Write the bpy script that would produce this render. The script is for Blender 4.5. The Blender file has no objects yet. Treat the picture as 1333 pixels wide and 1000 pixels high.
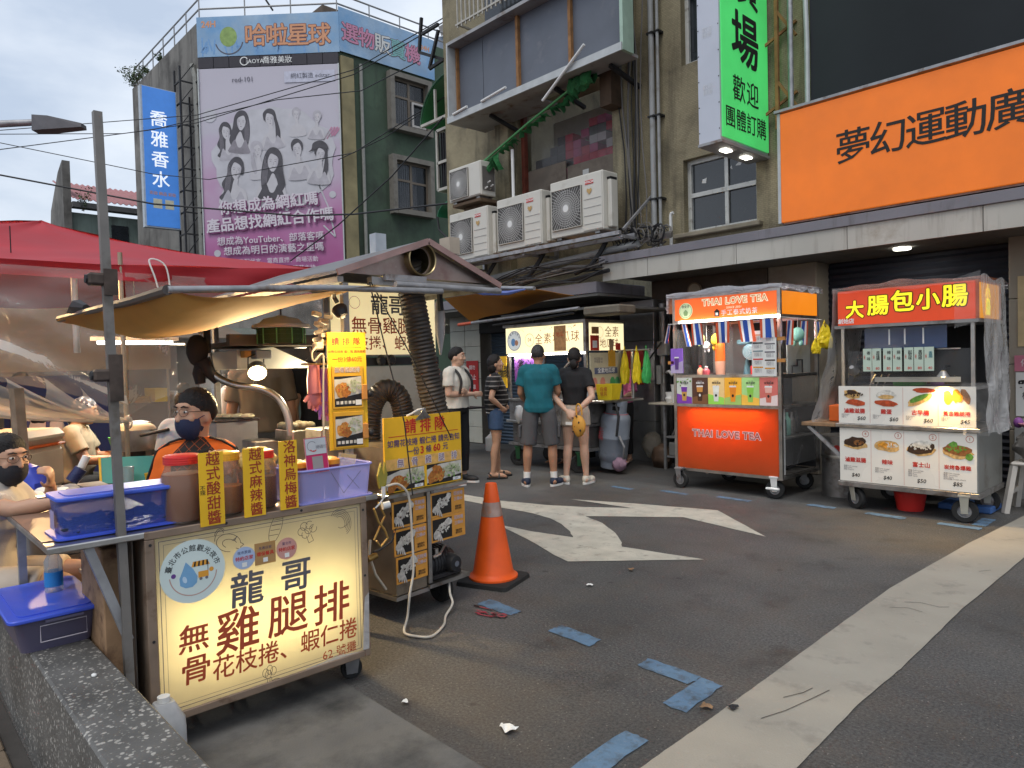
import bpy,bmesh,math,random
from mathutils import Vector,Matrix,noise
R=math.radians
SC=bpy.context.scene
COL=SC.collection
random.seed(7)
# ------------------------------------------------------------------ camera
cam_d=bpy.data.cameras.new('camera')
cam_d.sensor_width=36.0
cam_d.lens=36.0*926.13/1333.0
cam_d.clip_start=0.05
cam_d.clip_end=600
cam=bpy.data.objects.new('camera',cam_d)
COL.objects.link(cam)
_yaw,_pit,_rol=R(42.9616),R(-1.59835),R(-1.43956)
_f=Vector((-math.cos(_yaw)*math.cos(_pit),math.sin(_yaw)*math.cos(_pit),math.sin(_pit)))
_r=_f.cross(Vector((0,0,1))).normalized()
_u=_r.cross(_f)
_r2=_r*math.cos(_rol)+_u*math.sin(_rol)
_u2=-_r*math.sin(_rol)+_u*math.cos(_rol)
cam.matrix_world=Matrix(((_r2.x,_u2.x,-_f.x,0),(_r2.y,_u2.y,-_f.y,0),(_r2.z,_u2.z,-_f.z,1.45),(0,0,0,1)))
SC.camera=cam
# ------------------------------------------------------------------ world and sun
W=bpy.data.worlds.new('World')
SC.world=W
W.use_nodes=True
nt=W.node_tree
nt.nodes.clear()
SUN_EL,SUN_AZ=R(60),R(150)
out=nt.nodes.new('ShaderNodeOutputWorld')
sky=nt.nodes.new('ShaderNodeTexSky')
sky.sky_type='NISHITA';sky.sun_disc=False
sky.sun_elevation=SUN_EL;sky.sun_rotation=SUN_AZ
sky.air_density=1.5;sky.dust_density=3.0
b1=nt.nodes.new('ShaderNodeBackground');b1.inputs['Strength'].default_value=0.085
nt.links.new(sky.outputs['Color'],b1.inputs['Color'])
tc=nt.nodes.new('ShaderNodeTexCoord')
mp=nt.nodes.new('ShaderNodeMapping');mp.inputs['Scale'].default_value=(1.0,1.0,2.6)
nt.links.new(tc.outputs['Generated'],mp.inputs['Vector'])
nz=nt.nodes.new('ShaderNodeTexNoise');nz.inputs['Scale'].default_value=2.6;nz.inputs['Detail'].default_value=6;nz.inputs['Roughness'].default_value=.55
nt.links.new(mp.outputs['Vector'],nz.inputs['Vector'])
cr=nt.nodes.new('ShaderNodeValToRGB')
cr.color_ramp.elements[0].position=.34;cr.color_ramp.elements[0].color=(.46,.54,.67,1)
cr.color_ramp.elements[1].position=.66;cr.color_ramp.elements[1].color=(.80,.85,.92,1)
nt.links.new(nz.outputs['Fac'],cr.inputs['Fac'])
b2=nt.nodes.new('ShaderNodeBackground');b2.inputs['Strength'].default_value=0.86
nt.links.new(cr.outputs['Color'],b2.inputs['Color'])
mx=nt.nodes.new('ShaderNodeMixShader');mx.inputs['Fac'].default_value=.86
nt.links.new(b1.outputs[0],mx.inputs[1]);nt.links.new(b2.outputs[0],mx.inputs[2])
nt.links.new(mx.outputs[0],out.inputs['Surface'])
sun_d=bpy.data.lights.new('sun','SUN')
sun_d.energy=0.9;sun_d.angle=R(30);sun_d.color=(1,.96,.9)
sun=bpy.data.objects.new('sun',sun_d);COL.objects.link(sun)
_sd=Vector((math.sin(SUN_AZ)*math.cos(SUN_EL),math.cos(SUN_AZ)*math.cos(SUN_EL),math.sin(SUN_EL)))
sun.rotation_euler=_sd.to_track_quat('Z','Y').to_euler()
SC.view_settings.view_transform='Standard'
SC.view_settings.look='None'
SC.view_settings.exposure=0.58
SC.view_settings.gamma=1
SC.view_settings.use_curve_mapping=False
SC.cycles.use_denoising=True
SC.cycles.max_bounces=8
SC.cycles.transparent_max_bounces=24
SC.cycles.sample_clamp_indirect=4.0
SC.cycles.caustics_reflective=False
SC.cycles.caustics_refractive=False
# ------------------------------------------------------------------ helpers
TMP=bpy.data.scenes.new('workbench')
def baked(o):
	"""mesh of an object with its modifiers applied, evaluated in a scratch scene"""
	TMP.collection.objects.link(o)
	vl=TMP.view_layers[0];vl.update()
	return bpy.data.meshes.new_from_object(o.evaluated_get(vl.depsgraph))
WM={}
IDENT=Matrix.Identity(4)
def thing(name,label,cat,loc=(0,0,0),rz=0.0,group=None):
	o=bpy.data.objects.new(name,None)
	o.empty_display_size=.1
	COL.objects.link(o)
	o.location=loc;o.rotation_euler=(0,0,rz)
	o['label']=label;o['category']=cat
	if group:o['group']=group
	WM[o.name]=Matrix.Translation(loc)@Matrix.Rotation(rz,4,'Z')
	return o
def tag(o,label=None,cat=None,group=None,kind=None):
	if label:o['label']=label
	if cat:o['category']=cat
	if group:o['group']=group
	if kind:o['kind']=kind
	return o
def attach(o,parent,local):
	if parent is None:
		WM[o.name]=IDENT.copy();return
	o.parent=parent
	pw=WM[parent.name]
	if local:
		WM[o.name]=pw.copy()
	else:
		o.matrix_parent_inverse=pw.inverted()
		WM[o.name]=IDENT.copy()
def copy_tree(o,parent=None):
	c=o.copy();COL.objects.link(c)
	if parent is not None:
		c.parent=parent;c.matrix_parent_inverse=o.matrix_parent_inverse.copy()
	for ch in list(o.children):
		copy_tree(ch,c)
	return c
class MB:
	def __init__(s,M=None):
		s.v=[];s.f=[];s.M=M
	def add(s,vs,fs):
		b=len(s.v)
		if s.M is not None:s.v+=[tuple(s.M@Vector(p))for p in vs]
		else:s.v+=[tuple(p)for p in vs]
		s.f+=[tuple(b+i for i in q)for q in fs]
		return s
	def box(s,x0,x1,y0,y1,z0,z1):
		if x0>x1:x0,x1=x1,x0
		if y0>y1:y0,y1=y1,y0
		if z0>z1:z0,z1=z1,z0
		return s.add([(x0,y0,z0),(x1,y0,z0),(x1,y1,z0),(x0,y1,z0),(x0,y0,z1),(x1,y0,z1),(x1,y1,z1),(x0,y1,z1)],[(0,3,2,1),(4,5,6,7),(0,1,5,4),(1,2,6,5),(2,3,7,6),(3,0,4,7)])
	def cbox(s,c,d,rz=0,rx=0,ry=0):
		old=s.M
		m=Matrix.Translation(c)@Matrix.Rotation(rz,4,'Z')@Matrix.Rotation(ry,4,'Y')@Matrix.Rotation(rx,4,'X')
		s.M=m if old is None else old@m
		s.box(-d[0]/2,d[0]/2,-d[1]/2,d[1]/2,-d[2]/2,d[2]/2);s.M=old
		return s
	def bar(s,p0,p1,w,h=None):
		h=h or w
		p0,p1=Vector(p0),Vector(p1);d=(p1-p0).normalized()
		a=d.cross(Vector((0,0,1)))
		if a.length<.05:a=Vector((1,0,0))
		a.normalize();b=a.cross(d).normalized()
		vs=[]
		for p in(p0,p1):
			for i,j in((-1,-1),(1,-1),(1,1),(-1,1)):vs.append(p+a*(i*w/2)+b*(j*h/2))
		return s.add(vs,[(3,2,1,0),(4,5,6,7),(0,1,5,4),(1,2,6,5),(2,3,7,6),(3,0,4,7)])
	def tube(s,pts,r,n=8,cap=True,rings=None):
		pts=[Vector(p)for p in pts];k=len(pts)
		rs=r if isinstance(r,(list,tuple))else[r]*k
		t0=(pts[1]-pts[0]).normalized()
		a=t0.cross(Vector((0,0,1)))
		if a.length<.05:a=t0.cross(Vector((1,0,0)))
		a.normalize();vs=[]
		for i,p in enumerate(pts):
			t=(pts[min(i+1,k-1)]-pts[max(i-1,0)])
			t=t.normalized()if t.length>1e-9 else t0
			a=(a-t*a.dot(t))
			a=a.normalized()if a.length>1e-6 else t.orthogonal().normalized()
			b=t.cross(a)
			for j in range(n):
				q=2*math.pi*j/n
				vs.append(p+a*(rs[i]*math.cos(q))+b*(rs[i]*math.sin(q)))
		fs=[]
		for i in range(k-1):
			for j in range(n):
				fs.append((i*n+j,i*n+(j+1)%n,(i+1)*n+(j+1)%n,(i+1)*n+j))
		if cap:fs+=[tuple(range(n-1,-1,-1)),tuple(range((k-1)*n,k*n))]
		return s.add(vs,fs)
	def cyl(s,p0,p1,r,r1=None,n=12,cap=True):
		return s.tube([p0,p1],[r,r if r1 is None else r1],n,cap)
	def lathe(s,prof,c=(0,0,0),n=16,axis='Z',cap=True):
		vs=[]
		for rr,z in prof:
			for j in range(n):
				q=2*math.pi*j/n;x,y=rr*math.cos(q),rr*math.sin(q)
				p=(x,y,z)if axis=='Z' else((z,x,y)if axis=='X' else(y,z,x))
				vs.append((c[0]+p[0],c[1]+p[1],c[2]+p[2]))
		fs=[];k=len(prof)
		for i in range(k-1):
			for j in range(n):fs.append((i*n+j,i*n+(j+1)%n,(i+1)*n+(j+1)%n,(i+1)*n+j))
		if cap:fs+=[tuple(range(n-1,-1,-1)),tuple(range((k-1)*n,k*n))]
		return s.add(vs,fs)
	def ell(s,c,rad,n=14,m=9,fn=None,Rm=None):
		vs=[];c=Vector(c)
		for i in range(m+1):
			th=math.pi*i/m
			for j in range(n):
				ph=2*math.pi*j/n
				d=Vector((math.sin(th)*math.cos(ph),math.sin(th)*math.sin(ph),math.cos(th)))
				k=fn(d)if fn else 1
				p=Vector((d.x*rad[0]*k,d.y*rad[1]*k,d.z*rad[2]*k))
				if Rm is not None:p=Rm@p
				vs.append(c+p)
		fs=[]
		for i in range(m):
			for j in range(n):fs.append((i*n+j,(i+1)*n+j,(i+1)*n+(j+1)%n,i*n+(j+1)%n))
		return s.add(vs,fs)
	def quad(s,a,b,c,d):return s.add([a,b,c,d],[(0,1,2,3)])
	def poly(s,pts,w0=0.0,w1=None):
		"""polygon in the xy plane of M at height w0, or a prism from w0 to w1"""
		n=len(pts)
		if w1 is None:return s.add([(p[0],p[1],w0)for p in pts],[tuple(range(n))])
		vs=[(p[0],p[1],w0)for p in pts]+[(p[0],p[1],w1)for p in pts]
		fs=[tuple(range(n-1,-1,-1)),tuple(range(n,2*n))]+[(i,(i+1)%n,n+(i+1)%n,n+i)for i in range(n)]
		return s.add(vs,fs)
	def disc(s,u,v,ru,rv=None,w=0.0,n=16,rot=0,jag=0):
		rv=rv or ru;pts=[]
		for i in range(n):
			q=2*math.pi*i/n;k=1+(random.uniform(-jag,jag)if jag else 0)
			x,y=ru*k*math.cos(q),rv*k*math.sin(q)
			pts.append((u+x*math.cos(rot)-y*math.sin(rot),v+x*math.sin(rot)+y*math.cos(rot)))
		return s.poly(pts,w)
	def ring(s,u,v,r0,r1,w=0.0,n=28,a0=0,a1=2*math.pi):
		vs=[];
		for i in range(n+1):
			q=a0+(a1-a0)*i/n
			vs+=[(u+r0*math.cos(q),v+r0*math.sin(q),w),(u+r1*math.cos(q),v+r1*math.sin(q),w)]
		return s.add(vs,[(2*i,2*i+1,2*i+3,2*i+2)for i in range(n)])
	def stroke(s,pts,wd,w=0.0):
		"""flat line of width wd through 2-d points (print)"""
		for a,b in zip(pts[:-1],pts[1:]):
			dx,dy=b[0]-a[0],b[1]-a[1];l=math.hypot(dx,dy)or 1
			nx,ny=-dy/l*wd/2,dx/l*wd/2
			s.add([(a[0]+nx,a[1]+ny,w),(a[0]-nx,a[1]-ny,w),(b[0]-nx,b[1]-ny,w),(b[0]+nx,b[1]+ny,w)],[(0,1,2,3)])
		return s
	def grid(s,fn,nu,nv,thick=0):
		vs=[fn(i/nu,j/nv)for j in range(nv+1)for i in range(nu+1)]
		fs=[(j*(nu+1)+i,j*(nu+1)+i+1,(j+1)*(nu+1)+i+1,(j+1)*(nu+1)+i)for j in range(nv)for i in range(nu)]
		return s.add(vs,fs)
	def mesh(s,name,smooth=False,bevel=0,thick=0):
		me=bpy.data.meshes.new(name)
		me.from_pydata([tuple(p)for p in s.v],[],s.f)
		if bevel or thick or smooth:
			bm=bmesh.new();bm.from_mesh(me)
			if thick:
				bmesh.ops.remove_doubles(bm,verts=bm.verts,dist=1e-5)
				g=bmesh.ops.solidify(bm,geom=bm.faces[:],thickness=thick)
			if bevel:
				bmesh.ops.remove_doubles(bm,verts=bm.verts,dist=1e-6)
				bm.normal_update()
				es=[e for e in bm.edges if len(e.link_faces)==2 and e.calc_face_angle(0)>.6]
				bmesh.ops.bevel(bm,geom=es,offset=bevel,segments=1,affect='EDGES',profile=.5)
			bm.normal_update();bm.to_mesh(me);bm.free()
		if smooth:
			for p in me.polygons:p.use_smooth=True
			me.set_sharp_from_angle(angle=R(42))
		me.update()
		return me
def part(name,mb,m,parent,label=None,local=False,smooth=False,bevel=0,thick=0,kind=None):
	me=mb if isinstance(mb,bpy.types.Mesh)else mb.mesh(name,smooth,bevel,thick)
	if m is not None and len(me.materials)==0:me.materials.append(m)
	o=bpy.data.objects.new(name,me);COL.objects.link(o)
	attach(o,parent,local)
	if label:o['label']=label
	if kind:o['kind']=kind
	return o
def solo(name,mb,m,label,cat,group=None,smooth=False,bevel=0,thick=0):
	o=part(name,mb,m,None,smooth=smooth,bevel=bevel,thick=thick)
	return tag(o,label,cat,group)
def struct(name,mb,m,smooth=False,bevel=0):
	o=part(name,mb,m,None,smooth=smooth,bevel=bevel);o['kind']='structure';return o
def FM(o,right,up):
	r_,u_=Vector(right).normalized(),Vector(up).normalized();n_=r_.cross(u_)
	return Matrix(((r_.x,u_.x,n_.x,o[0]),(r_.y,u_.y,n_.y,o[1]),(r_.z,u_.z,n_.z,o[2]),(0,0,0,1)))
def FE(x,y,z):return FM((x,y,z),(0,1,0),(0,0,1))
def FS(x,y,z):return FM((x,y,z),(1,0,0),(0,0,1))
def FG(x,y,z=0):return FM((x,y,z),(1,0,0),(0,1,0))
T=Matrix.Translation
_tx={}
def text(s,size,m,parent,M,u=0,v=0,w=.002,bold=0.0,sx=1.0,rot=0,space=1.0,line=1.0,shear=0,name='lettering',local=False,depth=0,align='CENTER'):
	key=(s,bold,space,line,shear,m.name,depth,align)
	if key not in _tx:
		cjk=any(ord(q)>0x2e80 for q in s)and bold>.008
		c=bpy.data.curves.new('lettering','FONT')
		c.body=s;c.size=1;c.offset=0 if cjk else bold;c.resolution_u=2;c.extrude=depth
		c.align_x=align;c.align_y='CENTER';c.space_character=space;c.space_line=line;c.shear=shear
		o=bpy.data.objects.new('lettering',c);me=baked(o)
		bpy.data.objects.remove(o);bpy.data.curves.remove(c)
		if cjk:
			vs=[v.co.copy()for v in me.vertices];fs=[tuple(q.vertices)for q in me.polygons];av,af=[],[]
			for i in range(9):
				a=i*math.pi/4;d=Vector((0,0,0))if i==8 else Vector((math.cos(a)*bold*.85,math.sin(a)*bold*.85,0))
				b=len(av);av+=[tuple(q+d+Vector((0,0,i*.0008)))for q in vs];af+=[tuple(b+k for k in f)for f in fs]
			bpy.data.meshes.remove(me);me=bpy.data.meshes.new('lettering');me.from_pydata(av,[],af)
		me.materials.clear();me.materials.append(m);_tx[key]=me
	o=bpy.data.objects.new(name,_tx[key]);COL.objects.link(o)
	attach(o,parent,local)
	o.matrix_basis=M@T((u,v,w))@Matrix.Rotation(rot,4,'Z')@Matrix.Diagonal((size*sx,size,size,1))
	return o
	# ------------------------------------------------------------------ materials
_m={}
def mat(name,col,rough=.6,metal=0,var=.12,vs=7,bump=0,bs=90,dirt=None,spec=.4,emit=None,es=0,coat=0,trans=0,streak=None,sub=0):
	if name in _m:return _m[name]
	m=bpy.data.materials.new(name);m.use_nodes=True;t=m.node_tree
	p=t.nodes['Principled BSDF']
	p.inputs['Roughness'].default_value=rough;p.inputs['Metallic'].default_value=metal
	p.inputs['Specular IOR Level'].default_value=spec
	if coat:p.inputs['Coat Weight'].default_value=coat
	if trans:p.inputs['Transmission Weight'].default_value=trans
	if sub:
		p.inputs['Subsurface Weight'].default_value=sub;p.inputs['Subsurface Radius'].default_value=(.02,.008,.004)
	c=t.nodes.new('ShaderNodeTexCoord')
	n=t.nodes.new('ShaderNodeTexNoise');n.inputs['Scale'].default_value=vs;n.inputs['Detail'].default_value=5
	t.links.new(c.outputs['Object'],n.inputs['Vector'])
	mr=t.nodes.new('ShaderNodeMapRange');mr.inputs['From Min'].default_value=.3;mr.inputs['From Max'].default_value=.7
	mr.inputs['To Min'].default_value=1-var;mr.inputs['To Max'].default_value=1+var
	t.links.new(n.outputs['Fac'],mr.inputs['Value'])
	mu=t.nodes.new('ShaderNodeMix');mu.data_type='RGBA';mu.blend_type='MULTIPLY';mu.inputs['Factor'].default_value=1
	mu.inputs['A'].default_value=(*col,1)
	t.links.new(mr.outputs['Result'],mu.inputs['B'])
	res=mu.outputs['Result']
	def layer(res,dcol,dscale,lo,hi,stretch=None):
		v=c.outputs['Object']
		if stretch:
			mpn=t.nodes.new('ShaderNodeMapping');mpn.inputs['Scale'].default_value=stretch
			t.links.new(v,mpn.inputs['Vector']);v=mpn.outputs['Vector']
		dn=t.nodes.new('ShaderNodeTexNoise');dn.inputs['Scale'].default_value=dscale;dn.inputs['Detail'].default_value=7;dn.inputs['Roughness'].default_value=.62
		t.links.new(v,dn.inputs['Vector'])
		dr=t.nodes.new('ShaderNodeMapRange');dr.inputs['From Min'].default_value=lo;dr.inputs['From Max'].default_value=hi
		t.links.new(dn.outputs['Fac'],dr.inputs['Value'])
		mm=t.nodes.new('ShaderNodeMix');mm.data_type='RGBA'
		t.links.new(dr.outputs['Result'],mm.inputs['Factor']);t.links.new(res,mm.inputs['A']);mm.inputs['B'].default_value=(*dcol,1)
		return mm.outputs['Result']
	if dirt:res=layer(res,*dirt)
	if streak:res=layer(res,*streak)
	t.links.new(res,p.inputs['Base Color'])
	rr=t.nodes.new('ShaderNodeMapRange');rr.inputs['To Min'].default_value=max(.02,rough-.1);rr.inputs['To Max'].default_value=min(1,rough+.12)
	t.links.new(n.outputs['Fac'],rr.inputs['Value']);t.links.new(rr.outputs['Result'],p.inputs['Roughness'])
	if bump:
		bn=t.nodes.new('ShaderNodeTexNoise');bn.inputs['Scale'].default_value=bs;bn.inputs['Detail'].default_value=4
		t.links.new(c.outputs['Object'],bn.inputs['Vector'])
		bu=t.nodes.new('ShaderNodeBump');bu.inputs['Strength'].default_value=bump;bu.inputs['Distance'].default_value=.01
		t.links.new(bn.outputs['Fac'],bu.inputs['Height']);t.links.new(bu.outputs['Normal'],p.inputs['Normal'])
	if emit:
		p.inputs['Emission Color'].default_value=(*emit,1);p.inputs['Emission Strength'].default_value=es
		if var>.055 and es<2:
			dn=t.nodes.new('ShaderNodeTexNoise');dn.inputs['Scale'].default_value=1.7;dn.inputs['Detail'].default_value=7;dn.inputs['Roughness'].default_value=.6
			t.links.new(c.outputs['Object'],dn.inputs['Vector']);dm=t.nodes.new('ShaderNodeMapRange');dm.inputs['From Min'].default_value=.3;dm.inputs['From Max'].default_value=.72;dm.inputs['To Min'].default_value=1.05;dm.inputs['To Max'].default_value=.78
			t.links.new(dn.outputs['Fac'],dm.inputs['Value']);em_=t.nodes.new('ShaderNodeMath');em_.operation='MULTIPLY';em_.inputs[1].default_value=es
			t.links.new(dm.outputs['Result'],em_.inputs[0]);t.links.new(em_.outputs[0],p.inputs['Emission Strength'])
	_m[name]=m
	return m
def lit(name,col,es,base=None,var=.06):
	"""face of a lit sign: even emission over its own colour"""
	return mat(name,base or col,rough=.35,var=var,emit=col,es=es,spec=.5)
def backlit(name,col,tr=.75):
	"""translucent acrylic sign face with lamps behind it"""
	if name in _m:return _m[name]
	m=bpy.data.materials.new(name);m.use_nodes=True;t=m.node_tree;t.nodes.clear()
	o=t.nodes.new('ShaderNodeOutputMaterial')
	d=t.nodes.new('ShaderNodeBsdfDiffuse');tl=t.nodes.new('ShaderNodeBsdfTranslucent');g=t.nodes.new('ShaderNodeBsdfGlossy')
	g.inputs['Roughness'].default_value=.25
	c=t.nodes.new('ShaderNodeTexCoord');n=t.nodes.new('ShaderNodeTexNoise');n.inputs['Scale'].default_value=5;n.inputs['Detail'].default_value=6
	t.links.new(c.outputs['Object'],n.inputs['Vector'])
	mm=t.nodes.new('ShaderNodeMix');mm.data_type='RGBA'
	mm.inputs['A'].default_value=(*[k*.82 for k in col],1);mm.inputs['B'].default_value=(*col,1)
	t.links.new(n.outputs['Fac'],mm.inputs['Factor'])
	for q in(d,tl):t.links.new(mm.outputs['Result'],q.inputs['Color'])
	a=t.nodes.new('ShaderNodeMixShader');a.inputs['Fac'].default_value=tr
	t.links.new(d.outputs[0],a.inputs[1]);t.links.new(tl.outputs[0],a.inputs[2])
	b=t.nodes.new('ShaderNodeMixShader');b.inputs['Fac'].default_value=.04
	t.links.new(a.outputs[0],b.inputs[1]);t.links.new(g.outputs[0],b.inputs[2])
	t.links.new(b.outputs[0],o.inputs['Surface'])
	_m[name]=m;return m
def film(name,col=(.9,.9,.9),fac=.12,rough=.12,bs=9,bstr=.6,wr=.35):
	"""clear plastic sheet with creases"""
	if name in _m:return _m[name]
	m=bpy.data.materials.new(name);m.use_nodes=True;t=m.node_tree;t.nodes.clear()
	o=t.nodes.new('ShaderNodeOutputMaterial')
	tp=t.nodes.new('ShaderNodeBsdfTransparent');tp.inputs['Color'].default_value=(.97,.97,.97,1)
	p=t.nodes.new('ShaderNodeBsdfPrincipled');p.inputs['Base Color'].default_value=(*col,1);p.inputs['Roughness'].default_value=rough
	p.inputs['Specular IOR Level'].default_value=.9
	c=t.nodes.new('ShaderNodeTexCoord');n=t.nodes.new('ShaderNodeTexNoise');n.inputs['Scale'].default_value=bs;n.inputs['Detail'].default_value=4;n.inputs['Distortion'].default_value=1.5
	t.links.new(c.outputs['Object'],n.inputs['Vector'])
	bu=t.nodes.new('ShaderNodeBump');bu.inputs['Strength'].default_value=bstr;bu.inputs['Distance'].default_value=.03
	t.links.new(n.outputs['Fac'],bu.inputs['Height']);t.links.new(bu.outputs['Normal'],p.inputs['Normal'])
	lw=t.nodes.new('ShaderNodeLayerWeight');lw.inputs['Blend'].default_value=.35
	t.links.new(bu.outputs['Normal'],lw.inputs['Normal'])
	mr=t.nodes.new('ShaderNodeMapRange');mr.inputs['To Min'].default_value=fac;mr.inputs['To Max'].default_value=min(1,fac+wr)
	t.links.new(lw.outputs['Fresnel'],mr.inputs['Value'])
	s=t.nodes.new('ShaderNodeMixShader');t.links.new(mr.outputs['Result'],s.inputs['Fac'])
	t.links.new(tp.outputs[0],s.inputs[1]);t.links.new(p.outputs[0],s.inputs[2]);t.links.new(s.outputs[0],o.inputs['Surface'])
	_m[name]=m;return m
def lamp(name,kind,loc,energy,col,size=.05,aim=None,sy=None,parent=None,spot=None):
	d=bpy.data.lights.new(name,kind);d.energy=energy;d.color=col
	if kind=='AREA':
		d.size=size
		if sy:d.shape='RECTANGLE';d.size_y=sy
	else:d.shadow_soft_size=size
	if kind=='SPOT' and spot:d.spot_size=R(spot);d.spot_blend=.6
	o=bpy.data.objects.new(name,d);COL.objects.link(o);o.location=loc
	if aim is not None:o.rotation_euler=(Vector(loc)-Vector(aim)).to_track_quat('Z','Y').to_euler()
	if parent is not None:
		o.parent=parent;o.matrix_parent_inverse=WM[parent.name].inverted()
	return o
STEEL=mat('stainless_steel',(.50,.48,.45),.32,1,.18,9,.05,60,dirt=((.16,.12,.09),5,.55,.75))
STEELD=mat('dull_steel',(.30,.29,.28),.45,.8,.2,9,.08,60,dirt=((.10,.07,.05),6,.52,.72))
GALV=mat('galvanised_steel',(.34,.34,.35),.5,.6,.2,12,.05,60,dirt=((.16,.11,.08),7,.56,.72))
IRON=mat('black_iron',(.03,.03,.032),.6,.3,.3,10)
RUBBER=mat('black_rubber',(.018,.018,.018),.75,0,.25,12,.2,60)
WHITEP=mat('white_plastic',(.74,.74,.72),.45,0,.06,6)
BLACKP=mat('black_plastic',(.02,.02,.022),.45,0,.2,8)
INKK=mat('black_ink',(.015,.015,.015),.6,0,.05)
INKGY=mat('grey_ink',(.16,.15,.17),.6,0,.1)
INKR=mat('red_ink',(.55,.03,.02),.6,0,.08)
INKW=mat('white_ink',(.82,.82,.8),.6,0,.04)
INKB=mat('navy_ink',(.03,.035,.12),.6,0,.08)
YEL=mat('yellow_board',(.84,.49,.02),.5,0,.08,5)
WIRE=mat('black_cable',(.02,.02,.022),.6,0,.1)
WOODP=mat('worn_wood',(.25,.15,.08),.65,0,.3,14,.15,60)
PAPERW=mat('white_paper',(.75,.75,.72),.7,0,.05)
BLUEP=mat('blue_plastic',(.05,.10,.62),.35,0,.1,6,spec=.5)
REDP=mat('red_plastic',(.62,.03,.025),.4,0,.1)
FILM=film('clear_film',fac=.10)
# ================================================================== GROUND
def asphalt_mat():
	m=bpy.data.materials.new('asphalt');m.use_nodes=True;t=m.node_tree;p=t.nodes['Principled BSDF']
	c=t.nodes.new('ShaderNodeTexCoord')
	def nzn(sc,det=4,ro=.55):
		n=t.nodes.new('ShaderNodeTexNoise');n.inputs['Scale'].default_value=sc;n.inputs['Detail'].default_value=det;n.inputs['Roughness'].default_value=ro
		t.links.new(c.outputs['Object'],n.inputs['Vector']);return n.outputs['Fac']
	def ramp(f,a,b,ca,cb):
		r=t.nodes.new('ShaderNodeValToRGB');r.color_ramp.elements[0].position=a;r.color_ramp.elements[1].position=b
		r.color_ramp.elements[0].color=(*ca,1);r.color_ramp.elements[1].color=(*cb,1);t.links.new(f,r.inputs['Fac']);return r.outputs['Color']
	def mixc(f,a,b,mode='MIX'):
		q=t.nodes.new('ShaderNodeMix');q.data_type='RGBA';q.blend_type=mode
		if isinstance(f,float):q.inputs['Factor'].default_value=f
		else:t.links.new(f,q.inputs['Factor'])
		for k,s in(('A',a),('B',b)):
			if isinstance(s,tuple):q.inputs[k].default_value=(*s,1)
			else:t.links.new(s,q.inputs[k])
		return q.outputs['Result']
	base=ramp(nzn(.7,6),.35,.68,(.055,.056,.058),(.104,.104,.105))
	grain=ramp(nzn(75,5,.8),.38,.64,(.45,.45,.45),(1.6,1.58,1.5))
	col=mixc(1.0,base,grain,'MULTIPLY')
	v=t.nodes.new('ShaderNodeTexVoronoi');v.inputs['Scale'].default_value=48;t.links.new(c.outputs['Object'],v.inputs['Vector'])
	vr=t.nodes.new('ShaderNodeMapRange');vr.inputs['From Min'].default_value=.20;vr.inputs['From Max'].default_value=.13;t.links.new(v.outputs['Distance'],vr.inputs['Value'])
	sp=t.nodes.new('ShaderNodeSeparateColor');t.links.new(v.outputs['Color'],sp.inputs['Color'])
	g=t.nodes.new('ShaderNodeMath');g.operation='GREATER_THAN';g.inputs[1].default_value=.72;t.links.new(sp.outputs['Red'],g.inputs[0])
	mu=t.nodes.new('ShaderNodeMath');mu.operation='MULTIPLY';t.links.new(vr.outputs['Result'],mu.inputs[0]);t.links.new(g.outputs[0],mu.inputs[1])
	col=mixc(mu.outputs[0],col,(.19,.18,.165))
	gv=t.nodes.new('ShaderNodeTexVoronoi');gv.inputs['Scale'].default_value=3.1;t.links.new(c.outputs['Object'],gv.inputs['Vector'])
	gm=t.nodes.new('ShaderNodeMapRange');gm.inputs['From Min'].default_value=.075;gm.inputs['From Max'].default_value=.05;gm.inputs['To Max'].default_value=.7;t.links.new(gv.outputs['Distance'],gm.inputs['Value']);col=mixc(gm.outputs['Result'],col,(.022,.021,.021))
	st=t.nodes.new('ShaderNodeMapRange');st.inputs['From Min'].default_value=.56;st.inputs['From Max'].default_value=.74;st.inputs['To Max'].default_value=.75
	t.links.new(nzn(2.6,7,.65),st.inputs['Value']);col=mixc(st.outputs['Result'],col,(.026,.024,.023))
	rs=t.nodes.new('ShaderNodeMapRange');rs.inputs['From Min'].default_value=.46;rs.inputs['From Max'].default_value=.72;rs.inputs['To Max'].default_value=.38  # brown layer: stains, plus warm lamp glow painted into the road
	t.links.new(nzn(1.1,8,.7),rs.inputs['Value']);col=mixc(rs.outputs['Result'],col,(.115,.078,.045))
	t.links.new(col,p.inputs['Base Color'])
	rr=t.nodes.new('ShaderNodeMapRange');rr.inputs['To Min'].default_value=.5;rr.inputs['To Max'].default_value=.85
	t.links.new(nzn(3,5),rr.inputs['Value']);t.links.new(rr.outputs['Result'],p.inputs['Roughness'])
	bu=t.nodes.new('ShaderNodeBump');bu.inputs['Strength'].default_value=.55;bu.inputs['Distance'].default_value=.006
	t.links.new(nzn(150,3,.6),bu.inputs['Height']);t.links.new(bu.outputs['Normal'],p.inputs['Normal'])
	return m
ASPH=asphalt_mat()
CONC=mat('worn_concrete',(.33,.305,.255),.85,0,.10,2.2,.35,140,dirt=((.17,.155,.135),5.5,.56,.85),streak=((.36,.34,.30),40,.58,.8))
MARK=mat('worn_white_road_paint',(.46,.44,.37),.8,0,.14,6,.3,150,dirt=((.14,.13,.115),9,.56,.80),streak=((.2,.19,.17),90,.60,.75))
BTAPE=mat('worn_blue_road_paint',(.105,.185,.285),.8,0,.16,9,.3,150,dirt=((.06,.065,.07),14,.48,.72),streak=((.16,.22,.29),60,.56,.74))
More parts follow.
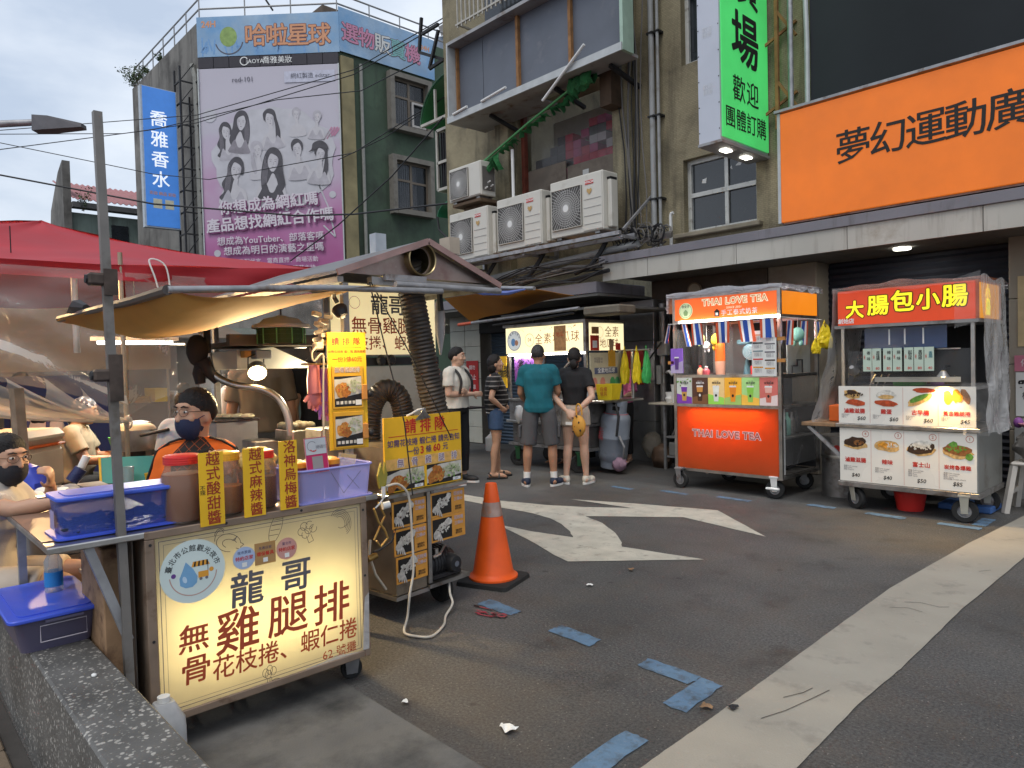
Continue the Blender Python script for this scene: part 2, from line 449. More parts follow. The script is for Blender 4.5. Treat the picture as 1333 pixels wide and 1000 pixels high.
struct('road',MB().quad((-90,-60,0),(40,-60,0),(40,60,0),(-90,60,0)),ASPH)
def flat(name,pts,m,z=.004,jit=0,n=1):
	q=[]
	for a,b in zip(pts,pts[1:]+pts[:1]):
		for i in range(n):
			k=i/n
			q.append((a[0]+(b[0]-a[0])*k+random.uniform(-jit,jit),a[1]+(b[1]-a[1])*k+random.uniform(-jit,jit)))
	mb=MB();mb.poly(q,z);return struct(name,mb,m)
arrow=[(-6.47,4.975),(-6.25,4.99),(-5.635,5.013),(-5.067,5.163),(-4.703,5.333),(-4.324,5.595),(-5.088,5.549),(-4.434,5.787),(-3.634,6.031),(-2.805,5.374),(-3.702,5.567),(-4.427,5.017),(-4.116,4.899),(-3.801,4.692),(-3.581,4.492),(-3.476,4.367),(-2.813,4.473),(-3.511,3.776),(-3.733,3.854),(-4.225,4.055),(-4.822,4.246),(-4.38,4.258),(-3.961,4.338),(-4.128,4.478),(-4.37,4.634),(-4.617,4.74),(-4.899,4.788),(-5.348,4.775),(-5.979,4.772)]
flat('road_arrow',arrow,MARK,.004,.003,5)
for q in([(-3.29,2.732),(-3.302,2.844),(-3.003,2.827),(-3.0,2.732)],[(-2.68,2.715),(-2.681,2.824),(-2.39,2.819),(-2.376,2.711)],[(-2.066,2.69),(-2.073,2.796),(-1.779,2.792),(-1.779,2.686)],[(-1.777,2.787),(-1.664,2.777),(-1.646,2.456),(-1.762,2.461)],[(-1.734,2.178),(-1.627,2.175),(-1.6,1.75),(-1.71,1.75)],[(-3.12,6.87),(-3.12,6.78),(-2.85,6.76),(-2.85,6.86)],[(-2.56,6.84),(-2.56,6.74),(-2.22,6.71),(-2.22,6.81)],[(-1.96,6.80),(-1.96,6.70),(-1.64,6.69),(-1.64,6.79)],[(-1.74,6.86),(-1.637,6.86),(-1.637,7.2),(-1.74,7.2)],[(-5.25,6.48),(-5.25,6.40),(-4.95,6.38),(-4.95,6.46)],[(-4.65,6.60),(-4.65,6.52),(-4.3,6.5),(-4.3,6.58)],[(-4.0,6.68),(-4.0,6.60),(-3.62,6.58),(-3.62,6.66)]):
	flat('blue_road_mark',q,BTAPE,.004,.006,6)
sl=[(-1.50,.9),(-1.52,1.6),(-1.537,2.083),(-1.544,2.469),(-1.571,3.191),(-1.625,4.663),(-1.584,6.143),(-1.51,7.414),(-1.45,8.6)]
sr=[(-1.12,8.6),(-1.16,7.2),(-1.197,5.973),(-1.202,4.546),(-1.171,3.489),(-1.176,3.019),(-1.145,2.396),(-1.13,1.6),(-1.12,.9)]
flat('concrete_strip',sl+sr,CONC,.005,.0016,10)
flat('concrete_apron',[(-6.5,.66),(-1.55,.66),(-1.57,1.62),(-6.5,1.62)],mat('apron_concrete',(.15,.145,.135),.85,0,.2,2.5,.35,140,dirt=((.05,.05,.048),3,.46,.72)),.004,.006,10)
RINK=mat('red_spray_paint',(.40,.045,.07),.8,0,.3,18,dirt=((.06,.055,.055),30,.42,.6))
mb=MB()
for k in range(9):
	x,y=-3.16+random.uniform(-.1,.12),2.655+random.uniform(-.04,.05)
	mb.stroke([(x,y),(x+random.uniform(-.06,.09),y+random.uniform(-.02,.02)),(x+random.uniform(-.1,.1),y+random.uniform(-.03,.03))],.012,.0075+k*.0004)
mb.ring(-3.02,2.69,.012,.03,.012)
struct('red_paint_scribble',mb,RINK)
CRK=mat('dark_crack',(.06,.055,.05),.9)
for pts in([(-1.40,2.62),(-1.36,2.75),(-1.33,2.92),(-1.31,3.05)],[(-1.42,2.85),(-1.38,2.95),(-1.37,3.02)],[(-1.50,4.3),(-1.42,4.36),(-1.34,4.34)],[(-1.47,4.45),(-1.40,4.5),(-1.30,4.49),(-1.26,4.53)],[(-1.33,5.4),(-1.28,5.48)]):struct('pavement_crack',MB().stroke(pts,.0035,.008),CRK)
# brick walk behind the planter wall, stones laid one by one
BRK=mat('paving_brick',(.20,.15,.10),.85,0,.3,3,.3,120,dirt=((.08,.065,.05),8,.5,.72))
walk=struct('walkway',MB().quad((-6,-2.5,.004),(-1,-2.5,.004),(-1,.445,.004),(-6,.445,.004)),mat('joint_sand',(.06,.055,.05),.9,0,.2))
me=None
for i in range(9):
	for j in range(8):
		x,y=-4.4+i*.215,-.42+j*.108+.0
		if me is None:
			me=MB().box(-.1,.1,-.05,.05,0,.035).mesh('paving_brick',bevel=.006)
		o=part('paving_brick',me,BRK,walk)
		o.location=(x+(.107 if j%2 else 0),y,-.02+random.uniform(-.002,.002)+.008);o.rotation_euler=(random.uniform(-.01,.01),random.uniform(-.01,.01),random.uniform(-.015,.015))
		# ================================================================== RIGHT-HAND BUILDING
def tile_wall_mat(name,col,sc=22,dirtc=(.09,.075,.05)):
	m=mat(name,col,.8,0,.22,1.3,0,1,dirt=(dirtc,1.6,.48,.8),streak=((.06,.052,.04),2.2,.52,.82,(2.6,2.6,.25)))
	t=m.node_tree;p=t.nodes['Principled BSDF']
	c=[n for n in t.nodes if n.type=='TEX_COORD'][0]
	sx=t.nodes.new('ShaderNodeSeparateXYZ');t.links.new(c.outputs['Object'],sx.inputs[0])
	ad=t.nodes.new('ShaderNodeMath');t.links.new(sx.outputs['X'],ad.inputs[0]);t.links.new(sx.outputs['Y'],ad.inputs[1])
	cb=t.nodes.new('ShaderNodeCombineXYZ');t.links.new(ad.outputs[0],cb.inputs['X']);t.links.new(sx.outputs['Z'],cb.inputs['Y'])
	b=t.nodes.new('ShaderNodeTexBrick');b.inputs['Scale'].default_value=sc;b.inputs['Mortar Size'].default_value=.05
	b.inputs['Brick Width'].default_value=1;b.inputs['Row Height'].default_value=.5;b.inputs['Color1'].default_value=(1,1,1,1);b.inputs['Color2'].default_value=(.8,.8,.78,1);b.inputs['Mortar'].default_value=(.5,.5,.48,1)
	t.links.new(cb.outputs[0],b.inputs['Vector'])
	lk=p.inputs['Base Color'].links[0];src=lk.from_socket
	q=t.nodes.new('ShaderNodeMix');q.data_type='RGBA';q.blend_type='MULTIPLY';q.inputs['Factor'].default_value=.75
	t.links.new(src,q.inputs['A']);t.links.new(b.outputs['Color'],q.inputs['B']);t.links.new(q.outputs['Result'],p.inputs['Base Color'])
	bu=t.nodes.new('ShaderNodeBump');bu.inputs['Strength'].default_value=.5;bu.inputs['Distance'].default_value=.008;bu.invert=True
	t.links.new(b.outputs['Fac'],bu.inputs['Height']);t.links.new(bu.outputs['Normal'],p.inputs['Normal'])
	return m
TAN=tile_wall_mat('tan_mosaic_tile',(.36,.31,.20))
def holed(mb,X0,X1,Z0,Z1,Y,holes,dep):
	xs=sorted({X0,X1,*[h[0]for h in holes],*[h[1]for h in holes]});zs=sorted({Z0,Z1,*[h[2]for h in holes],*[h[3]for h in holes]})
	for a,b in zip(xs[:-1],xs[1:]):
		for c,d in zip(zs[:-1],zs[1:]):
			mx_,mz_=(a+b)/2,(c+d)/2
			if any(h[0]<mx_<h[1]and h[2]<mz_<h[3]for h in holes):continue
			mb.quad((a,Y,c),(b,Y,c),(b,Y,d),(a,Y,d))
	for h in holes:
		x0,x1,z0,z1=h;e=Y+dep
		mb.quad((x0,Y,z0),(x0,e,z0),(x0,e,z1),(x0,Y,z1));mb.quad((x1,Y,z0),(x1,Y,z1),(x1,e,z1),(x1,e,z0))
		mb.quad((x0,Y,z0),(x1,Y,z0),(x1,e,z0),(x0,e,z0));mb.quad((x0,Y,z1),(x0,e,z1),(x1,e,z1),(x1,Y,z1))
BLD=thing('apartment_building','tan mosaic tiled apartment block above the cart row, with canopy and shutters','building',(-4,8.1,0))
WY=8.1
mb=MB()
W2=(-5.30,-4.28,3.10,4.06);W1=(-5.30,-4.72,5.28,7.3);REC=(-8.46,-6.38,3.6,5.55)
holed(mb,-10.3,4,2.62,13,WY,[W2,W1,REC],.35)
mb.quad((-10.3,WY,2.62),(-10.3,WY,13),(-10.3,18,13),(-10.3,18,2.62))
mb.quad((-10.3,WY,13),(4,WY,13),(4,18,13),(-10.3,18,13))
part('wall',mb,TAN,BLD)
# pilasters either side of the recess
mb=MB();mb.box(-8.82,-8.5,WY-.14,WY+.002,2.7,6.5);mb.box(-6.36,-6.02,WY-.14,WY+.002,2.7,7.2)
part('pilaster',mb,TAN,BLD,bevel=.01)
ALU=mat('white_window_frame',(.62,.62,.58),.45,.2,.1,8,dirt=((.2,.17,.13),9,.56,.75))
GLASSD=mat('dark_window_glass',(.018,.022,.028),.08,0,.2,3,spec=.8)
def window(parent,x0,x1,z0,z1,Y,bars_u=(.5,),bars_v=(.5,),fw=.05,fm=ALU,gm=GLASSD,name='window',sl=None):
	mb=MB();d=.06
	mb.box(x0,x1,Y,Y+d,z0,z0+fw);mb.box(x0,x1,Y,Y+d,z1-fw,z1);mb.box(x0,x0+fw,Y+.001,Y+d-.001,z0+fw,z1-fw);mb.box(x1-fw,x1,Y+.001,Y+d-.001,z0+fw,z1-fw)
	us=[x0+fw]+[x0+(x1-x0)*k for k in bars_u]+[x1-fw];vs=[z0+fw]+[z0+(z1-z0)*k for k in bars_v]+[z1-fw]
	for k in us[1:-1]:mb.box(k-fw*.45,k+fw*.45,Y+.004,Y+d-.004,z0+fw,z1-fw)
	for k in vs[1:-1]:mb.box(x0+fw,x1-fw,Y-.006,Y+d-.006,k-fw*.5,k+fw*.5)
	w=part(name,mb,fm,parent)
	for i in range(len(us)-1):
		for j in range(len(vs)-1):
			q=MB();yy=Y+.03+.004*((i+j)%2);q.box(us[i]+.004,us[i+1]-.004,yy,yy+.006,vs[j]+.004,vs[j+1]-.004)
			part('pane',q,gm,w)
	return w
w2=window(BLD,*W2,WY+.1,(.55,),(.52,),.055)
for pts_ in([(.2,.72),(.26,.73),(.25,.66),(.19,.67)],[(.66,.8),(.71,.84),(.75,.83),(.73,.79)],[(.59,.79),(.61,.82),(.62,.76)]):
	part('paper_scrap',MB(FS(W2[0],WY+.128,W2[2])).poly([(a*1.02,b*.96)for a,b in pts_]),PAPERW,w2)
window(BLD,*W1,WY+.1,(.35,),(.45,.75),.055)
part('window_sill',MB().box(-5.42,-4.2,WY-.1,WY+.1,3.04,3.098),mat('stained_render',(.30,.26,.19),.85,0,.25,5,.2,60),BLD,bevel=.01)
# recess: an old shopfront window patched with board, boxes of stock behind
mb=MB();mb.box(REC[0]+.02,REC[0]+.9,WY+.2,WY+.22,3.62,4.6);mb.box(REC[0]+.93,REC[1]-.04,WY+.205,WY+.225,3.62,4.5)
part('cardboard_sheet',mb,mat('old_board',(.25,.21,.17),.9,0,.2,3,.1,40,dirt=((.12,.09,.07),3,.5,.75)),BLD)
part('back_wall',MB().quad((REC[0],WY+.9,3.6),(REC[1],WY+.9,3.6),(REC[1],WY+.9,5.55),(REC[0],WY+.9,5.55)),mat('brightened_interior',(.42,.42,.38),.8),BLD)  # pale grey stands in for light inside the recess, no lamp there
part('recess_floor',MB().quad((REC[0],WY+.35,4.28),(REC[1],WY+.35,4.28),(REC[1],WY+.9,4.28),(REC[0],WY+.9,4.28)),mat('brightened_interior',(.42,.42,.38),.8),BLD)
STOCK=[mat('red_carton',(.55,.015,.06),.6,0,.2),mat('pink_carton',(.50,.06,.2),.6,0,.2),mat('white_carton',(.55,.5,.52),.6,0,.1),mat('grey_carton',(.09,.09,.10),.6,0,.3)]
random.seed(11)
for i in range(12):
	for j in range(7):
		if random.random()<.12:continue
		x=REC[0]+.05+i*.168;z=4.3+j*.13
		if z>4.75+.5*(i/12)+random.uniform(-.05,.1):continue
		k=3 if i<4 else random.choice((0,0,0,1,1,2,3))
		part('carton',MB().box(x,x+.16,WY+.4,WY+.7,z,z+.122),STOCK[k],BLD)
mb=MB();mb.box(REC[0]+.0,REC[0]+.07,WY+.12,WY+.2,3.62,5.5);part('rusty_mullion',mb,mat('rusty_paint',(.20,.05,.03),.7,0,.3,8),BLD)
mb=MB();mb.box(REC[1]-.06,REC[1]-.01,WY+.12,WY+.2,3.62,5.5);part('window_post',mb,IRON,BLD)
part('shop_pane',MB().box(REC[0]+.08,REC[1]-.07,WY+.26,WY+.266,4.5,5.5),film('dusty_glass',(.3,.3,.3),.04,.12,3,.03,.25),BLD)
mb=MB();mb.M=FS(REC[0]+.95,WY+.198,4.1)
mb.poly([(.1,.0),(.22,.02),(.2,.16),(.08,.14)]);mb.poly([(.3,.08),(.42,.08),(.42,.28),(.3,.28)])
part('paper_notice',mb,PAPERW,BLD)
# canopy over the pavement
CANP=mat('grey_painted_metal',(.20,.19,.21),.55,.1,.12,2,dirt=((.32,.20,.13),2.4,.62,.74),streak=((.11,.10,.10),3,.55,.8,(3,3,.4)))
CREAM=mat('pale_fascia_panel',(.46,.44,.39),.6,0,.1,1.5,dirt=((.25,.19,.13),2,.58,.78),streak=((.28,.25,.21),3,.55,.8,(4,4,.3)))
can=part('canopy',MB().box(-6.30,3,7.54,WY-.003,2.78,2.885),CANP,BLD,bevel=.004)
x=-6.26;i=0
for wv in(.75,1.25,1.25,1.2,1.25,1.2,1.2):
	part('fascia_panel',MB().box(x+.004,x+wv-.004,7.565,7.6,2.545,2.777),CREAM,can);x+=wv
SOF=mat('soffit_plank',(.17,.165,.15),.7,0,.15,3)
for k in range(8):
	part('soffit_plank',MB().box(-6.2,3,7.602+k*.18,7.602+k*.18+.174,2.60,2.62),SOF,can)
LOW=MB();LOW.box(-10.9,-6.32,7.50,8.6,2.40,2.55);part('lower_canopy',LOW,CANP,BLD,bevel=.004)
part('lower_soffit',MB().box(-10.9,-6.32,7.52,9.2,2.36,2.397),SOF,BLD)
dl=part('downlight',MB().lathe([(.085,0),(.085,.02),(.06,.024)],(-2.75,8.36,2.578),20),mat('lit_diffuser',(.9,.9,.85),.4,emit=(1,.97,.85),es=6),BLD)
lamp('downlight_lamp','AREA',(-2.75,8.36,2.56),5,(1,.95,.85),.14,(-2.75,8.36,0),parent=BLD)
# ground floor: pillars, shutters, walls
PIL=mat('beige_pillar_panel',(.31,.275,.22),.7,0,.1,2,.05,50,dirt=((.15,.12,.09),1.8,.55,.8))
part('pillar',MB().box(-4.42,-3.80,8.62,9.3,0,2.60),PIL,BLD,bevel=.01)
for k in range(4):
	part('wall_panel',MB().box(-1.84,-.4,8.60,9.3,.66*k+.003,.66*k+.657),PIL,BLD,bevel=.006)
SHUT=mat('dark_shutter',(.028,.032,.045),.45,.4,.15,3)
def shutter(x0,x1,Y,z1,m,pitch=.075):
	mb=MB();n=int(z1/pitch)
	for k in range(n):
		z=k*pitch
		mb.add([(x0,Y,z),(x1,Y,z),(x1,Y-.018,z+pitch*.5),(x0,Y-.018,z+pitch*.5),(x1,Y,z+pitch-.004),(x0,Y,z+pitch-.004)],[(0,1,2,3),(3,2,4,5)])
	s=part('roller_shutter',MB().box(x0,x1,Y+.004,Y+.03,0,z1),m,BLD)
	part('slat',mb,m,s,kind='stuff')
shutter(-3.79,-1.85,8.96,2.58,SHUT)
SHB=mat('blue_grey_shutter',(.07,.10,.14),.4,.4,.15,3)
shutter(-9.86,-6.62,8.7,2.34,SHB,.06)
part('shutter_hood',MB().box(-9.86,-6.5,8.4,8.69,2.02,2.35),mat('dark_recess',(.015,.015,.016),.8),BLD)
METP=mat('brushed_wall_panel',(.30,.30,.30),.35,.7,.15,2,.04,30,dirt=((.12,.11,.10),3,.5,.8))
for k in range(4):
	part('metal_panel',MB().box(-6.6,-6.0,8.35,9.0,.58*k+.003,.58*k+.576),METP,BLD,bevel=.004)
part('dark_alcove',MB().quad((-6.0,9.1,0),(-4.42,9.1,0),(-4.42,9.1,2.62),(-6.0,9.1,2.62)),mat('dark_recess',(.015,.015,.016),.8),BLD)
part('alcove_lintel',MB().box(-6.2,-4.42,8.6,9.09,2.26,2.595),mat('brown_lintel',(.09,.07,.055),.8,0,.3,4),BLD)
PTILE=mat('pale_glazed_tile',(.42,.43,.38),.35,0,.08,2,dirt=((.22,.2,.15),2,.56,.8))
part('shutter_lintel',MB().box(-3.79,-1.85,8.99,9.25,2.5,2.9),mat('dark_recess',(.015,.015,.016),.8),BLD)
part('corner_pillar',MB().box(-10.78,-9.90,8.46,9.4,0,2.36),mat('tile_joint',(.10,.095,.085),.9),BLD)
tm=MB().box(-.214,.214,-.012,.0,-.145,.145).mesh('wall_tile',bevel=.004)
for i in range(2):
	for j in range(8):
		o=part('wall_tile',tm,PTILE,BLD);o.location=(-10.56+i*.44,8.459+random.uniform(-.001,.001),.16+j*.297)
part('arcade_wall',MB().box(-13.5,-10.8,12.0,12.2,0,2.4),mat('pale_arcade_wall',(.40,.38,.33),.7),BLD)
part('arcade_ceiling',MB().box(-16,-10.79,8.5,13,2.36,2.5),mat('pale_arcade_wall',(.40,.38,.33),.7),BLD)
for x,y in((-12.6,9.6),(-12.0,10.6)):
	part('arcade_downlight',MB().lathe([(.11,0),(.11,.02)],(x,y,2.335),16),mat('lit_diffuser',(.9,.9,.85),.4),BLD)
	# balcony bars at the top
mb=MB()
for k in range(13):mb.bar((-9.2+k*.105,7.55,7.0),(-9.2+k*.105,7.55,8.6),.022)
for z in(7.06,7.6,8.1):mb.bar((-9.25,7.55,z),(-7.85,7.55,z),.03)
for z in(7.06,8.1):mb.bar((-9.2,7.55,z),(-9.2,8.1,z),.03);mb.bar((-7.9,7.55,z),(-7.9,8.1,z),.03)
part('balcony_grille',mb,mat('cream_bars',(.45,.43,.38),.6,.2,.15),BLD)
part('balcony_window',MB().box(-9.1,-7.9,8.06,8.095,6.9,8.6),GLASSD,BLD)
part('vent_slot',MB().box(-9.86,-9.56,WY-.02,WY-.004,6.66,6.73),IRON,BLD)
# empty sign box on the wall
SB=thing('empty_sign_box','long empty grey sign box with bare back panels and a hanging tube holder','sign frame',(-7.4,7.3,5.4))
sbm=mat('weathered_sheet_metal',(.34,.34,.34),.55,.3,.15,3,dirt=((.15,.09,.05),4,.54,.72))
mb=MB();X0,X1,Z0,Z1=-9.16,-5.66,5.42,6.62
mb.box(X0,X1,7.28,7.66,Z0-.04,Z0);mb.box(X0,X1,7.28,7.66,Z1,Z1+.05)
part('casing',mb,sbm,SB)
part('end_plate',MB().box(X0-.03,X0,7.281,7.66,Z0-.04,Z1+.05),mat('pale_sheet',(.48,.5,.5),.5,.2,.1),SB)
part('end_plate',MB().box(X1,X1+.05,7.281,7.50,Z0-.04,Z1+.05),mat('pale_green_sheet',(.38,.52,.42),.5,.1,.1),SB)
part('loose_flap',MB().box(X0,X0+1.7,7.661,8.06,Z0-.035,Z0-.015),sbm,SB)
part('front_lip',MB().box(X0-.02,X1+.04,7.255,7.279,Z0-.05,Z0+.05),mat('pale_sheet',(.48,.5,.5),.5,.2,.1),SB)
pm=mat('blue_grey_panel',(.13,.145,.175),.5,.1,.12,2,dirt=((.2,.2,.22),3,.6,.8))
xs=[X0+.01,X0+.62,X0+1.45,X0+2.5,X1-.01]
for a,b in zip(xs[:-1],xs[1:]):part('back_panel',MB().box(a+.006,b-.006,7.5,7.53,Z0+.001,Z1-.001),pm,SB)
rm=mat('rusty_strut',(.30,.15,.06),.8,.1,.3,10)
for x in xs[:1]+xs[2:4]:part('strut',MB().box(x-.02 if x>xs[0]else x,x+.03,7.44,7.497,Z0+.002,Z1-.002),rm,SB)
part('tube_holder',MB().cyl((-7.0,7.24,5.12),(-6.2,7.22,5.62),.02),WHITEP,SB)
part('tube_holder',MB().cyl((-8.3,7.24,5.48),(-7.75,7.24,5.53),.02),WHITEP,SB);part('tube_holder',MB().cyl((-9.0,7.24,5.47),(-8.65,7.24,5.5),.02),WHITEP,SB)
for x in(-8.4,-7.0,-6.0):part('bracket',MB().bar((x,7.5,Z0-.06),(x+.05,8.08,Z0-.22),.05),IRON,SB)
# tattered green awning under it
AW=thing('torn_green_awning','tattered remains of a green awning on a tube below the empty sign box','awning',(-7.7,7.7,4.9))
part('roller_tube',MB().tube([(-8.85,7.55,4.63),(-7.6,7.5,5.0),(-6.35,7.5,5.36)],.018,8),mat('green_tube',(.08,.28,.10),.5),AW)
random.seed(5);mb=MB()
GRN=mat('torn_green_cloth',(.022,.13,.04),.85,0,.4,8,.3,30)
def raggy(u,v,x0,x1,d):
	x=x0+(x1-x0)*u
	z=4.63+(x+8.85)*.292
	return(x,7.55+.10*math.sin(u*23+v*3)*v,z-.02-v*d*(.35+.65*noise.noise((u*9,1.3,d))**2*3+.2*math.sin(u*40)))
for a_,b_,d_,n_ in((-8.9,-8.25,.42,24),(-8.2,-7.85,.12,14),(-7.75,-7.2,.10,20),(-7.1,-6.95,.16,8),(-6.9,-6.62,.26,12)):
	part('cloth_scrap',MB().grid(lambda u,v:raggy(u,v,a_,b_,d_),n_,5),GRN,AW,thick=.004)
part('rolled_cloth',MB().grid(lambda u,v:(-6.72+u*.42,7.52+.07*math.cos(v*6.28)+.05*noise.noise((u*9,v*9,2)),5.27+.1*u+.13*math.sin(v*6.28)+.05*noise.noise((u*8,v*8,5))),14,14),GRN,AW,thick=.004)
mb=MB();mb.bar((-8.85,7.55,4.6),(-8.85,8.05,4.75),.03);mb.bar((-6.4,7.5,5.34),(-6.4,8.05,5.5),.03);part('bracket',mb,IRON,AW)
part('timber_block',MB().box(-6.35,-6.15,7.7,7.95,4.95,5.4),mat('dark_timber',(.08,.05,.03),.8,0,.3),AW)
# pipes on the wall
for x,r_,lab in((-5.70,.038,'thick grey drainpipe running up the tan wall left of the windows'),(-5.60,.022,'thin grey conduit beside the thick drainpipe on the tan wall')):
	t_=thing('drain_pipe',lab,'pipe',(x,8.0,2.9),group='pipes on the tan wall')
	part('pipe',MB().cyl((x,8.0,2.89),(x,8.0,9.5),r_),mat('grey_pvc_pipe',(.33,.34,.34),.5,0,.1,3,dirt=((.15,.13,.1),4,.55,.8)),t_,smooth=True)
	for z in(3.6,4.7,5.8):part('clamp',MB().box(x-r_-.012,x+r_+.012,7.995-r_,8.095,z,z+.025),IRON,t_)
t_=thing('conduit_stub','short bent white conduit standing beside the drainpipes above the canopy','pipe',(-5.42,8.0,2.9))
part('pipe',MB().tube([(-5.44,8.0,2.89),(-5.44,8.0,3.35),(-5.43,8.0,3.38),(-5.40,8.0,3.385)],.022,8),WHITEP,t_,smooth=True)
t_=thing('drain_pipe','long grey pipe running level under the air conditioner shelf','pipe',(-8,7.8,2.9),group='pipes on the tan wall')
part('pipe',MB().tube([(-9.2,7.85,2.86),(-7.6,7.8,2.93),(-6.1,7.72,2.99),(-5.75,7.7,3.0)],.05,10),mat('grey_pvc_pipe',(.33,.34,.34),.5),t_,smooth=True)
# cables down the tan wall
random.seed(3)
cb=thing('cable_bundle','loose bundle of black and grey cables hanging down the tan wall beside the drainpipe','cables',(-6,8.0,3))
gw=mat('grey_cable',(.16,.15,.14),.6)
for k in range(11):
	x=-6.0+random.uniform(-.12,.2);pts=[]
	for i in range(9):pts.append((x+.04*math.sin(i*1.3+k)-(0.02*i if k%3==0 else 0),7.93-.03*random.random(),3.1+i*.62))
	part('cable',MB().tube(pts,random.choice((.006,.009,.012)),6),random.choice((WIRE,gw)),cb,smooth=True)
tb=thing('cable_tangle','messy tangle of coiled cables lying on the canopy edge by the drainpipes','cables',(-5.7,7.8,2.9))
for k in range(26):
	c0=Vector((-5.75+random.uniform(-.35,.35),7.72+random.uniform(-.08,.15),2.98));pts=[]
	r0=random.uniform(.06,.2);a0=random.uniform(0,6)
	for i in range(10):
		q=a0+i*random.uniform(.5,.8);pts.append((c0.x+r0*math.cos(q),c0.y+.4*r0*math.sin(q*.7),max(2.9,c0.z+.12+r0*.9*math.sin(q))))
	part('cable',MB().tube(pts,random.choice((.006,.009,.013)),5),random.choice((WIRE,WIRE,WIRE,gw)),tb,smooth=True)
for x in(-5.6,-5.35):part('junction_box',MB().cbox((x,7.75,3.06),(.16,.1,.07),.3,.4),random.choice((STEELD,WHITEP)),tb)
ub=thing('cable_bundle','thick bundle of black cables sagging along under the air conditioner shelf','cables',(-7.5,7.5,2.7))
for k in range(12):
	y,z=7.45+random.uniform(-.12,.25),2.66+random.uniform(-.05,.14);pts=[]
	for i in range(9):
		u=i/8;pts.append((-9.4+3.3*u,y+.03*math.sin(3*u+k),z-.12*math.sin(math.pi*u*(1+k%3))*random.uniform(.5,1)+.05*u))
	part('cable',MB().tube(pts,random.choice((.008,.012,.03)),6),random.choice((WIRE,WIRE,gw)),ub,smooth=True)
for x in(-8.6,-7.5,-6.3):
	part('loop',MB().tube([(x,7.7,3.1),(x-.02,7.6,2.95),(x-.15,7.55,2.78),(x-.4,7.5,2.7)],.035,8),WIRE,ub,smooth=True)
	# air conditioners: one unit built, the copies share its meshes
ACW=mat('cream_enamel',(.60,.58,.52),.4,0,.05,2,dirt=((.35,.31,.25),3,.58,.85))
GRL=mat('grey_fan_guard',(.46,.45,.43),.5,.2,.1)
DARK=mat('dark_void',(.012,.012,.013),.8,0,.1)
def make_ac(label,w,h,d,full=True):
	t=thing('air_conditioner',label,'air conditioner',(0,0,0),group='air conditioners on the tan building')
	fw=w*.58;cx_,cz_=-w/2+.04+fw/2,h*.48;rr=min(fw/2-.015,h*.42)
	mb=MB();q=rr+.01
	mb.box(-w/2,w/2,.02,d,0,h)
	part('casing',mb,ACW,t,local=True,bevel=.012)
	part('fan_opening',MB().box(cx_-q,cx_+q,.004,.019,cz_-q,cz_+q),mat('shaded_fan',(.085,.08,.075),.7)if full else mat('grey_fan_mesh',(.13,.12,.11),.6),t,local=True)
	g=MB(FS(cx_,0,cz_))
	for k in range(7):
		r0=rr*(.22+.115*k);g.ring(0,0,r0-.0035,r0+.0035,.006,40)
	for k in range(40):
		a=2*math.pi*k/40;r0,r1=.14*rr,1.3*rr
		pts=[]
		for s_ in range(4):
			r2=r0+(r1-r0)*s_/3;aa=a+.22*(s_/3)
			pts.append((max(-rr,min(rr,r2*math.cos(aa))),max(-rr,min(rr,r2*math.sin(aa)))))
		g.stroke(pts,.007,.008)
	part('fan_guard',g,GRL,t,local=True,thick=.002)
	part('guard_frame',MB(FS(cx_,0,cz_)).tube([(-q,-q,.004),(q,-q,.004),(q,q,.004),(-q,q,.004),(-q,-q,.004)],.007,6),ACW,t,local=True)
	part('fan_hub',MB(FS(cx_,-.008,cz_)).disc(0,0,.19*rr,.19*rr,.004,20),WHITEP,t,local=True)
	part('front_panel',MB().box(-w/2+.05+fw+.01,w/2-.012,.010,.021,.02,h-.02),ACW,t,local=True,bevel=.003)
	x0=-w/2+.06+fw+.03
	if full:
		part('maker_label',MB().box(x0+.02,x0+.16,.004,.009,h-.15,h-.10),INKR,t,local=True)
		text('HITACHI',.04,INKW,t,FS(x0+.09,.004,h-.125),bold=.03,local=True,w=.001)
		part('heart_sticker',MB(FS(x0+.09,.004,h-.24)).poly([(0,-.05),(.045,.0),(.035,.035),(0,.02),(-.035,.035),(-.045,0)],.002),mat('gold_sticker',(.5,.32,.12),.5),t,local=True)
		for k in range(4):part('seam',MB().box(x0-.01,w/2-.03,.004,.0099,.10+k*.11,.105+k*.11),GRL,t,local=True)
		part('pipe_cover',MB().box(w/2+.001,w/2+.07,.1,.24,.03,h*.85),ACW,t,local=True,bevel=.015)
		part('cover_slot',MB().box(w/2+.002,w/2+.066,.105,.235,h*.85+.001,h*.85+.03),DARK,t,local=True)
	for sx_ in(-1,1):part('foot',MB().box(sx_*w*.36-.04,sx_*w*.36+.04,.05,d-.02,-.03,-.001),STEELD,t,local=True)
	return t
acs=[(-6.515,7.32,3.20,'largest cream air conditioner, right end of the shelf row'),(-7.66,7.33,3.17,'middle cream air conditioner of the three standing on the shelf'),(-8.83,7.33,3.15,'left cream air conditioner of the shelf row, below the old white unit')]
a0=make_ac(acs[0][3],.96,.78,.34)
for i,(x,y,z,lab)in enumerate(acs):
	o=a0 if i==0 else copy_tree(a0)
	o.location=(x,y,z);o['label']=lab
old=make_ac('old white air conditioner with open side panel, perched above the left unit',.80,.54,.33,False)
old.location=(-8.89,7.33,4.12)
mb=MB();mb.box(.403,.41,.05,.3,.08,.45);part('open_side',mb,mat('grey_fan_mesh',(.13,.12,.11),.6),old,local=True)
for k in range(5):part('valve',MB().cyl((.41,.1+.03*k,.1+.05*(k%3)),(.46,.1+.03*k,.12+.05*(k%3)),.012),(STEELD if k%2 else WHITEP),old,local=True)
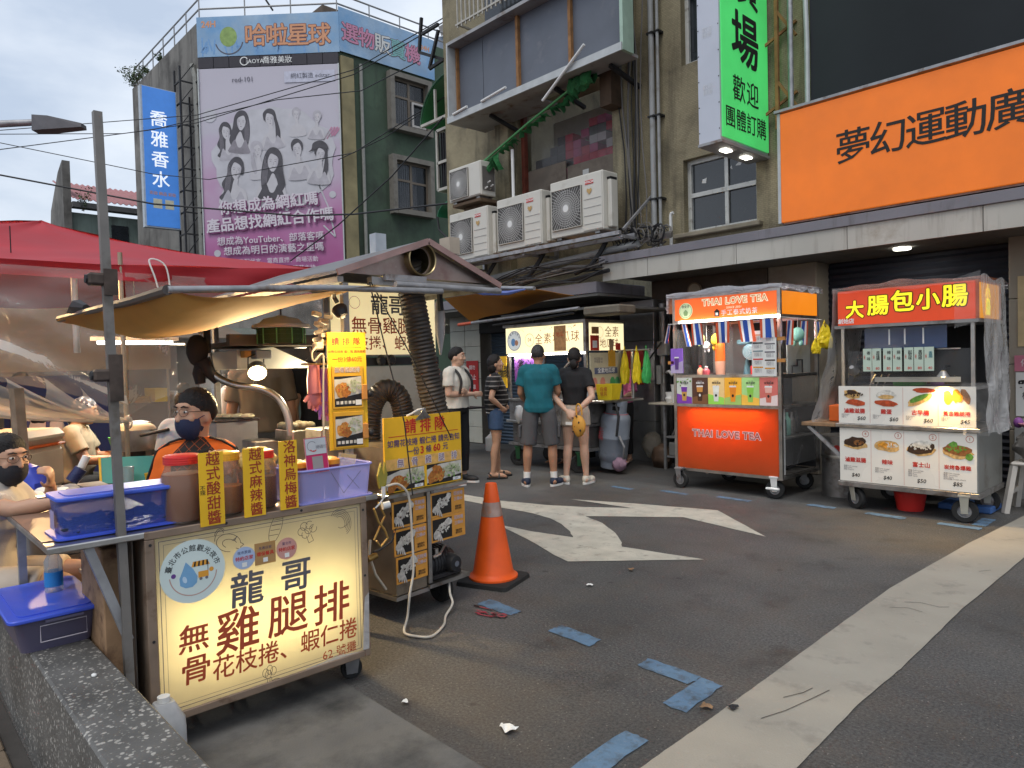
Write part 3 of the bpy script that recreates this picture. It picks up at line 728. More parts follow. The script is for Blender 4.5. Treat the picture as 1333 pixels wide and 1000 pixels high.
sh=thing('bracket_shelf','grey angle iron shelf with diagonal brackets carrying the three air conditioners','shelf',(-7.6,7.5,3.1))
mb=MB();mb.box(-9.5,-5.75,7.30,7.345,3.085,3.135);mb.box(-9.5,-5.75,7.62,7.665,3.085,3.135)
part('rail',mb,GALV,sh)
for x in(-9.3,-7.6,-5.78):
	part('bracket',MB().box(x,x+.045,7.346,8.095,3.05,3.084),GALV,sh)
	part('upright',MB().box(x,x+.045,8.04,8.096,3.086,3.75),GALV,sh)
	part('diagonal',MB().bar((x+.022,7.4,3.16),(x+.022,8.06,3.7),.03),GALV,sh)
b2_=thing('bracket_shelf','small rusty shelf under the old white air conditioner','shelf',(-8.9,7.6,4.05))
mb=MB();mb.box(-9.2,-8.5,7.34,8.09,4.03,4.075);mb.box(-9.1,-8.6,7.5,8.09,3.97,4.028)
part('plate',mb,mat('rusty_plate',(.12,.08,.05),.8,.2,.3),b2_)
solo('vent_pipe',MB().cyl((-8.02,7.6,3.95),(-8.02,7.6,4.75),.025),WHITEP,'white upright plastic vent pipe right of the old white air conditioner','pipe',smooth=True)
# orange sign box
ORS=lit('lit_orange_face',(.88,.185,.008),.40,base=(.34,.085,.006))
og=thing('shop_sign','huge orange lit shop sign with black characters above the canopy','shop sign',(-1.5,7.6,2.9))
part('sign_face',MB().box(-3.70,1.2,7.55,7.60,2.93,4.10),ORS,og)
part('sign_back',MB().box(-3.72,1.2,7.602,7.85,2.91,4.115),sbm,og)
part('top_cap',MB().box(-3.76,1.2,7.52,7.86,4.118,4.145),GALV,og)
part('edge_strip',MB().box(-3.735,-3.702,7.545,7.60,2.92,4.11),mat('pale_sheet',(.48,.5,.5),.5),og)
for i,ch in enumerate('夢幻運動廣場'):
	text(ch,.36,INKK,og,FS(-2.935+i*.333,7.547,3.56),bold=.012,name='sign_character')
	# green blade sign
GRS=lit('lit_green_face',(.075,.66,.155),.44,base=(.06,.45,.12))
gs=thing('shop_sign','tall green lit blade sign with black characters hung over the canopy','shop sign',(-4.2,7.5,3.8))
sil=mat('silver_sheet',(.52,.54,.60),.4,.3,.06,2)
part('sign_case',MB().box(-4.37,-4.105,7.0,8.06,3.83,9),sil,gs)
part('green_face',MB().box(-4.104,-4.09,7.03,8.05,3.87,9),GRS,gs)
part('base_plate',MB().box(-4.38,-4.085,6.99,8.07,3.80,3.829),sbm,gs)
for y in(7.25,7.7):part('base_light',MB().box(-4.27,-4.19,y,y+.14,3.785,3.799),mat('lit_diffuser',(.9,.9,.85),.4),gs)
for k in range(9):
	for x in(-4.36,-4.115):part('rivet',MB().ell((x,6.998,3.95+k*.28),(.007,.005,.007),6,4),IRON,gs)
for k in(0,1):text('歡迎\n團體',.06,mat('pale_print',(.66,.68,.72),.5),gs,FS(-4.25,6.999,4.4+k*.62),w=.001)
text('廣',.60,INKK,gs,FE(-4.089,7.55,5.65),bold=.02,name='sign_character')
text('場',.62,INKK,gs,FE(-4.089,7.53,4.98),bold=.025,name='sign_character')
text('歡迎',.30,INKK,gs,FE(-4.089,7.53,4.43),bold=.012,space=1.12,name='sign_character',sx=.95)
text('團體訂購',.25,INKK,gs,FE(-4.089,7.53,4.09),bold=.012,space=1.0,name='sign_character',sx=.92)
mb=MB()
for z in(4.3,5.1,5.9):mb.bar((-4.1,8.0,z),(-3.75,8.08,z+.2),.03);mb.bar((-3.72,8.0,z),(-3.95,8.0,z+.35),.03)
mb.bar((-3.95,8.0,4.1),(-3.95,8.0,7),.04);part('support_truss',mb,mat('rusty_strut',(.30,.15,.06),.8),gs)
solo('steel_tube',MB().cyl((-3.74,7.9,4.16),(-3.74,7.9,7),.03),GALV,'thin grey steel tube standing left of the dark hoarding','tube',smooth=True)
# dark hoarding over the upper floor
hb=thing('dark_hoarding','large blank dark grey sheeted hoarding above the orange sign','hoarding',(-1.5,8.0,4.3))
part('sheet',MB().grid(lambda u,v:(-3.55+u*5.5,7.98+.012*math.sin(u*9)+.02*noise.noise((u*4,v*3,0)),4.16+v*6),30,24),mat('dark_sheet',(.018,.021,.024),.5,0,.4,.5,spec=.2),hb,smooth=True)
part('edge_pole',MB().tube([(-3.58,7.96,4.15),(-3.575,7.95,5),(-3.60,7.95,6),(-3.585,7.95,10)],.028,8),mat('pale_sheet',(.48,.5,.5),.5),hb,smooth=True)
# small things on the walls
def notice(name,label,M,w,h,m,lines,cat='notice',group=None,parentbox=.006):
	t=thing(name,label,cat,M.translation,group=group)
	part('sheet',MB(M).box(-w/2,w/2,-h/2,h/2,0,parentbox),m,t)
	for s_,size,im,u,v,*kw in lines:text(s_,size,im,t,M,u,v,parentbox+.002,**(kw[0]if kw else{}))
	return t
REDN=mat('red_notice',(.42,.02,.02),.5,0,.1)
notice('wall_notice','red wall notice on the metal panel right of the vegan cart',FS(-6.32,8.335,1.36),.30,.50,REDN,[('公告',.07,INKW,0,.15),('禁止',.09,INKW,0,0),('停車',.11,INKW,0,-.13)],group='red wall notices')
notice('wall_notice','red wall notice on the pale tiled pillar behind the waiting customers',FS(-10.12,8.435,1.22),.34,.62,REDN,[('請勿',.09,INKW,0,.18),('禁止',.11,INKW,0,.0),('停車',.10,INKW,0,-.18)],group='red wall notices')
notice('wall_notice','pale yellow poster on the wall panel right of the sausage cart',FS(-1.55,8.585,1.85),.42,.7,mat('pale_yellow_paper',(.58,.45,.25),.7),[('公告',.09,INKR,0,.2),('垃圾不落地',.06,INKK,0,0)],group='papers right of the sausage cart')
notice('wall_notice','pink sticker below the pale yellow poster',FS(-1.66,8.585,1.33),.26,.16,mat('pink_paper',(.6,.2,.28),.6),[('停車',.08,INKW,0,0)],group='papers right of the sausage cart')
notice('wall_notice','white sticker with bold letters on the wall at the right edge',FS(-1.58,8.585,1.02),.40,.44,PAPERW,[('go M',.13,INKK,-.05,.12,{'bold':.03}),('機車',.08,INKK,-.07,-.02),('900',.10,INKK,-.05,-.13)],group='papers right of the sausage cart')
cl=thing('wall_clock','round cream disc hanging under the canopy left of the tea cart','wall clock',(-5.45,8.58,2.38))
part('dial',MB(FS(-5.45,8.57,2.40)).poly([(.105*math.cos(q*.2618),.105*math.sin(q*.2618))for q in range(24)],0,.03),mat('cream_disc',(.42,.36,.26),.6),cl)
part('rim',MB(FS(-5.45,8.57,2.40)).ring(0,0,.092,.112,.033),mat('brown_rim',(.2,.14,.09),.6),cl,thick=.004)
# pipes and meters in the alcove
ap=thing('alcove_pipes','cluster of dark pipes and meter boxes in the alcove left of the tea cart','pipes',(-5.6,8.6,0))
for k,x in enumerate((-5.92,-5.82,-5.7,-5.58,-5.42,-5.3)):
	part('pipe',MB().cyl((x,8.45+.04*(k%3),0),(x,8.45+.04*(k%3),2.25),(.05,.03,.045,.025,.05,.03)[k]),(STEELD,IRON,mat('dark_pipe',(.06,.06,.065),.5),IRON,mat('dark_pipe',(.06,.06,.065),.5),STEELD)[k],ap,smooth=True)
part('meter_box',MB().box(-5.92,-5.76,8.3,8.4,1.52,1.72),mat('grey_meter',(.28,.28,.27),.5),ap,bevel=.01)
part('pale_conduit',MB().cyl((-5.90,8.32,1.12),(-5.90,8.32,1.38),.04),mat('grey_meter',(.28,.28,.27),.5),ap,smooth=True)
part('tap',MB().tube([(-5.8,8.36,1.28),(-5.72,8.3,1.3),(-5.66,8.3,1.24)],.02,8),WHITEP,ap,smooth=True)
part('pan',MB(FS(-5.5,8.38,1.25)).poly([(.15*math.cos(q*.35),.15*math.sin(q*.35))for q in range(18)],0,.05),IRON,ap)
part('pan_handle',MB().bar((-5.5,8.36,1.4),(-5.5,8.36,1.72),.03),IRON,ap)
part('cable',MB().tube([(-6.4,8.2,1.0),(-6.2,8.2,1.25),(-5.95,8.2,1.5),(-5.8,8.25,1.7)],.012,6),WIRE,ap,smooth=True)
# ================================================================== BACKGROUND BUILDINGS
GREENW=mat('green_painted_render',(.062,.096,.064),.8,0,.2,.8,.2,8,dirt=((.035,.042,.034),.9,.48,.75),streak=((.03,.034,.03),1.2,.55,.85,(2,2,.25)))
GREYW=mat('weathered_grey_concrete',(.19,.18,.165),.9,0,.25,.5,.2,8,dirt=((.055,.05,.047),.8,.46,.74),streak=((.05,.047,.043),1.2,.5,.8,(2,2,.2)))
GB=thing('walkup_building','old green and grey corner building carrying the giant pink poster and blue sign','building',(-24,14,0))
cA,cB=(-22.0,12.74),(-25.46,9.28)
mb=MB();mb.quad((cA[0],cA[1],0),(cA[0],28,0),(cA[0],28,13.7),(cA[0],cA[1],13.7));part('east_wall',mb,GREENW,GB)
mb=MB();mb.quad((cB[0],cB[1],0),(cA[0],cA[1],0),(cA[0],cA[1],13.6),(cB[0],cB[1],13.6));part('corner_wall',mb,GREYW,GB)
mb=MB();mb.quad((-33.2,cB[1],0),(cB[0],cB[1],0),(cB[0],cB[1],13.55),(-33.2,cB[1],13.55));part('south_wall',mb,GREYW,GB)
mb=MB();mb.quad((-33.2,28,0),(-33.2,cB[1],0),(-33.2,cB[1],13.55),(-33.2,28,13.55));mb.poly([(-33.2,9.28),(-25.46,9.28),(-22,12.74),(-22,28),(-33.2,28)],13.5);part('rear_wall',mb,GREYW,GB)
part('corner_strip',MB().box(-21.998,-21.9,12.76,13.25,0,12.2),mat('yellowed_render',(.26,.22,.12),.85,0,.3,1.5),GB)
FR=mat('grey_concrete_surround',(.20,.185,.16),.85,0,.2,2,dirt=((.08,.07,.06),2,.5,.75))
BRF=mat('brown_window_frame',(.16,.13,.10),.6,0,.1)
CURT=mat('pale_curtain',(.36,.36,.38),.8,0,.15,20)
for z0,z1 in((10.25,11.98),(7.22,8.98)):
	y0,y1=14.82,16.32
	mb=MB();t_=.18
	mb.box(-22,-21.72,y0-t_,y0,z0-t_,z1+t_);mb.box(-22,-21.72,y1,y1+t_,z0-t_,z1+t_);mb.box(-22,-21.721,y0,y1,z1,z1+t_);mb.box(-22,-21.68,y0-.001,y1+.001,z0-t_,z0)
	sur=part('window_surround',mb,FR,GB)
	mb=MB();X=-21.93;ym=y0+.74
	for a,b,c,d in((y0,y1,z0,z0+.07),(y0,y1,z1-.07,z1),(y0,y0+.07,z0+.07,z1-.07),(y1-.07,y1,z0+.07,z1-.07),(ym-.05,ym+.05,z0+.07,z1-.07),(y0+.07,ym-.05,z0+1.05,z0+1.13),(ym+.05,y1-.07,z0+1.02,z0+1.1)):
		mb.box(X-.05,X,a,b,c,d)
	fr=part('window_frame',mb,BRF,sur)
	part('curtain',MB().grid(lambda u,v:(-21.984+.012*math.sin(u*40),y0+.08+u*.6,z0+.1+v*(z1-z0-.2)),30,2),CURT,sur)
	part('curtain',MB().grid(lambda u,v:(-21.984+.012*math.sin(u*40),ym+.07+u*.2,z0+.1+v*(z1-z0-.2)),12,2),CURT,sur)
	part('pane',MB().box(X-.03,X-.024,y0+.07,y1-.07,z0+.07,z1-.07),film('window_glass',(.03,.035,.04),.25,.06,2,.02),sur)
	if z0>10:
		mb=MB();yy=ym+.06
		for a,b,c,d in((yy,yy+.62,z0+.08,z0+.15),(yy,yy+.62,z0+.92,z0+.99),(yy,yy+.07,z0+.15,z0+.92),(yy+.55,yy+.62,z0+.15,z0+.92)):mb.box(-21.86,-21.82,a,b,c,d)
		part('open_sash',mb,mat('pale_sash',(.42,.40,.38),.6),sur)
	part('dark_room',MB().box(-21.999,-21.992,y0,y1,z0,z1),DARK,sur)
for y in(13.55,):part('drain_pipe',MB().cyl((-21.93,y,3),(-21.93,y,12.1),.06),mat('grey_drain',(.24,.24,.22),.6),GB,smooth=True)
part('old_pipe',MB().tube([(-21.9,13.1,5.3),(-21.8,14,5.25),(-21.8,15.3,5.2),(-21.8,15.4,4.2)],.06,8),mat('grey_drain',(.24,.24,.22),.6),GB,smooth=True)
part('roof_shed',MB().box(-27,-23.5,13,16,13.6,14.6),mat('rusty_shed',(.12,.09,.07),.8,0,.3,2),GB)
RAILM=mat('grey_railing',(.30,.30,.30),.5,.4,.1)
rail=thing('roof_railing','thin grey pipe railing round the roof of the corner building','railing',(-24,12,13.6))
RP=[(-33.1,9.34),(-25.45,9.34),(-22.05,12.74),(-22.05,27)]
for z in(14.0,14.35):part('rail',MB().tube([(x,y,z)for x,y in RP],.03,6),RAILM,rail)
for a,b in zip(RP[:-1],RP[1:]):
	n=max(2,int(math.dist(a,b)/1.25))
	for k in range(n+1 if b is RP[-1]else n):
		x,y=a[0]+(b[0]-a[0])*k/n,a[1]+(b[1]-a[1])*k/n
		part('baluster',MB().cyl((x,y,13.45),(x,y,14.35),.025,n=6),RAILM,rail)
		# roof-edge weeds
WEED=mat('weed_leaf',(.06,.10,.035),.7,0,.4,3)
random.seed(21)
def weed(label,c,hgt,n,lean=(0,0),group=None):
	t=thing('wild_shrub',label,'plant',c,group=group)
	for k in range(n):
		a=random.uniform(0,6.28);L=hgt*random.uniform(.5,1);dx,dy=math.cos(a)*.4*L+lean[0]*L,math.sin(a)*.4*L+lean[1]*L
		st=[(c[0],c[1],c[2]),(c[0]+dx*.4,c[1]+dy*.4,c[2]+L*.6),(c[0]+dx,c[1]+dy,c[2]+L)]
		part('stem',MB().tube(st,[.012,.009,.004],4),mat('brown_stem',(.09,.07,.04),.8),t)
		lm=MB()
		for i in range(26):
			u=random.uniform(.25,1.0);p=Vector(st[0]).lerp(Vector(st[2]),u)+Vector((random.gauss(0,.08),random.gauss(0,.08),random.gauss(0,.07)))*hgt
			s_=random.uniform(.03,.07)*max(.7,hgt);d1=Vector((random.gauss(0,1),random.gauss(0,1),random.gauss(0,.6))).normalized();d2=d1.orthogonal().normalized()
			lm.add([p-d1*s_,p+d2*s_*.5,p+d1*s_,p-d2*s_*.5],[(0,1,2,3)])
		part('foliage',lm,WEED,t,kind='stuff')
for k,(x,h_)in enumerate(((-33.0,.9),(-32.5,1.0),(-31.9,.7),(-31.2,.55),(-29.6,.4))):
	weed(('largest wild shrub sprawling past the left end of the grey roof edge','second wild shrub from the left end of the grey roof edge','middle wild shrub of those growing on the grey roof edge','low wild shrub fourth along the grey roof edge','lone wild shrub nearest the poster on the grey roof edge')[k],(x,9.36,13.5),h_,8,(-.4,-.2),'weeds along the grey roof edge')
fl=thing('floodlight','dark floodlight on an arm above the roof railing of the poster building','floodlight',(-24.5,10.6,14.6))
part('housing',MB().cbox((-24.6,10.45,14.95),(.5,.35,.22),.78),IRON,fl,bevel=.02);part('arm',MB().tube([(-24.5,10.6,15.05),(-24.3,10.9,14.9),(-23.9,11.3,14.0)],.035,6),IRON,fl)
# banner round the corner, black strip and the poster
u45=(math.sqrt(.5),math.sqrt(.5),0)
def CH(k,z,off=.05):
	return FM((cB[0]+k*u45[0]+off*u45[0],cB[1]+k*u45[1]-off*u45[1],z),u45,(0,0,1))
CW=math.dist(cA,cB)
BANB=mat('pale_blue_banner',(.30,.42,.56),.7,0,.2,.9,dirt=((.16,.33,.56),.8,.42,.7))
bn=thing('roof_banner','pale blue banner with cartoon coloured characters wrapped round the roof corner','banner',(-22,12,12.3))
part('banner_sheet',MB(CH(0,12.30,.06)).box(0,CW+.05,0,1.36,0,.03),BANB,bn)
part('banner_sheet',MB(FE(-21.93,12.72,12.34)).box(0,4.05,0,1.5,0,.03),BANB,bn)
ORI=mat('faded_orange_print',(.62,.30,.17),.7,0,.1);PNK=mat('faded_pink_print',(.55,.24,.36),.7,0,.1);DKR=mat('dark_outline_print',(.17,.08,.08),.7);PLW=mat('pale_print2',(.62,.62,.60),.7,0,.05);DGY=mat('dark_grey_print',(.10,.10,.13),.7)
def outlined(s_,size,fm,om,parent,M,u,v,bold=.02,ob=.05,w=.034,**k):
	text(s_,size,om,parent,M,u,v,w,bold=ob,**k);text(s_,size,fm,parent,M,u,v,w+.004,bold=bold,**k)
M_=CH(0,12.30,.06)
text('24H',.30,ORI,bn,M_,.42,1.10,.034,bold=.03)
for i,ch in enumerate('哈啦星球'):outlined(ch,.80,ORI,DKR,bn,M_,2.05+i*.74,.62-.02*i,w=.034)
E_=FE(-21.93,12.72,12.34)
for i,(ch,fm)in enumerate(zip('選物販賣機',(PNK,PNK,PLW,mat('teal_print',(.2,.42,.42),.7),PNK))):outlined(ch,.70,fm,DKR if i!=2 else DGY,bn,E_,.42+i*.66,.66,w=.034)
text('24H',.24,ORI,bn,E_,3.62,1.08,.034,bold=.03)
# the round green emblem is a plain disc with a ring, not a character
em=MB(M_);em.disc(1.10,.66,.30,.34,.034,22);part('banner_emblem',em,mat('faded_green_print',(.25,.36,.12),.7,0,.2),bn)
em=MB(M_);em.ring(1.12,.55,.46,.50,.036,24,3.4,6.1);part('banner_emblem_ring',em,DGY,bn)
em=MB(M_);random.seed(9)
for k in range(26):
	x=random.uniform(.1,CW-.1);em.stroke([(x,random.uniform(0,.3)),(x+random.uniform(-.15,.15),random.uniform(.3,.7))],.05,.032)
part('streak_print',em,mat('mid_blue_print',(.17,.33,.58),.7),bn,kind='stuff')
bs_=thing('shop_sign','narrow black sign strip between the blue banner and the pink poster','shop sign',(-24,11,11.9))
for k in range(9):part('panel',MB(CH(0,11.92,.05)).box(k*CW/9+.01,(k+1)*CW/9-.01,0,.36,0,.04),mat('black_panel',(.035,.03,.04),.5),bs_)
mb=MB(CH(0,11.92,.05));mb.ring(1.62,.19,.12,.15,.043,22,.6,5.9);part('round_logo',mb,INKW,bs_)
text('IAOYA',.20,INKW,bs_,CH(0,11.92,.05),2.0,.17,.043);text('喬雅美妝',.26,INKW,bs_,CH(0,11.92,.05),2.78,.18,.043)
def poster_mat():
	m=bpy.data.materials.new('pink_poster_print');m.use_nodes=True;t=m.node_tree;p=t.nodes['Principled BSDF'];p.inputs['Roughness'].default_value=.6
	c=t.nodes.new('ShaderNodeTexCoord');s=t.nodes.new('ShaderNodeSeparateXYZ');t.links.new(c.outputs['Object'],s.inputs[0])
	n=t.nodes.new('ShaderNodeTexNoise');n.inputs['Scale'].default_value=.55;n.inputs['Detail'].default_value=3;t.links.new(c.outputs['Object'],n.inputs['Vector'])
	mr=t.nodes.new('ShaderNodeMapRange');mr.inputs['From Min'].default_value=4.5;mr.inputs['From Max'].default_value=11.9;t.links.new(s.outputs['Z'],mr.inputs['Value'])
	ad=t.nodes.new('ShaderNodeMath');ad.operation='MULTIPLY_ADD';ad.inputs[1].default_value=.55;t.links.new(n.outputs['Fac'],ad.inputs[0]);t.links.new(mr.outputs['Result'],ad.inputs[2])
	r=t.nodes.new('ShaderNodeValToRGB');r.color_ramp.elements[0].position=.30;r.color_ramp.elements[0].color=(.37,.09,.25,1)
	r.color_ramp.elements[1].position=1.15;r.color_ramp.elements[1].color=(.50,.47,.54,1)
	for po,co in((.55,(.46,.18,.37,1)),(.78,(.50,.39,.51,1)),(.95,(.50,.43,.53,1))):
		e=r.color_ramp.elements.new(po);e.color=co
	t.links.new(ad.outputs[0],r.inputs['Fac']);t.links.new(r.outputs['Color'],p.inputs['Base Color']);return m
po=thing('wall_poster','giant pink and white poster of grey portraits and white slogans on the corner','poster',(-24,11,5))
P0=CH(0,4.4,.05);PH=7.5
part('poster_sheet',MB(P0).grid(lambda u,v:(u*CW,v*PH,.03+.012*noise.noise((u*5,v*7,0))),30,40),poster_mat(),po,smooth=True)
BKP=mat('black_print',(.085,.08,.092),.7,0,.2,4);GYP=mat('soft_grey_print',(.26,.24,.27),.7,0,.2,4);WHP=mat('white_print',(.52,.51,.55),.7,0,.08,3)
random.seed(14)
mb=MB(P0);mb.disc(2.55,4.35,2.15,1.75,.050,36,0,.06);part('white_cloud_print',mb,WHP,po)
def closed(pts,n=5):
	p=[Vector((x,y,0))for x,y in pts];out=[];L=len(p)
	for i in range(L):
		p0,p1,p2,p3=p[i-1],p[i],p[(i+1)%L],p[(i+2)%L]
		for k in range(n):
			t=k/n;q=.5*((2*p1)+(p2-p0)*t+(2*p0-5*p1+4*p2-p3)*t*t+(3*p1-p0-3*p2+p3)*t**3);out.append((q.x,q.y))
	return out
LGP=mat('light_grey_print',(.44,.42,.46),.7,0,.12,5);SKP=mat('pale_face_print',(.54,.52,.55),.7,0,.05,5)
HAIRS={'long':[(-.26,-.75),(-.31,-.35),(-.25,.12),(-.12,.36),(.08,.38),(.23,.2),(.28,-.2),(.36,-.6),(.22,-.8),(.12,-.45),(0,-.3),(-.12,-.55)],'wavy':[(-.42,-.80),(-.30,-.62),(-.38,-.40),(-.26,-.15),(-.24,.16),(-.08,.37),(.12,.34),(.22,.1),(.2,-.1),(.05,-.1),(-.05,-.3),(-.10,-.62),(-.22,-.9)],'up':[(-.19,-.02),(-.22,.2),(-.1,.36),(.06,.39),(.2,.26),(.21,.02),(.12,.12),(0,.2),(-.1,.14)],'side':[(-.2,.0),(-.2,.25),(0,.38),(.2,.28),(.25,-.05),(.30,-.45),(.24,-.8),(.12,-.7),(.16,-.2),(.1,.1),(-.05,.2)]}
def portrait(u,v,s_,hair,tilt=0,flip=1,top=0,wl=.052,grey=False):
	"""a plain printed head and shoulders, no particular person"""
	M=P0@T((u,v,wl))@Matrix.Rotation(tilt,4,'Z')@Matrix.Diagonal((s_*flip,s_,.18,1));hp=LGP if grey else BKP
	part('portrait_body',MB(M).poly(closed([(-.36,-1.0),(-.37,-.72),(-.27,-.52),(-.09,-.42),(-.07,-.22),(.07,-.22),(.09,-.42),(.29,-.54),(.38,-.75),(.36,-1.0)],4)),SKP,po)
	if hair!='up':part('portrait_hair',MB(M).poly(closed(HAIRS[hair]),.002),hp,po)
	part('portrait_face',MB(M).poly(closed([(-.145,.10),(-.12,.22),(.0,.27),(.12,.22),(.145,.08),(.12,-.10),(.05,-.235),(0,-.255),(-.05,-.235),(-.125,-.10)],4),.004),SKP,po)
	part('cheek_shade',MB(M).poly(closed([(.145,.08),(.12,-.10),(.05,-.235),(.07,-.12),(.085,.02),(.11,.15)],4),.006),LGP,po)
	part('portrait_fringe',MB(M).poly(closed([(-.17,-.05),(-.2,.2),(-.06,.36),(.1,.35),(.2,.2),(.175,-.02),(.13,.12),(.04,.19),(-.07,.22),(-.13,.1)],4),.008),hp,po)
	g=MB(M)
	for k in(-1,1):g.poly([(k*.065-.032,.018),(k*.065,.032),(k*.065+.032,.018),(k*.065,.006)],.010);g.stroke([(k*.03,.062),(k*.07,.075),(k*.10,.060)],.011,.010)
	g.poly([(-.035,-.135),(-.012,-.122),(.012,-.122),(.035,-.135),(0,-.155)],.010);g.stroke([(.012,.0),(.022,-.065),(.0,-.072)],.008,.010)
	part('portrait_features',g,GYP,po,kind='stuff')
	if top:part('portrait_dress',MB(M).poly(closed([(-.33,-1.0),(-.30,-.8),(-.2,-.58),(-.14,-.60),(-.05,-.80),(.06,-.80),(.15,-.60),(.21,-.6),(.31,-.8),(.34,-1.0)],3),.006),(LGP,BKP,GYP)[top-1],po)
	g=MB(M)
	for k in range(5):x=-.24+.03*k;g.stroke([(x-.04,-.62),(x-.02,-.2),(x+.03,.14)],.010,.0035)
	if hair in('long','wavy'):part('hair_strand',g,GYP,po,kind='stuff')
for i,a in enumerate(((.90,5.30,.95,'wavy',.10,1,1),(1.45,5.62,1.05,'long',-.10,-1,3),(2.45,5.68,1.0,'side',.12,1,1),(3.38,5.80,.72,'up',.05,1,0,True),(4.10,5.68,.72,'up',-.08,-1,1,True),(1.98,4.62,.95,'side',.14,-1,0,True),(1.22,3.98,1.22,'wavy',-.12,1,1),(3.38,4.62,1.02,'up',.08,-1,1),(4.18,4.42,1.0,'side',-.10,1,1),(2.52,4.22,1.28,'long',-.08,1,2))):portrait(*a[:7],wl=.052+.003*i,grey=len(a)>7)
part('portrait_cap',MB(P0).poly(closed([(3.88,4.62),(3.94,4.82),(4.2,4.9),(4.4,4.78),(4.45,4.6),(4.2,4.66),(3.78,4.52)]),.083),BKP,po)
SLM=mat('slogan_white',(.66,.60,.66),.6,0,.04);SLS=mat('slogan_shadow',(.20,.05,.15),.6)
def slog(s_,size,u,v,rot,bold=.03,sh=True):
	if sh:text(s_,size,SLS,po,P0,u+.045,v-.045,.100,bold=bold,rot=rot)
	text(s_,size,SLM,po,P0,u,v,.108,bold=bold,rot=rot)
slog('你想成為網紅嗎',.50,2.32,2.78,.075);slog('產品想找網紅合作嗎',.50,2.35,2.20,.07)
slog('想成為YouTuber、部落客嗎',.31,2.35,1.58,.03,.012);slog('想成為明日的演藝之星嗎',.32,2.45,1.22,.02,.012)
slog('商業配代言、電商直播、商場活動',.20,2.5,.83,.01,.004,False);slog('展場主持人、音樂製作、演藝主持',.20,2.4,.55,0,.004,False)
part('pale_pill',MB(P0).poly([(2.3,.12),(3.6,.12),(3.75,.24),(3.6,.38),(2.3,.38),(2.15,.24)],.05),mat('cream_print',(.60,.58,.44),.7),po);text('經紀平台',.22,DGY,po,P0,2.95,.25,.055)
text('red-101',.24,DGY,po,P0,1.55,7.08,.052);text('網紅製造 edstar',.20,DGY,po,P0,3.9,7.12,.052)
part('pale_strip',MB(P0).poly([(3.0,6.92),(4.75,6.92),(4.75,7.3),(3.0,7.3)],.048),mat('lilac_print',(.52,.52,.62),.7),po)
for u,v,r_ in((4.55,3.05,.12),(.45,1.15,.12),(.35,5.9,.24)):part('dot_print',MB(P0).disc(u,v,r_,r_,.05,18),WHP,po)
for k in range(4):part('ray_print',MB(P0).stroke([(4.3+.12*k,4.9+.05*k),(4.6+.1*k,5.35)],.05,.05),PNK,po)
part('tail_line',MB(P0).stroke([(4.0,3.6),(4.4,2.6),(4.6,1.6),(4.2,2.0)],.05,.05),WHP,po)
for a_ in(-.02,CW-.02):part('poster_edge',MB(P0).box(a_,a_+.04,0,PH,.05,.08),mat('pale_sheet',(.48,.5,.5),.5),po)
# blue blade sign and its ladder frame on the south wall
BLS=lit('lit_blue_face',(.055,.20,.56),.36,base=(.04,.16,.5))
bl=thing('shop_sign','tall blue blade sign with white characters left of the pink poster','shop sign',(-26,8,6.4))
part('sign_case',MB().box(-26.22,-26.0,7.50,8.66,6.4,11.15),mat('pale_case',(.45,.5,.55),.5),bl)
part('blue_face',MB().box(-25.999,-25.975,7.56,8.62,6.45,11.12),BLS,bl)
WHL=lit('lit_white_print',(.8,.85,.9),.4)
for i,ch in enumerate('喬雅香水'):text(ch,.58,WHL,bl,FE(-25.972,8.05,10.05-i*.68),bold=.014)
text('彩妝 飾品 彩妝',.13,ORI,bl,FE(-25.972,8.1,7.56),bold=.02)
for y in(7.92,8.3):part('pale_square',MB(FE(-25.97,y,7.22)).poly([(-.14,-.16),(.14,-.16),(.14,.16),(-.14,.16)]),mat('cream_print',(.60,.58,.44),.7),bl)
lf=thing('ladder_frame','black steel lattice frame fixing the blue sign to the grey wall','steel frame',(-26,9,6))
for x in(-26.3,-25.75):
	for y in(8.72,9.2):part('upright',MB().bar((x,y,5.2),(x,y,12.0 if y<9 else 11.2),.06),IRON,lf)
for k in range(9):
	z=5.5+k*.75
	part('rung',MB().bar((-26.3,8.72,z),(-25.75,8.72,z),.045),IRON,lf);part('rung',MB().bar((-25.75,8.72,z),(-25.75,9.25,z),.045),IRON,lf);part('rung',MB().bar((-25.75,9.2,z),(-25.46,9.2,z),.045),IRON,lf)
	part('brace',MB().bar((-25.75,8.72,z),(-25.75,9.2,z+.7),.03),IRON,lf)
solo('drain_pipe',MB().tube([(-25.9,9.2,12.2),(-25.65,9.2,11.7),(-25.62,9.2,5)],.09,8),mat('grey_drain',(.24,.24,.22),.6),'bent grey drainpipe on the grey wall beside the pink poster','pipe',smooth=True)
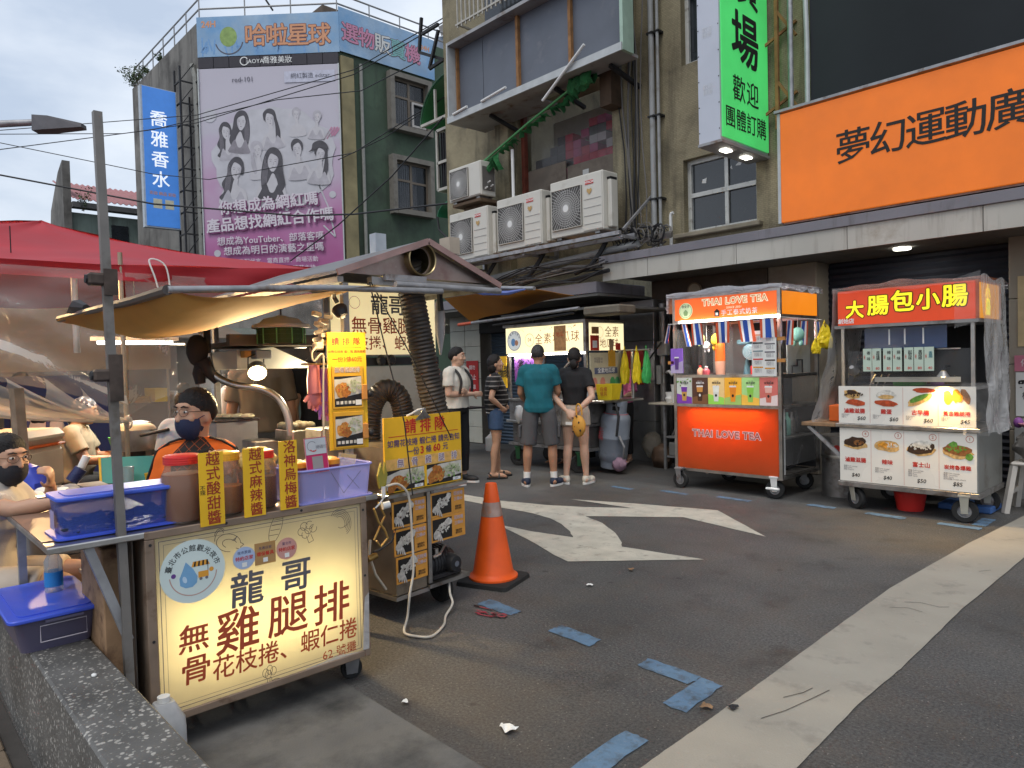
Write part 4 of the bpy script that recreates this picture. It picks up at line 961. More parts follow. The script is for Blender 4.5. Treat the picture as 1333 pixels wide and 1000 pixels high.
# old house with a pink metal roof
oh=thing('old_house','old grey house with a faded pink corrugated roof beyond the red tent','house',(-37,8,0))
D0=Vector((-36,7.4,0))
OX,OY=-36.0,7.05
part('wall',MB().box(OX-5,OX,OY+.3,OY+7,0,8.6),mat('pale_green_cladding',(.20,.25,.22),.7,0,.2,1.2,streak=((.09,.10,.09),1.4,.5,.8,(3,3,.2))),oh)
part('gable_wall',MB(FM((OX+.25,OY+.3,0),(0,0,1),(-1,0,0))).poly([(0,0),(10.75,0),(10.4,.9),(9.0,2.6),(0,5.2)],-.02,.28),GREYW,oh)
CORR=mat('faded_pink_metal',(.38,.16,.16),.6,.2,.2,1.2,dirt=((.22,.12,.10),1.2,.5,.8))
part('roof',MB().grid(lambda u,v:(OX+.55-v*4.0,OY+.32+u*6.7,9.1+v*1.55+.035*math.sin(u*6.7*2*math.pi/.24)),224,1),CORR,oh,smooth=True,thick=.02)
part('eaves',MB().box(OX+.02,OX+.5,OY+.32,OY+7,8.75,8.98),mat('dark_eaves',(.10,.10,.10),.7),oh)
for y in(1.9,3.4,4.6):part('window',MB().box(OX+.001,OX+.05,OY+y,OY+y+.7,7.3,8.2),GLASSD,oh)
for z in(6.6,7.5):part('slit',MB().box(OX-1.4,OX-1.25,OY+.015,OY+.019,z,z+.6),DARK,oh)
part('pipe',MB().cyl((OX+.5,OY+3.3,6),(OX+.5,OY+3.3,9.5),.06),mat('grey_drain',(.24,.24,.22),.6),oh)
weed('small green shrub growing out of the old house gable',(OX+.4,OY+.75,8.6),1.0,7);weed('bushy green plant on the pink roof edge of the old house',(OX+.5,OY+3.2,9.4),.9,9)
part('dark_annex',MB().box(OX-1,OX+.6,OY+4.0,OY+5.2,5,9.8),mat('dark_recess',(.015,.015,.016),.8),oh)
# pale blue-grey gable house behind the green wall
pg=thing('gable_house','pale blue grey gable wall rising behind the green building','house',(-31,26,0))
part('wall',MB(FM((-23.5,28.3,0),(0,1,0),(0,0,1))).poly([(-10,0),(8,0),(8,22),(3,20.0),(-10,15.0)],-.3,.0),mat('pale_blue_cladding',(.24,.29,.36),.7,0,.15,.6),pg)
part('roof_edge',MB().bar((-23.3,18.3,15.2),(-23.3,36,22.0),.35),mat('pale_trim',(.40,.38,.37),.7),pg)
for k in range(3):part('round_plate',MB(FE(-23.1,21.0+k*.95,16.0+.35*k)).ring(0,0,.3,.5,0,20),mat('pale_trim',(.40,.38,.37),.7),pg)
# green barrel awnings and window cage on the end wall of the tan building
ga=thing('barrel_awning','green translucent quarter barrel awning projecting at the end of the tan building','awning',(-10.6,8.4,6))
GP=mat('green_polycarbonate',(.05,.22,.08),.35,0,.15,3)
def barrel(x0,x1,y0,y1,z,rr):
	return lambda u,v:(x1-(x1-x0)*math.sin(v*1.5708),y0+(y1-y0)*u,z+rr*math.cos(v*1.5708))
part('sheet',MB().grid(barrel(-11.15,-10.31,8.2,9.9,6.02,.75),6,8),GP,ga,smooth=True,thick=.01)
for y in(8.19,8.75,9.3,9.9):part('rib',MB().tube([barrel(-11.17,-10.31,y,y,6.02,.77)(0,k/8)for k in range(9)],.022,6),mat('dark_green_frame',(.03,.10,.05),.6),ga)
mb=MB();mb.bar((-11.15,8.19,6.03),(-10.31,8.19,6.03),.05);mb.bar((-10.7,8.19,6.03),(-10.7,8.19,6.6),.04);part('front_frame',mb,mat('cream_bars',(.45,.43,.38),.6),ga)
g2=thing('barrel_awning','small green awning hood low on the tan building end by the old unit','awning',(-10.5,8.4,4.3))
part('sheet',MB().grid(barrel(-10.75,-10.31,8.2,8.8,4.25,.25),5,6),mat('bright_green_sheet',(.03,.26,.12),.4),g2,smooth=True,thick=.01)
part('rib',MB().tube([(-10.75,8.2,4.25),(-10.7,8.2,4.0),(-10.31,8.2,3.7)],.02,6),IRON,g2)
wc=thing('window_cage','cream metal window cage below the green barrel awning','window guard',(-10.5,8.5,5.2))
mb=MB()
for z in(4.75,5.25,5.85):mb.bar((-10.75,8.25,z),(-10.32,8.25,z),.05);mb.bar((-10.75,8.25,z),(-10.75,9.2,z),.05)
for x in(-10.75,-10.34):mb.bar((x,8.25,4.75),(x,8.25,5.85),.05)
part('frame',mb,mat('cream_bars',(.45,.43,.38),.6),wc)
mb=MB()
for k in range(6):
	mb.bar((-10.7+k*.06,8.26,4.8),(-10.72+k*.07,8.26,5.8),.02)
part('bars',mb,IRON,wc);part('infill',MB().box(-10.72,-10.36,8.3,8.32,4.78,5.8),mat('dark_recess',(.015,.015,.016),.8),wc)
bk=thing('wall_bracket','black iron bracket sticking out high on the tan building corner','bracket',(-10.5,8.3,7.2))
mb=MB();
for a,b in(((-10.9,8.0,7.3),(-10.3,8.1,7.0)),((-10.9,8.0,7.3),(-10.8,8.0,7.9)),((-10.6,8.0,6.9),(-10.3,8.0,7.5)),((-10.8,8.0,7.6),(-10.3,8.0,7.6)),((-10.6,8.0,6.9),(-10.3,8.1,7.0))):mb.bar(a,b,.05)
part('bars',mb,IRON,bk)
# low dark market block closing the far end of the lane, behind the tent
mk=thing('market_building','low dark market block behind the tent at the far end of the lane','building',(-34,0,0))
part('wall',MB().box(-36,-33.5,-20,7,0,4.6),mat('dusk_render',(.10,.10,.105),.9,0,.3,.5),mk)
for k in range(7):part('shop_front',MB().box(-33.49,-33.4,-12+k*2.6,-9.9+k*2.6,.2,2.6),mat('dark_recess',(.015,.015,.016),.8),mk)
# street lamp reaching in from the left
sl_=thing('street_lamp','grey street lamp head on a level arm at the left edge','street lamp',(-11.6,.75,0))
part('pole',MB().tube([(-11.6,.6,0),(-11.6,.6,4.2),(-11.5,.75,4.55),(-11.01,1.45,4.63),(-10.70,1.86,4.66)],[.08,.06,.05,.045,.04],10),GALV,sl_,smooth=True)
part('lamp_head',MB(FM((-10.72,1.84,4.64),(.39,.48,-.03),(0,0,1))).add([(0,-.1,-.07),(.16,-.09,-.1),(.6,-.03,-.07),(.6,-.03,.07),(.16,-.09,.1),(0,-.1,.07),(0,.1,-.06),(.2,.09,-.08),(.6,.02,-.06),(.6,.02,.06),(.2,.09,.08),(0,.1,.06)],[(0,1,2,3,4,5),(11,10,9,8,7,6),(0,6,7,1),(1,7,8,2),(2,8,9,3),(3,9,10,4),(4,10,11,5),(5,11,6,0)]),mat('lamp_grey',(.10,.10,.11),.5),sl_)
# overhead wires
def wire(label,pts,r_=.014,sag=.0,m=WIRE):
	o=solo('overhead_wire',MB().tube(pts,r_,5),m,label,'wire',group='overhead wires crossing the sky');return o
wire('upper thin wire crossing the blue sign and poster top',[(-25.35,2.42,8.3),(-24.47,3.37,8.38),(-20.7,7.43,8.67),(-15.04,9.09,8.57),(-10.4,8.93,8.36)],0.012)
wire('second thin wire just below the uppermost one',[(-25.35,2.41,8.23),(-24.47,3.36,8.27),(-22.11,5.89,8.2),(-20.7,7.42,8.45),(-15.04,9.09,8.46),(-10.31,9.03,8.36)],0.012)
wire('wire rising from low left to the blue sign',[(-22.81,2.15,7.01),(-22.02,3.01,7.2),(-20.45,6.2,7.95),(-17.73,8.4,8.47),(-14.92,9.21,8.07),(-12.34,9.03,7.88)],0.012)
wire('wire falling from left edge across the old house gable',[(-25.35,2.42,8.36),(-24.47,3.36,8.03),(-21.52,6.48,7.04),(-20.46,7.61,6.85),(-15.04,9.02,6.59),(-10.71,8.52,6.61)],0.012)
wire('thick black wire drooping across the lower poster',[(-20.28,1.91,6.29),(-19.57,2.66,5.99),(-17.21,5.16,5.25),(-15.04,7.47,4.91),(-13.26,7.91,4.69),(-10.25,8.19,4.42)],0.02)
wire('black wire slanting up from the tent to the tan building',[(-14.17,6.9,3.74),(-13.04,7.41,4.37),(-11.87,7.96,5.2),(-10.38,8.12,5.99)],0.014)
wire('pale wire slanting across the green windows',[(-14.39,8.23,6.14),(-12.83,8.44,6.28),(-11.36,8.56,6.54),(-10.31,8.22,6.43)],0.01)
# ================================================================== CARTS UNDER THE CANOPY
def fc(name,c):return mat(name,c,.6,0,.35,40)
F_BUN=fc('bun_print',(.62,.38,.14));F_SAUS=fc('sausage_print',(.45,.07,.02));F_LEAF=fc('leaf_print',(.12,.28,.04));F_WHITE=fc('rice_print',(.62,.6,.54));F_DARK=fc('dark_filling_print',(.05,.025,.012));F_FRY=fc('fried_print',(.66,.30,.03));F_BROWN=fc('brown_print',(.28,.11,.03))
def blobs(parent,M,lst,name='food_print',w0=.002):
	for i,(m_,u,v,ru,rv,rot)in enumerate(lst):
		part(name,MB(M).disc(u,v,ru,rv,w0+.0008*i,14,rot,.13),m_,parent)
def bits(parent,M,m_,u,v,ru,rv,n,s_,w,rot=0,name='garnish_print'):
	mb=MB(M)
	for k in range(n):
		a,r_=random.uniform(0,6.28),math.sqrt(random.random());x,y=ru*r_*math.cos(a),rv*r_*math.sin(a)
		mb.disc(u+x*math.cos(rot)-y*math.sin(rot),v+x*math.sin(rot)+y*math.cos(rot),s_*random.uniform(.5,1.2),s_*random.uniform(.3,.8),w+.0001*k,6,random.uniform(0,3))
	part(name,mb,m_,parent,kind='stuff')
def caster(parent,x,y,r_,fork,rz=0,wd=.045,rim=None,local=False):
	M=T((x,y,0))@Matrix.Rotation(rz,4,'Z')
	w=part('wheel',MB(M).lathe([(r_*.55,-wd/2),(r_*.93,-wd/2),(r_,-wd*.3),(r_,wd*.3),(r_*.93,wd/2),(r_*.55,wd/2)],(0,.03,r_),20,'Y',cap=False),RUBBER,parent,smooth=True)
	w2_=MB(M).lathe([(0.004,-wd*.3),(r_*.2,-wd*.42),(r_*.5,-wd*.28),(r_*.56,-wd*.44),(r_*.56,wd*.44),(r_*.5,wd*.28),(r_*.2,wd*.42),(.004,wd*.3)],(0,.03,r_),16,'Y');part('rim',w2_,rim or GALV,w,smooth=True)
	mb=MB(M);
	for s_ in(-1,1):mb.add([(-.025,.03+s_*(wd/2+.008),r_-.02),(.025,.03+s_*(wd/2+.008),r_-.02),(.035,s_*(wd/2+.006),2*r_+.03),(-.035,s_*(wd/2+.006),2*r_+.03),(-.025,.03+s_*(wd/2+.013),r_-.02),(.025,.03+s_*(wd/2+.013),r_-.02),(.035,s_*(wd/2+.011),2*r_+.03),(-.035,s_*(wd/2+.011),2*r_+.03)],[(0,1,2,3),(7,6,5,4),(0,4,5,1),(1,5,6,2),(2,6,7,3),(3,7,4,0)])
	mb.box(-.045,.045,-wd/2-.016,wd/2+.016,2*r_+.03,2*r_+.045);part('fork',mb,fork,w)
	return w
	# ---------------------------------------------------------------- tea cart
TC=thing('tea_cart','orange Thai tea cart with lit header, drink posters and flag bunting','food cart',(-4.04,7.3,0))
X0,X1,Y0,Y1=-4.68,-3.40,6.88,7.76
ORL=backlit('orange_acrylic',(.82,.20,.045),.7)
ORH=lit('orange_header_face',(.80,.115,.022),.42,base=(.8,.14,.02));ORSD=lit('orange_side_face',(.90,.24,.008),.45,base=(.8,.25,.01))
for x in(X0,X1-.035):
	for y in(Y0,Y1-.035):part('corner_post',MB().box(x,x+.035,y,y+.035,.2,2.16),STEEL,TC)
def hrail(z,h=.03,nm='rail',m=STEEL,ys=(Y0,Y1-.035)):
	for y in ys:part(nm,MB().box(X0+.036,X1-.036,y+.002,y+.03,z,z+h),m,TC)
	for x in(X0+.002,X1-.033):part(nm,MB().box(x,x+.03,Y0+.036,Y1-.036,z,z+h),m,TC)
for z in(.2,.925,1.25,1.86,2.13):hrail(z)
part('base_tray',MB().box(X0+.04,X1-.04,Y0+.04,Y1-.04,.21,.235),STEELD,TC)
part('front_panel',MB().box(X0+.036,X1-.036,Y0+.004,Y0+.010,.232,.924),ORL,TC)
part('lamp_box_back',MB().box(X0+.04,X1-.04,Y0+.14,Y0+.15,.24,.92),WHITEP,TC)
for x in(X0+.036,X1-.046):part('lamp_box_side',MB().box(x,x+.01,Y0+.012,Y0+.139,.24,.92),WHITEP,TC)
lamp('panel_tube','AREA',(-4.04,Y0+.07,.90),6.5,(1,.88,.72),.8,(-4.04,Y0+.05,.2),.05,TC)
DOL=mat('salmon_outline',(.50,.12,.09),.6)
def doubletext(s_,size,M,parent,v,inner,outer,b0,b1,u=0,w=.002,**k):
	text(s_,size,outer,parent,M,u,v,w,bold=b1,**k);text(s_,size,inner,parent,M,u,v,w+.002,bold=b0,**k)
FP=FS(-4.04,Y0+.0038,0)
doubletext('THAI LOVE TEA',.105,FP,TC,.63,DOL,INKW,.015,.07,space=1.12,u=.0)
# six drink posters
DR=[((.42,.44,.40),(.16,.04,.30),(.14,.03,.28),(.45,.25,.06)),((.07,.03,.02),(.16,.07,.03),(.5,.22,.05),(.05,.02,.01)),((.70,.48,.20),(.25,.55,.08),(.66,.66,.6),(.6,.6,.55)),((.75,.36,.03),(.30,.45,.12),(.70,.22,.02),(.75,.25,.02)),((.32,.55,.20),(.75,.42,.06),(.22,.50,.06),(.26,.50,.08)),((.52,.13,.11),(.62,.5,.48),(.65,.35,.30),(.5,.14,.10))]
for i,(bg,bt,c1,c2)in enumerate(DR):
	w_=(X1-X0-.075)/6;u0=X0+.0375+i*w_
	pst=part('drink_poster',MB().box(u0+.002,u0+w_-.002,Y0+.001,Y0+.008,.957,1.248),mat('poster_ground_%s'%'abcdef'[i],bg,.5,0,.1,12,emit=bg,es=.25),TC)
	M=FS(u0+w_/2,Y0+.0008,1.10)
	part('poster_band',MB(M).poly([(-w_/2+.003,-.142),(w_/2-.003,-.142),(w_/2-.003,-.03 if i%2 else-.07),(-w_/2+.003,-.07 if i%2 else-.03)],.001),mat('poster_band_%s'%'abcdef'[i],bt,.5,emit=bt,es=.25),pst)
	part('cup_print',MB(M).poly([(-.026,-.11),(.026,-.11),(.038,.03),(-.038,.03)],.002),mat('cup_lower_%s'%'abcdef'[i],c2,.5,emit=c2,es=.2),pst)
	part('cup_print',MB(M).poly([(-.034,-.01),(.034,-.01),(.040,.045),(-.040,.045)],.003),mat('cup_upper_%s'%'abcdef'[i],c1,.5,emit=c1,es=.2),pst)
	part('cup_lid',MB(M).poly([(-.042,.045),(.042,.045),(.038,.062),(-.038,.062)],.003),INKW,pst)
	part('cup_logo',MB(M).disc(0,-.045,.013,.016,.004,10),INKK if i!=1 else INKW,pst)
	text(('泰式奶茶','黑糖珍珠','椰香奶綠','泰式奶茶','泰式綠奶','玫瑰奶茶')[i],.026,INKW if i==1 else INKK,pst,M,.005,.088,.003,bold=.02)
	text('THAI TEA',.013,INKW if i==1 else INKK,pst,M,.0,.110,.003)
	if i==0:bits(pst,M,F_LEAF,0,.09,.09,.05,9,.018,.0015,name='leaf_print')
	part('straw',MB(M).stroke([(.01,.06),(.03,.115)],.005,.0035),INKGY,pst)
	# counter, header, roof
part('counter',MB().box(X0+.036,X1-.036,Y0+.036,Y0+.40,1.236,1.25),STEEL,TC)
part('header_sign',MB().box(X0+.036,X1-.036,Y0-.004,Y0+.10,1.892,2.128),ORH,TC)
part('side_header',MB().box(X1-.03,X1+.001,Y0+.05,Y1-.04,1.892,2.128),ORSD,TC)
part('side_header',MB().box(X0-.001,X0+.03,Y0+.05,Y1-.04,1.892,2.128),ORSD,TC)
part('roof',MB().box(X0+.002,X1-.002,Y0+.002,Y1-.002,2.165,2.18),mat('grey_roof_sheet',(.28,.28,.30),.5),TC)
HP=FS(-4.04,Y0-.0045,2.01)
LGRN=mat('pale_green_logo',(.60,.70,.42),.5,emit=(.6,.7,.42),es=.25)
em=part('round_emblem',MB(HP).disc(-.46,-.015,.088,.088,.002,26),LGRN,TC)
part('emblem_ring',MB(HP).ring(-.46,-.015,.075,.079,.004,26),F_LEAF,em)
text('泰愛茶',.034,INKK,em,HP,-.46,.03,.004)
part('emblem_leaf',MB(HP).poly([(-.48,-.07),(-.44,-.07),(-.43,-.03),(-.46,.0),(-.49,-.03)],.004),mat('mid_green_print',(.3,.45,.2),.6),em)
doubletext('THAI LOVE TEA',.098,HP,TC,.055,mat('orange_outline',(.75,.30,.06),.6),mat('cream_letter',(.85,.82,.62),.5,emit=(.9,.85,.6),es=.35),.0,.07,u=.13,space=1.12)
text('SINCE 2021',.03,mat('cream_letter',(.85,.82,.62),.5),TC,HP,.13,-.015,bold=.01,space=1.2,shear=.2)
text('手工泰式奶茶',.066,INKW,TC,HP,.19,-.07,bold=.01,space=1.15)
part('shop_icon',MB(HP).poly([(-.10,-.1),(-.04,-.1),(-.04,-.05),(-.03,-.05),(-.07,-.02),(-.11,-.05),(-.10,-.05)],.002),INKK,TC)
part('icon_window',MB(HP).poly([(-.085,-.09),(-.055,-.09),(-.055,-.06),(-.085,-.06)],.004),INKW,TC)
TUBEW=mat('lit_white_tube',(.9,.9,.88),.4,emit=(1,.96,.88),es=9)
part('light_tube',MB().cyl((X0+.10,Y0-.02,1.868),(X1-.01,Y0-.02,1.868),.016),TUBEW,TC,smooth=True)
lamp('tea_tube_lamp','AREA',(-4.04,Y0-.02,1.84),10,(1,.95,.86),1.1,(-4.04,Y0+.02,0),.04,TC)
# dark inside back, film, side panes
part('back_panel',MB().box(X0+.42,X1-.22,Y1-.03,Y1-.022,1.28,1.855),DARK,TC)
part('grey_back',MB().box(X0+.04,X0+.418,Y1-.03,Y1-.022,1.28,1.855),mat('grey_sheet',(.20,.20,.20),.4),TC)
part('side_board',MB().box(X1-.09,X1-.08,Y0+.3,Y1-.04,1.28,1.66),mat('pale_grey_board',(.42,.44,.42),.5),TC)
part('rear_sheet',MB().box(X0+.04,X1-.04,Y1-.03,Y1-.024,.24,.92),BLACKP,TC);part('inner_shade_sheet',MB().box(X1-.30,X1-.29,Y0+.16,Y1-.04,.24,1.23),BLACKP,TC)  # black rear sheet and added divider imitate the shade inside the cart
for k_ in range(5):part('stored_bottle',MB().lathe([(.035,0),(.04,.02),(.04,.16),(.015,.2),(.015,.24)],(X1-.17,Y0+.26+.1*k_,.618),12),(STEELD,BLACKP,mat('teal_plush',(.25,.55,.45),.6),STEELD,BLACKP)[k_],TC,smooth=True)
part('mid_shelf',MB().box(X0+.05,X1-.05,Y0+.2,Y1-.05,.60,.615),STEELD,TC)
FLM=film('tea_cart_film',fac=.06,wr=.3)
part('film_curtain',MB().grid(lambda u,v:(X1+.012+.014*noise.noise((u*5,v*4,1)),Y0+.02+u*.86,.34+v*.90),20,20),FLM,TC,smooth=True)
part('film_curtain',MB().grid(lambda u,v:(X0-.012-.014*noise.noise((u*5,v*4,1)),Y0+.02+u*.86,.6+v*1.2),20,20),FLM,TC,smooth=True)
part('film_curtain',MB().grid(lambda u,v:(X0+.05+.45*u,Y0+.44+.012*noise.noise((u*9,v*5,1)),1.27+v*.58),20,16),FLM,TC,smooth=True)
HAZF=film('cloudy_film',(.62,.62,.66),.42,.2,12,.8,.4)
def filmcap(x0,x1,y0,y1,z,dz,seed,drop=.09):
	def fn(u,v):
		q=v*4
		k=noise.noise((u*7,v*9,seed))*.02
		if q<1:return(x0+(x1-x0)*u,y0-.014-abs(k)*.6,z-dz*(1-q)*(.7+.5*noise.noise((u*6,seed,0))))
		if q<3:return(x0+(x1-x0)*u,y0+(y1-y0)*(q-1)/2,z+.012+k+.03*math.exp(-((u-.5)*6)**2))
		return(x0+(x1-x0)*u,y1+.014+abs(k),z-dz*(q-3))
	return fn
part('film_cover',MB().grid(filmcap(X0-.06,X1+.03,Y0-.012,Y1+.02,2.185,.05,3),40,24),HAZF,TC,smooth=True)
part('film_cover',MB().grid(lambda u,v:(X1+.012+.016*noise.noise((u*9,v*3,7)),Y0+u*(Y1-Y0),2.20-v*(.06+.05*noise.noise((u*7,0,3)))),24,5),HAZF,TC,smooth=True)
part('film_cover',MB().grid(lambda u,v:(X0-.06+v*.0+.02*noise.noise((u*5,v*6,5)),Y0-.03+u*.3,2.20-v*.22),8,8),HAZF,TC,smooth=True)
# bunting: Thai flags
FL=[mat('flag_red',(.60,.09,.03),.8),mat('flag_white',(.74,.74,.74),.8),mat('flag_blue',(.025,.08,.38),.8)]
def flag(c,right,w_,h_,tilt,ph):
	r_=Vector(right).normalized();up=Vector((0,0,1));n_=r_.cross(up)
	f=None;edges=(0,.17,.34,.66,.83,1)
	for i in range(5):
		m_=FL[(0,1,2,1,0)[i]]
		def fn(u,v,a=edges[i],b=edges[i+1]):
			s_=a+(b-a)*u;wv=.014*math.sin(s_*5+ph)*(.3+v)
			return Vector(c)+r_*((s_-.5)*w_+tilt*v*h_)+n_*wv-up*(v*h_)
		q=MB().grid(fn,3,6)
		if f is None:f=part('flag',q,m_,TC,smooth=True)
		else:part('stripe',q,m_,f,smooth=True)
zf=1.845
for x,w_,h_,tl in((-4.50,.07,.25,.25),(-4.34,.13,.235,.12),(-4.02,.165,.225,.02),(-3.76,.17,.225,.14),(-3.51,.17,.19,.05)):flag((x,Y0-.05,zf),(1,0,0),w_,h_,tl,x*7)
flag((-4.70,Y0-.04,zf),(.7,-.5,0),.07,.2,-.5,1)
for y,w_,tl in((Y0+.13,.16,-.15),(Y0+.45,.17,-.2),(Y0+.78,.1,.1)):flag((X1+.035,y,zf-.02),(0,1,0),w_,.25,tl,y*3)
part('bunting_cord',MB().tube([(X0-.03,Y0-.045,zf+.01),(-4.1,Y0-.05,zf+.006),(X1+.03,Y0-.045,zf+.01),(X1+.036,Y1,zf)],.004,5),WHITEP,TC)
# clips on the posts
for x in(X0-.03,X1-.0):
	for z in(1.42,1.64):
		if x>-4 or z<1.5:part('wooden_clip',MB().box(x-.03,x+.05,Y0-.02,Y0-.001,z-.018,z+.018),mat('orange_wood',(.55,.24,.06),.6),TC)
for(x,y,rz)in((-4.60,6.84,0),(-3.50,6.90,.2),(-4.42,7.6,.5),(-3.52,7.62,.3)):
	caster(TC,x,y,.095,WHITEP if(x,y)==(-3.50,6.90)else GALV,rz)
part('brake_lever',MB().box(-3.56,-3.42,6.82,6.86,.10,.125),WHITEP,TC,bevel=.008)
part('gas_hose',MB().tube([(-3.75,7.3,.3),(-3.6,7.35,.24),(-3.5,7.4,.3),(-3.48,7.5,.5)],.012,6),WIRE,TC,smooth=True)
random.seed(8)
def bag(name,label,c,r_,m_,seed,squash=.8):
	t_=solo(name,MB().ell(c,(r_,r_*.8,r_*squash),18,12,lambda d:1+.28*noise.noise((d.x*2.2+seed,d.y*2.2,d.z*2.2))),m_,label,'bag',smooth=True);return t_
def hbag(label,c,w_,h_,d_,m_):
	"""thin plastic bag hanging by its handles: creased, gathered at the top"""
	t_=thing('shopping_bag',label,'bag',c);sd=c[0]*7+c[2]*5
	def fn(u,v):
		a=u*2*math.pi;k=.28+.72*min(1,(v*1.5)**.7);k*=1-.25*max(0,v-.8)*5*.5
		cr=1+.30*noise.noise((math.cos(a)*2.2+sd,math.sin(a)*2.2,v*4))+.14*noise.noise((math.cos(a)*7,math.sin(a)*7+sd,v*9))
		return(c[0]+d_/2*k*cr*math.sin(a),c[1]+w_/2*k*cr*math.cos(a),c[2]+h_/2-v*h_*(1+.10*noise.noise((math.cos(a)*2,sd,3)))+.02*math.sin(a*3)*(1-v))
	part('bag_body',MB().grid(fn,26,14),m_,t_);part('handle',MB().tube([(c[0],c[1]-w_*.12,c[2]+h_*.48),(c[0],c[1],c[2]+h_*.72),(c[0],c[1]+w_*.12,c[2]+h_*.48)],.006,5),m_,t_);return t_
	# goods on the counter: each a thing
def on_counter():pass
cu=thing('cup_stack','tall stack of orange and pink paper cups on the tea cart counter','paper cups',(-4.19,7.06,1.25))
part('cup',MB().lathe([(.05,0),(.058,.17),(.055,.172)],(-4.19,7.06,1.251),18),mat('pink_cup',(.62,.32,.22),.5),cu,smooth=True)
part('cup',MB().lathe([(.056,0),(.050,.20),(.044,.204)],(-4.19,7.06,1.425),18),mat('orange_cup',(.80,.16,.02),.5),cu,smooth=True)
for k in range(6):part('cup_rim',MB(FG(-4.19,7.06,1.44+.03*k)).ring(0,0,.052,.059,0,18),mat('orange_cup',(.80,.16,.02),.5),cu,thick=.004)
fn_=thing('fan','small round pale blue desk fan inside the tea cart','fan',(-3.98,7.3,1.25))
FBL=mat('pale_blue_plastic',(.16,.30,.36),.4)
part('stand',MB().tube([(-4.02,7.34,1.251),(-4.02,7.34,1.45),(-3.98,7.32,1.53)],[.05,.015,.014],10),FBL,fn_,smooth=True)
part('motor',MB().box(-4.13,-3.99,7.30,7.38,1.60,1.66),FBL,fn_,bevel=.015)
part('guard',MB(FM((-3.93,7.26,1.52),(.9,.4,0),(.1,-.2,1))).lathe([(.01,.03),(.06,.035),(.088,.02),(.092,0),(.088,-.02),(.05,-.03),(.01,-.03)],(0,0,0),26),FBL,fn_,smooth=True)
g=MB(FM((-3.93,7.26,1.52),(.9,.4,0),(.1,-.2,1)))
for k in range(5):g.ring(0,0,.015+.015*k,.018+.015*k,.04,24)
part('guard_ring',g,WHITEP,fn_)
def jug(label,x,y,z,h_,r_,m_,cap_):
	t_=thing('bottle',label,'bottle',(x,y,z));part('body',MB().lathe([(r_*.9,0),(r_,.01),(r_,h_*.62),(r_*.45,h_*.8),(r_*.4,h_*.9)],(x,y,z+.001),14),m_,t_,smooth=True)
	part('cap',MB().lathe([(r_*.48,0),(r_*.48,h_*.1),(r_*.2,h_*.13)],(x,y,z+h_*.901),12),cap_,t_,smooth=True);return t_
dis=thing('dispenser','white drink dispenser with red and green label on the tea cart counter','dispenser',(-3.75,7.12,1.25))
part('body',MB().box(-3.82,-3.68,7.06,7.18,1.37,1.58),WHITEP,dis,bevel=.015);part('tap',MB().cyl((-3.75,7.05,1.6),(-3.75,7.12,1.62),.012),STEEL,dis)
part('red_base',MB().box(-3.83,-3.745,7.05,7.17,1.251,1.369),REDP,dis,bevel=.006);part('green_base',MB().box(-3.74,-3.66,7.05,7.17,1.251,1.369),mat('green_label',(.04,.30,.08),.5),dis,bevel=.006)
jug('small white bottle right of the drink dispenser',-3.635,7.09,1.25,.25,.03,WHITEP,BLACKP)
jug('small red and white pot left of the cup stack',-4.33,7.0,1.25,.12,.04,mat('red_pot',(.55,.10,.12),.5),WHITEP);jug('little orange doll like jar on the tea cart counter',-4.42,7.02,1.25,.13,.035,mat('peach_jar',(.6,.32,.2),.5),REDP)
pb=thing('price_board','white drink menu board with coloured bars standing on the tea cart counter','menu board',(-3.52,6.9,1.26))
part('board',MB().box(-3.70,-3.435,Y0-.028,Y0-.02,1.262,1.73),PAPERW,pb)
M=FS(-3.5675,Y0-.0285,1.496)
for cx_ in(-.065,.065):
	for k,c in enumerate((ORI,INKK,mat('slate_bar',(.2,.28,.3),.6),REDP,F_FRY)):
		v=.19-.083*k-(0 if cx_<0 else .012)
		part('colour_bar',MB(M).poly([(cx_-.055,v-.007),(cx_+.055,v-.007),(cx_+.055,v+.007),(cx_-.055,v+.007)],.001),c if cx_<0 else(INKK,INKGY,INKGY,F_DARK,F_FRY)[k],pb)
		text('泰式奶茶  45\n泰式綠奶  50\n珍珠奶茶  55',.014,INKGY,pb,M,cx_,v-.035,.001)
pp=thing('poster_card','purple drink card taped to the left post of the tea cart','poster',(-4.62,6.87,1.3))
part('card',MB().box(-4.70,-4.54,Y0-.02,Y0-.014,1.30,1.58),mat('purple_card',(.20,.09,.45),.5,emit=(.2,.09,.45),es=.2),pp)
M=FS(-4.62,Y0-.021,1.44);part('pale_corner',MB(M).poly([(-.08,-.14),(.08,-.14),(.08,0),(-.08,-.06)],.0006),mat('lilac_print2',(.5,.42,.65),.6),pp);part('cup_print',MB(M).poly([(-.022,-.1),(.022,-.1),(.03,.03),(-.03,.03)],.0012),mat('grape_cup',(.12,.05,.25),.5),pp);part('cup_lid',MB(M).poly([(-.032,.03),(.032,.03),(.028,.045),(-.028,.045)],.0018),INKW,pp)
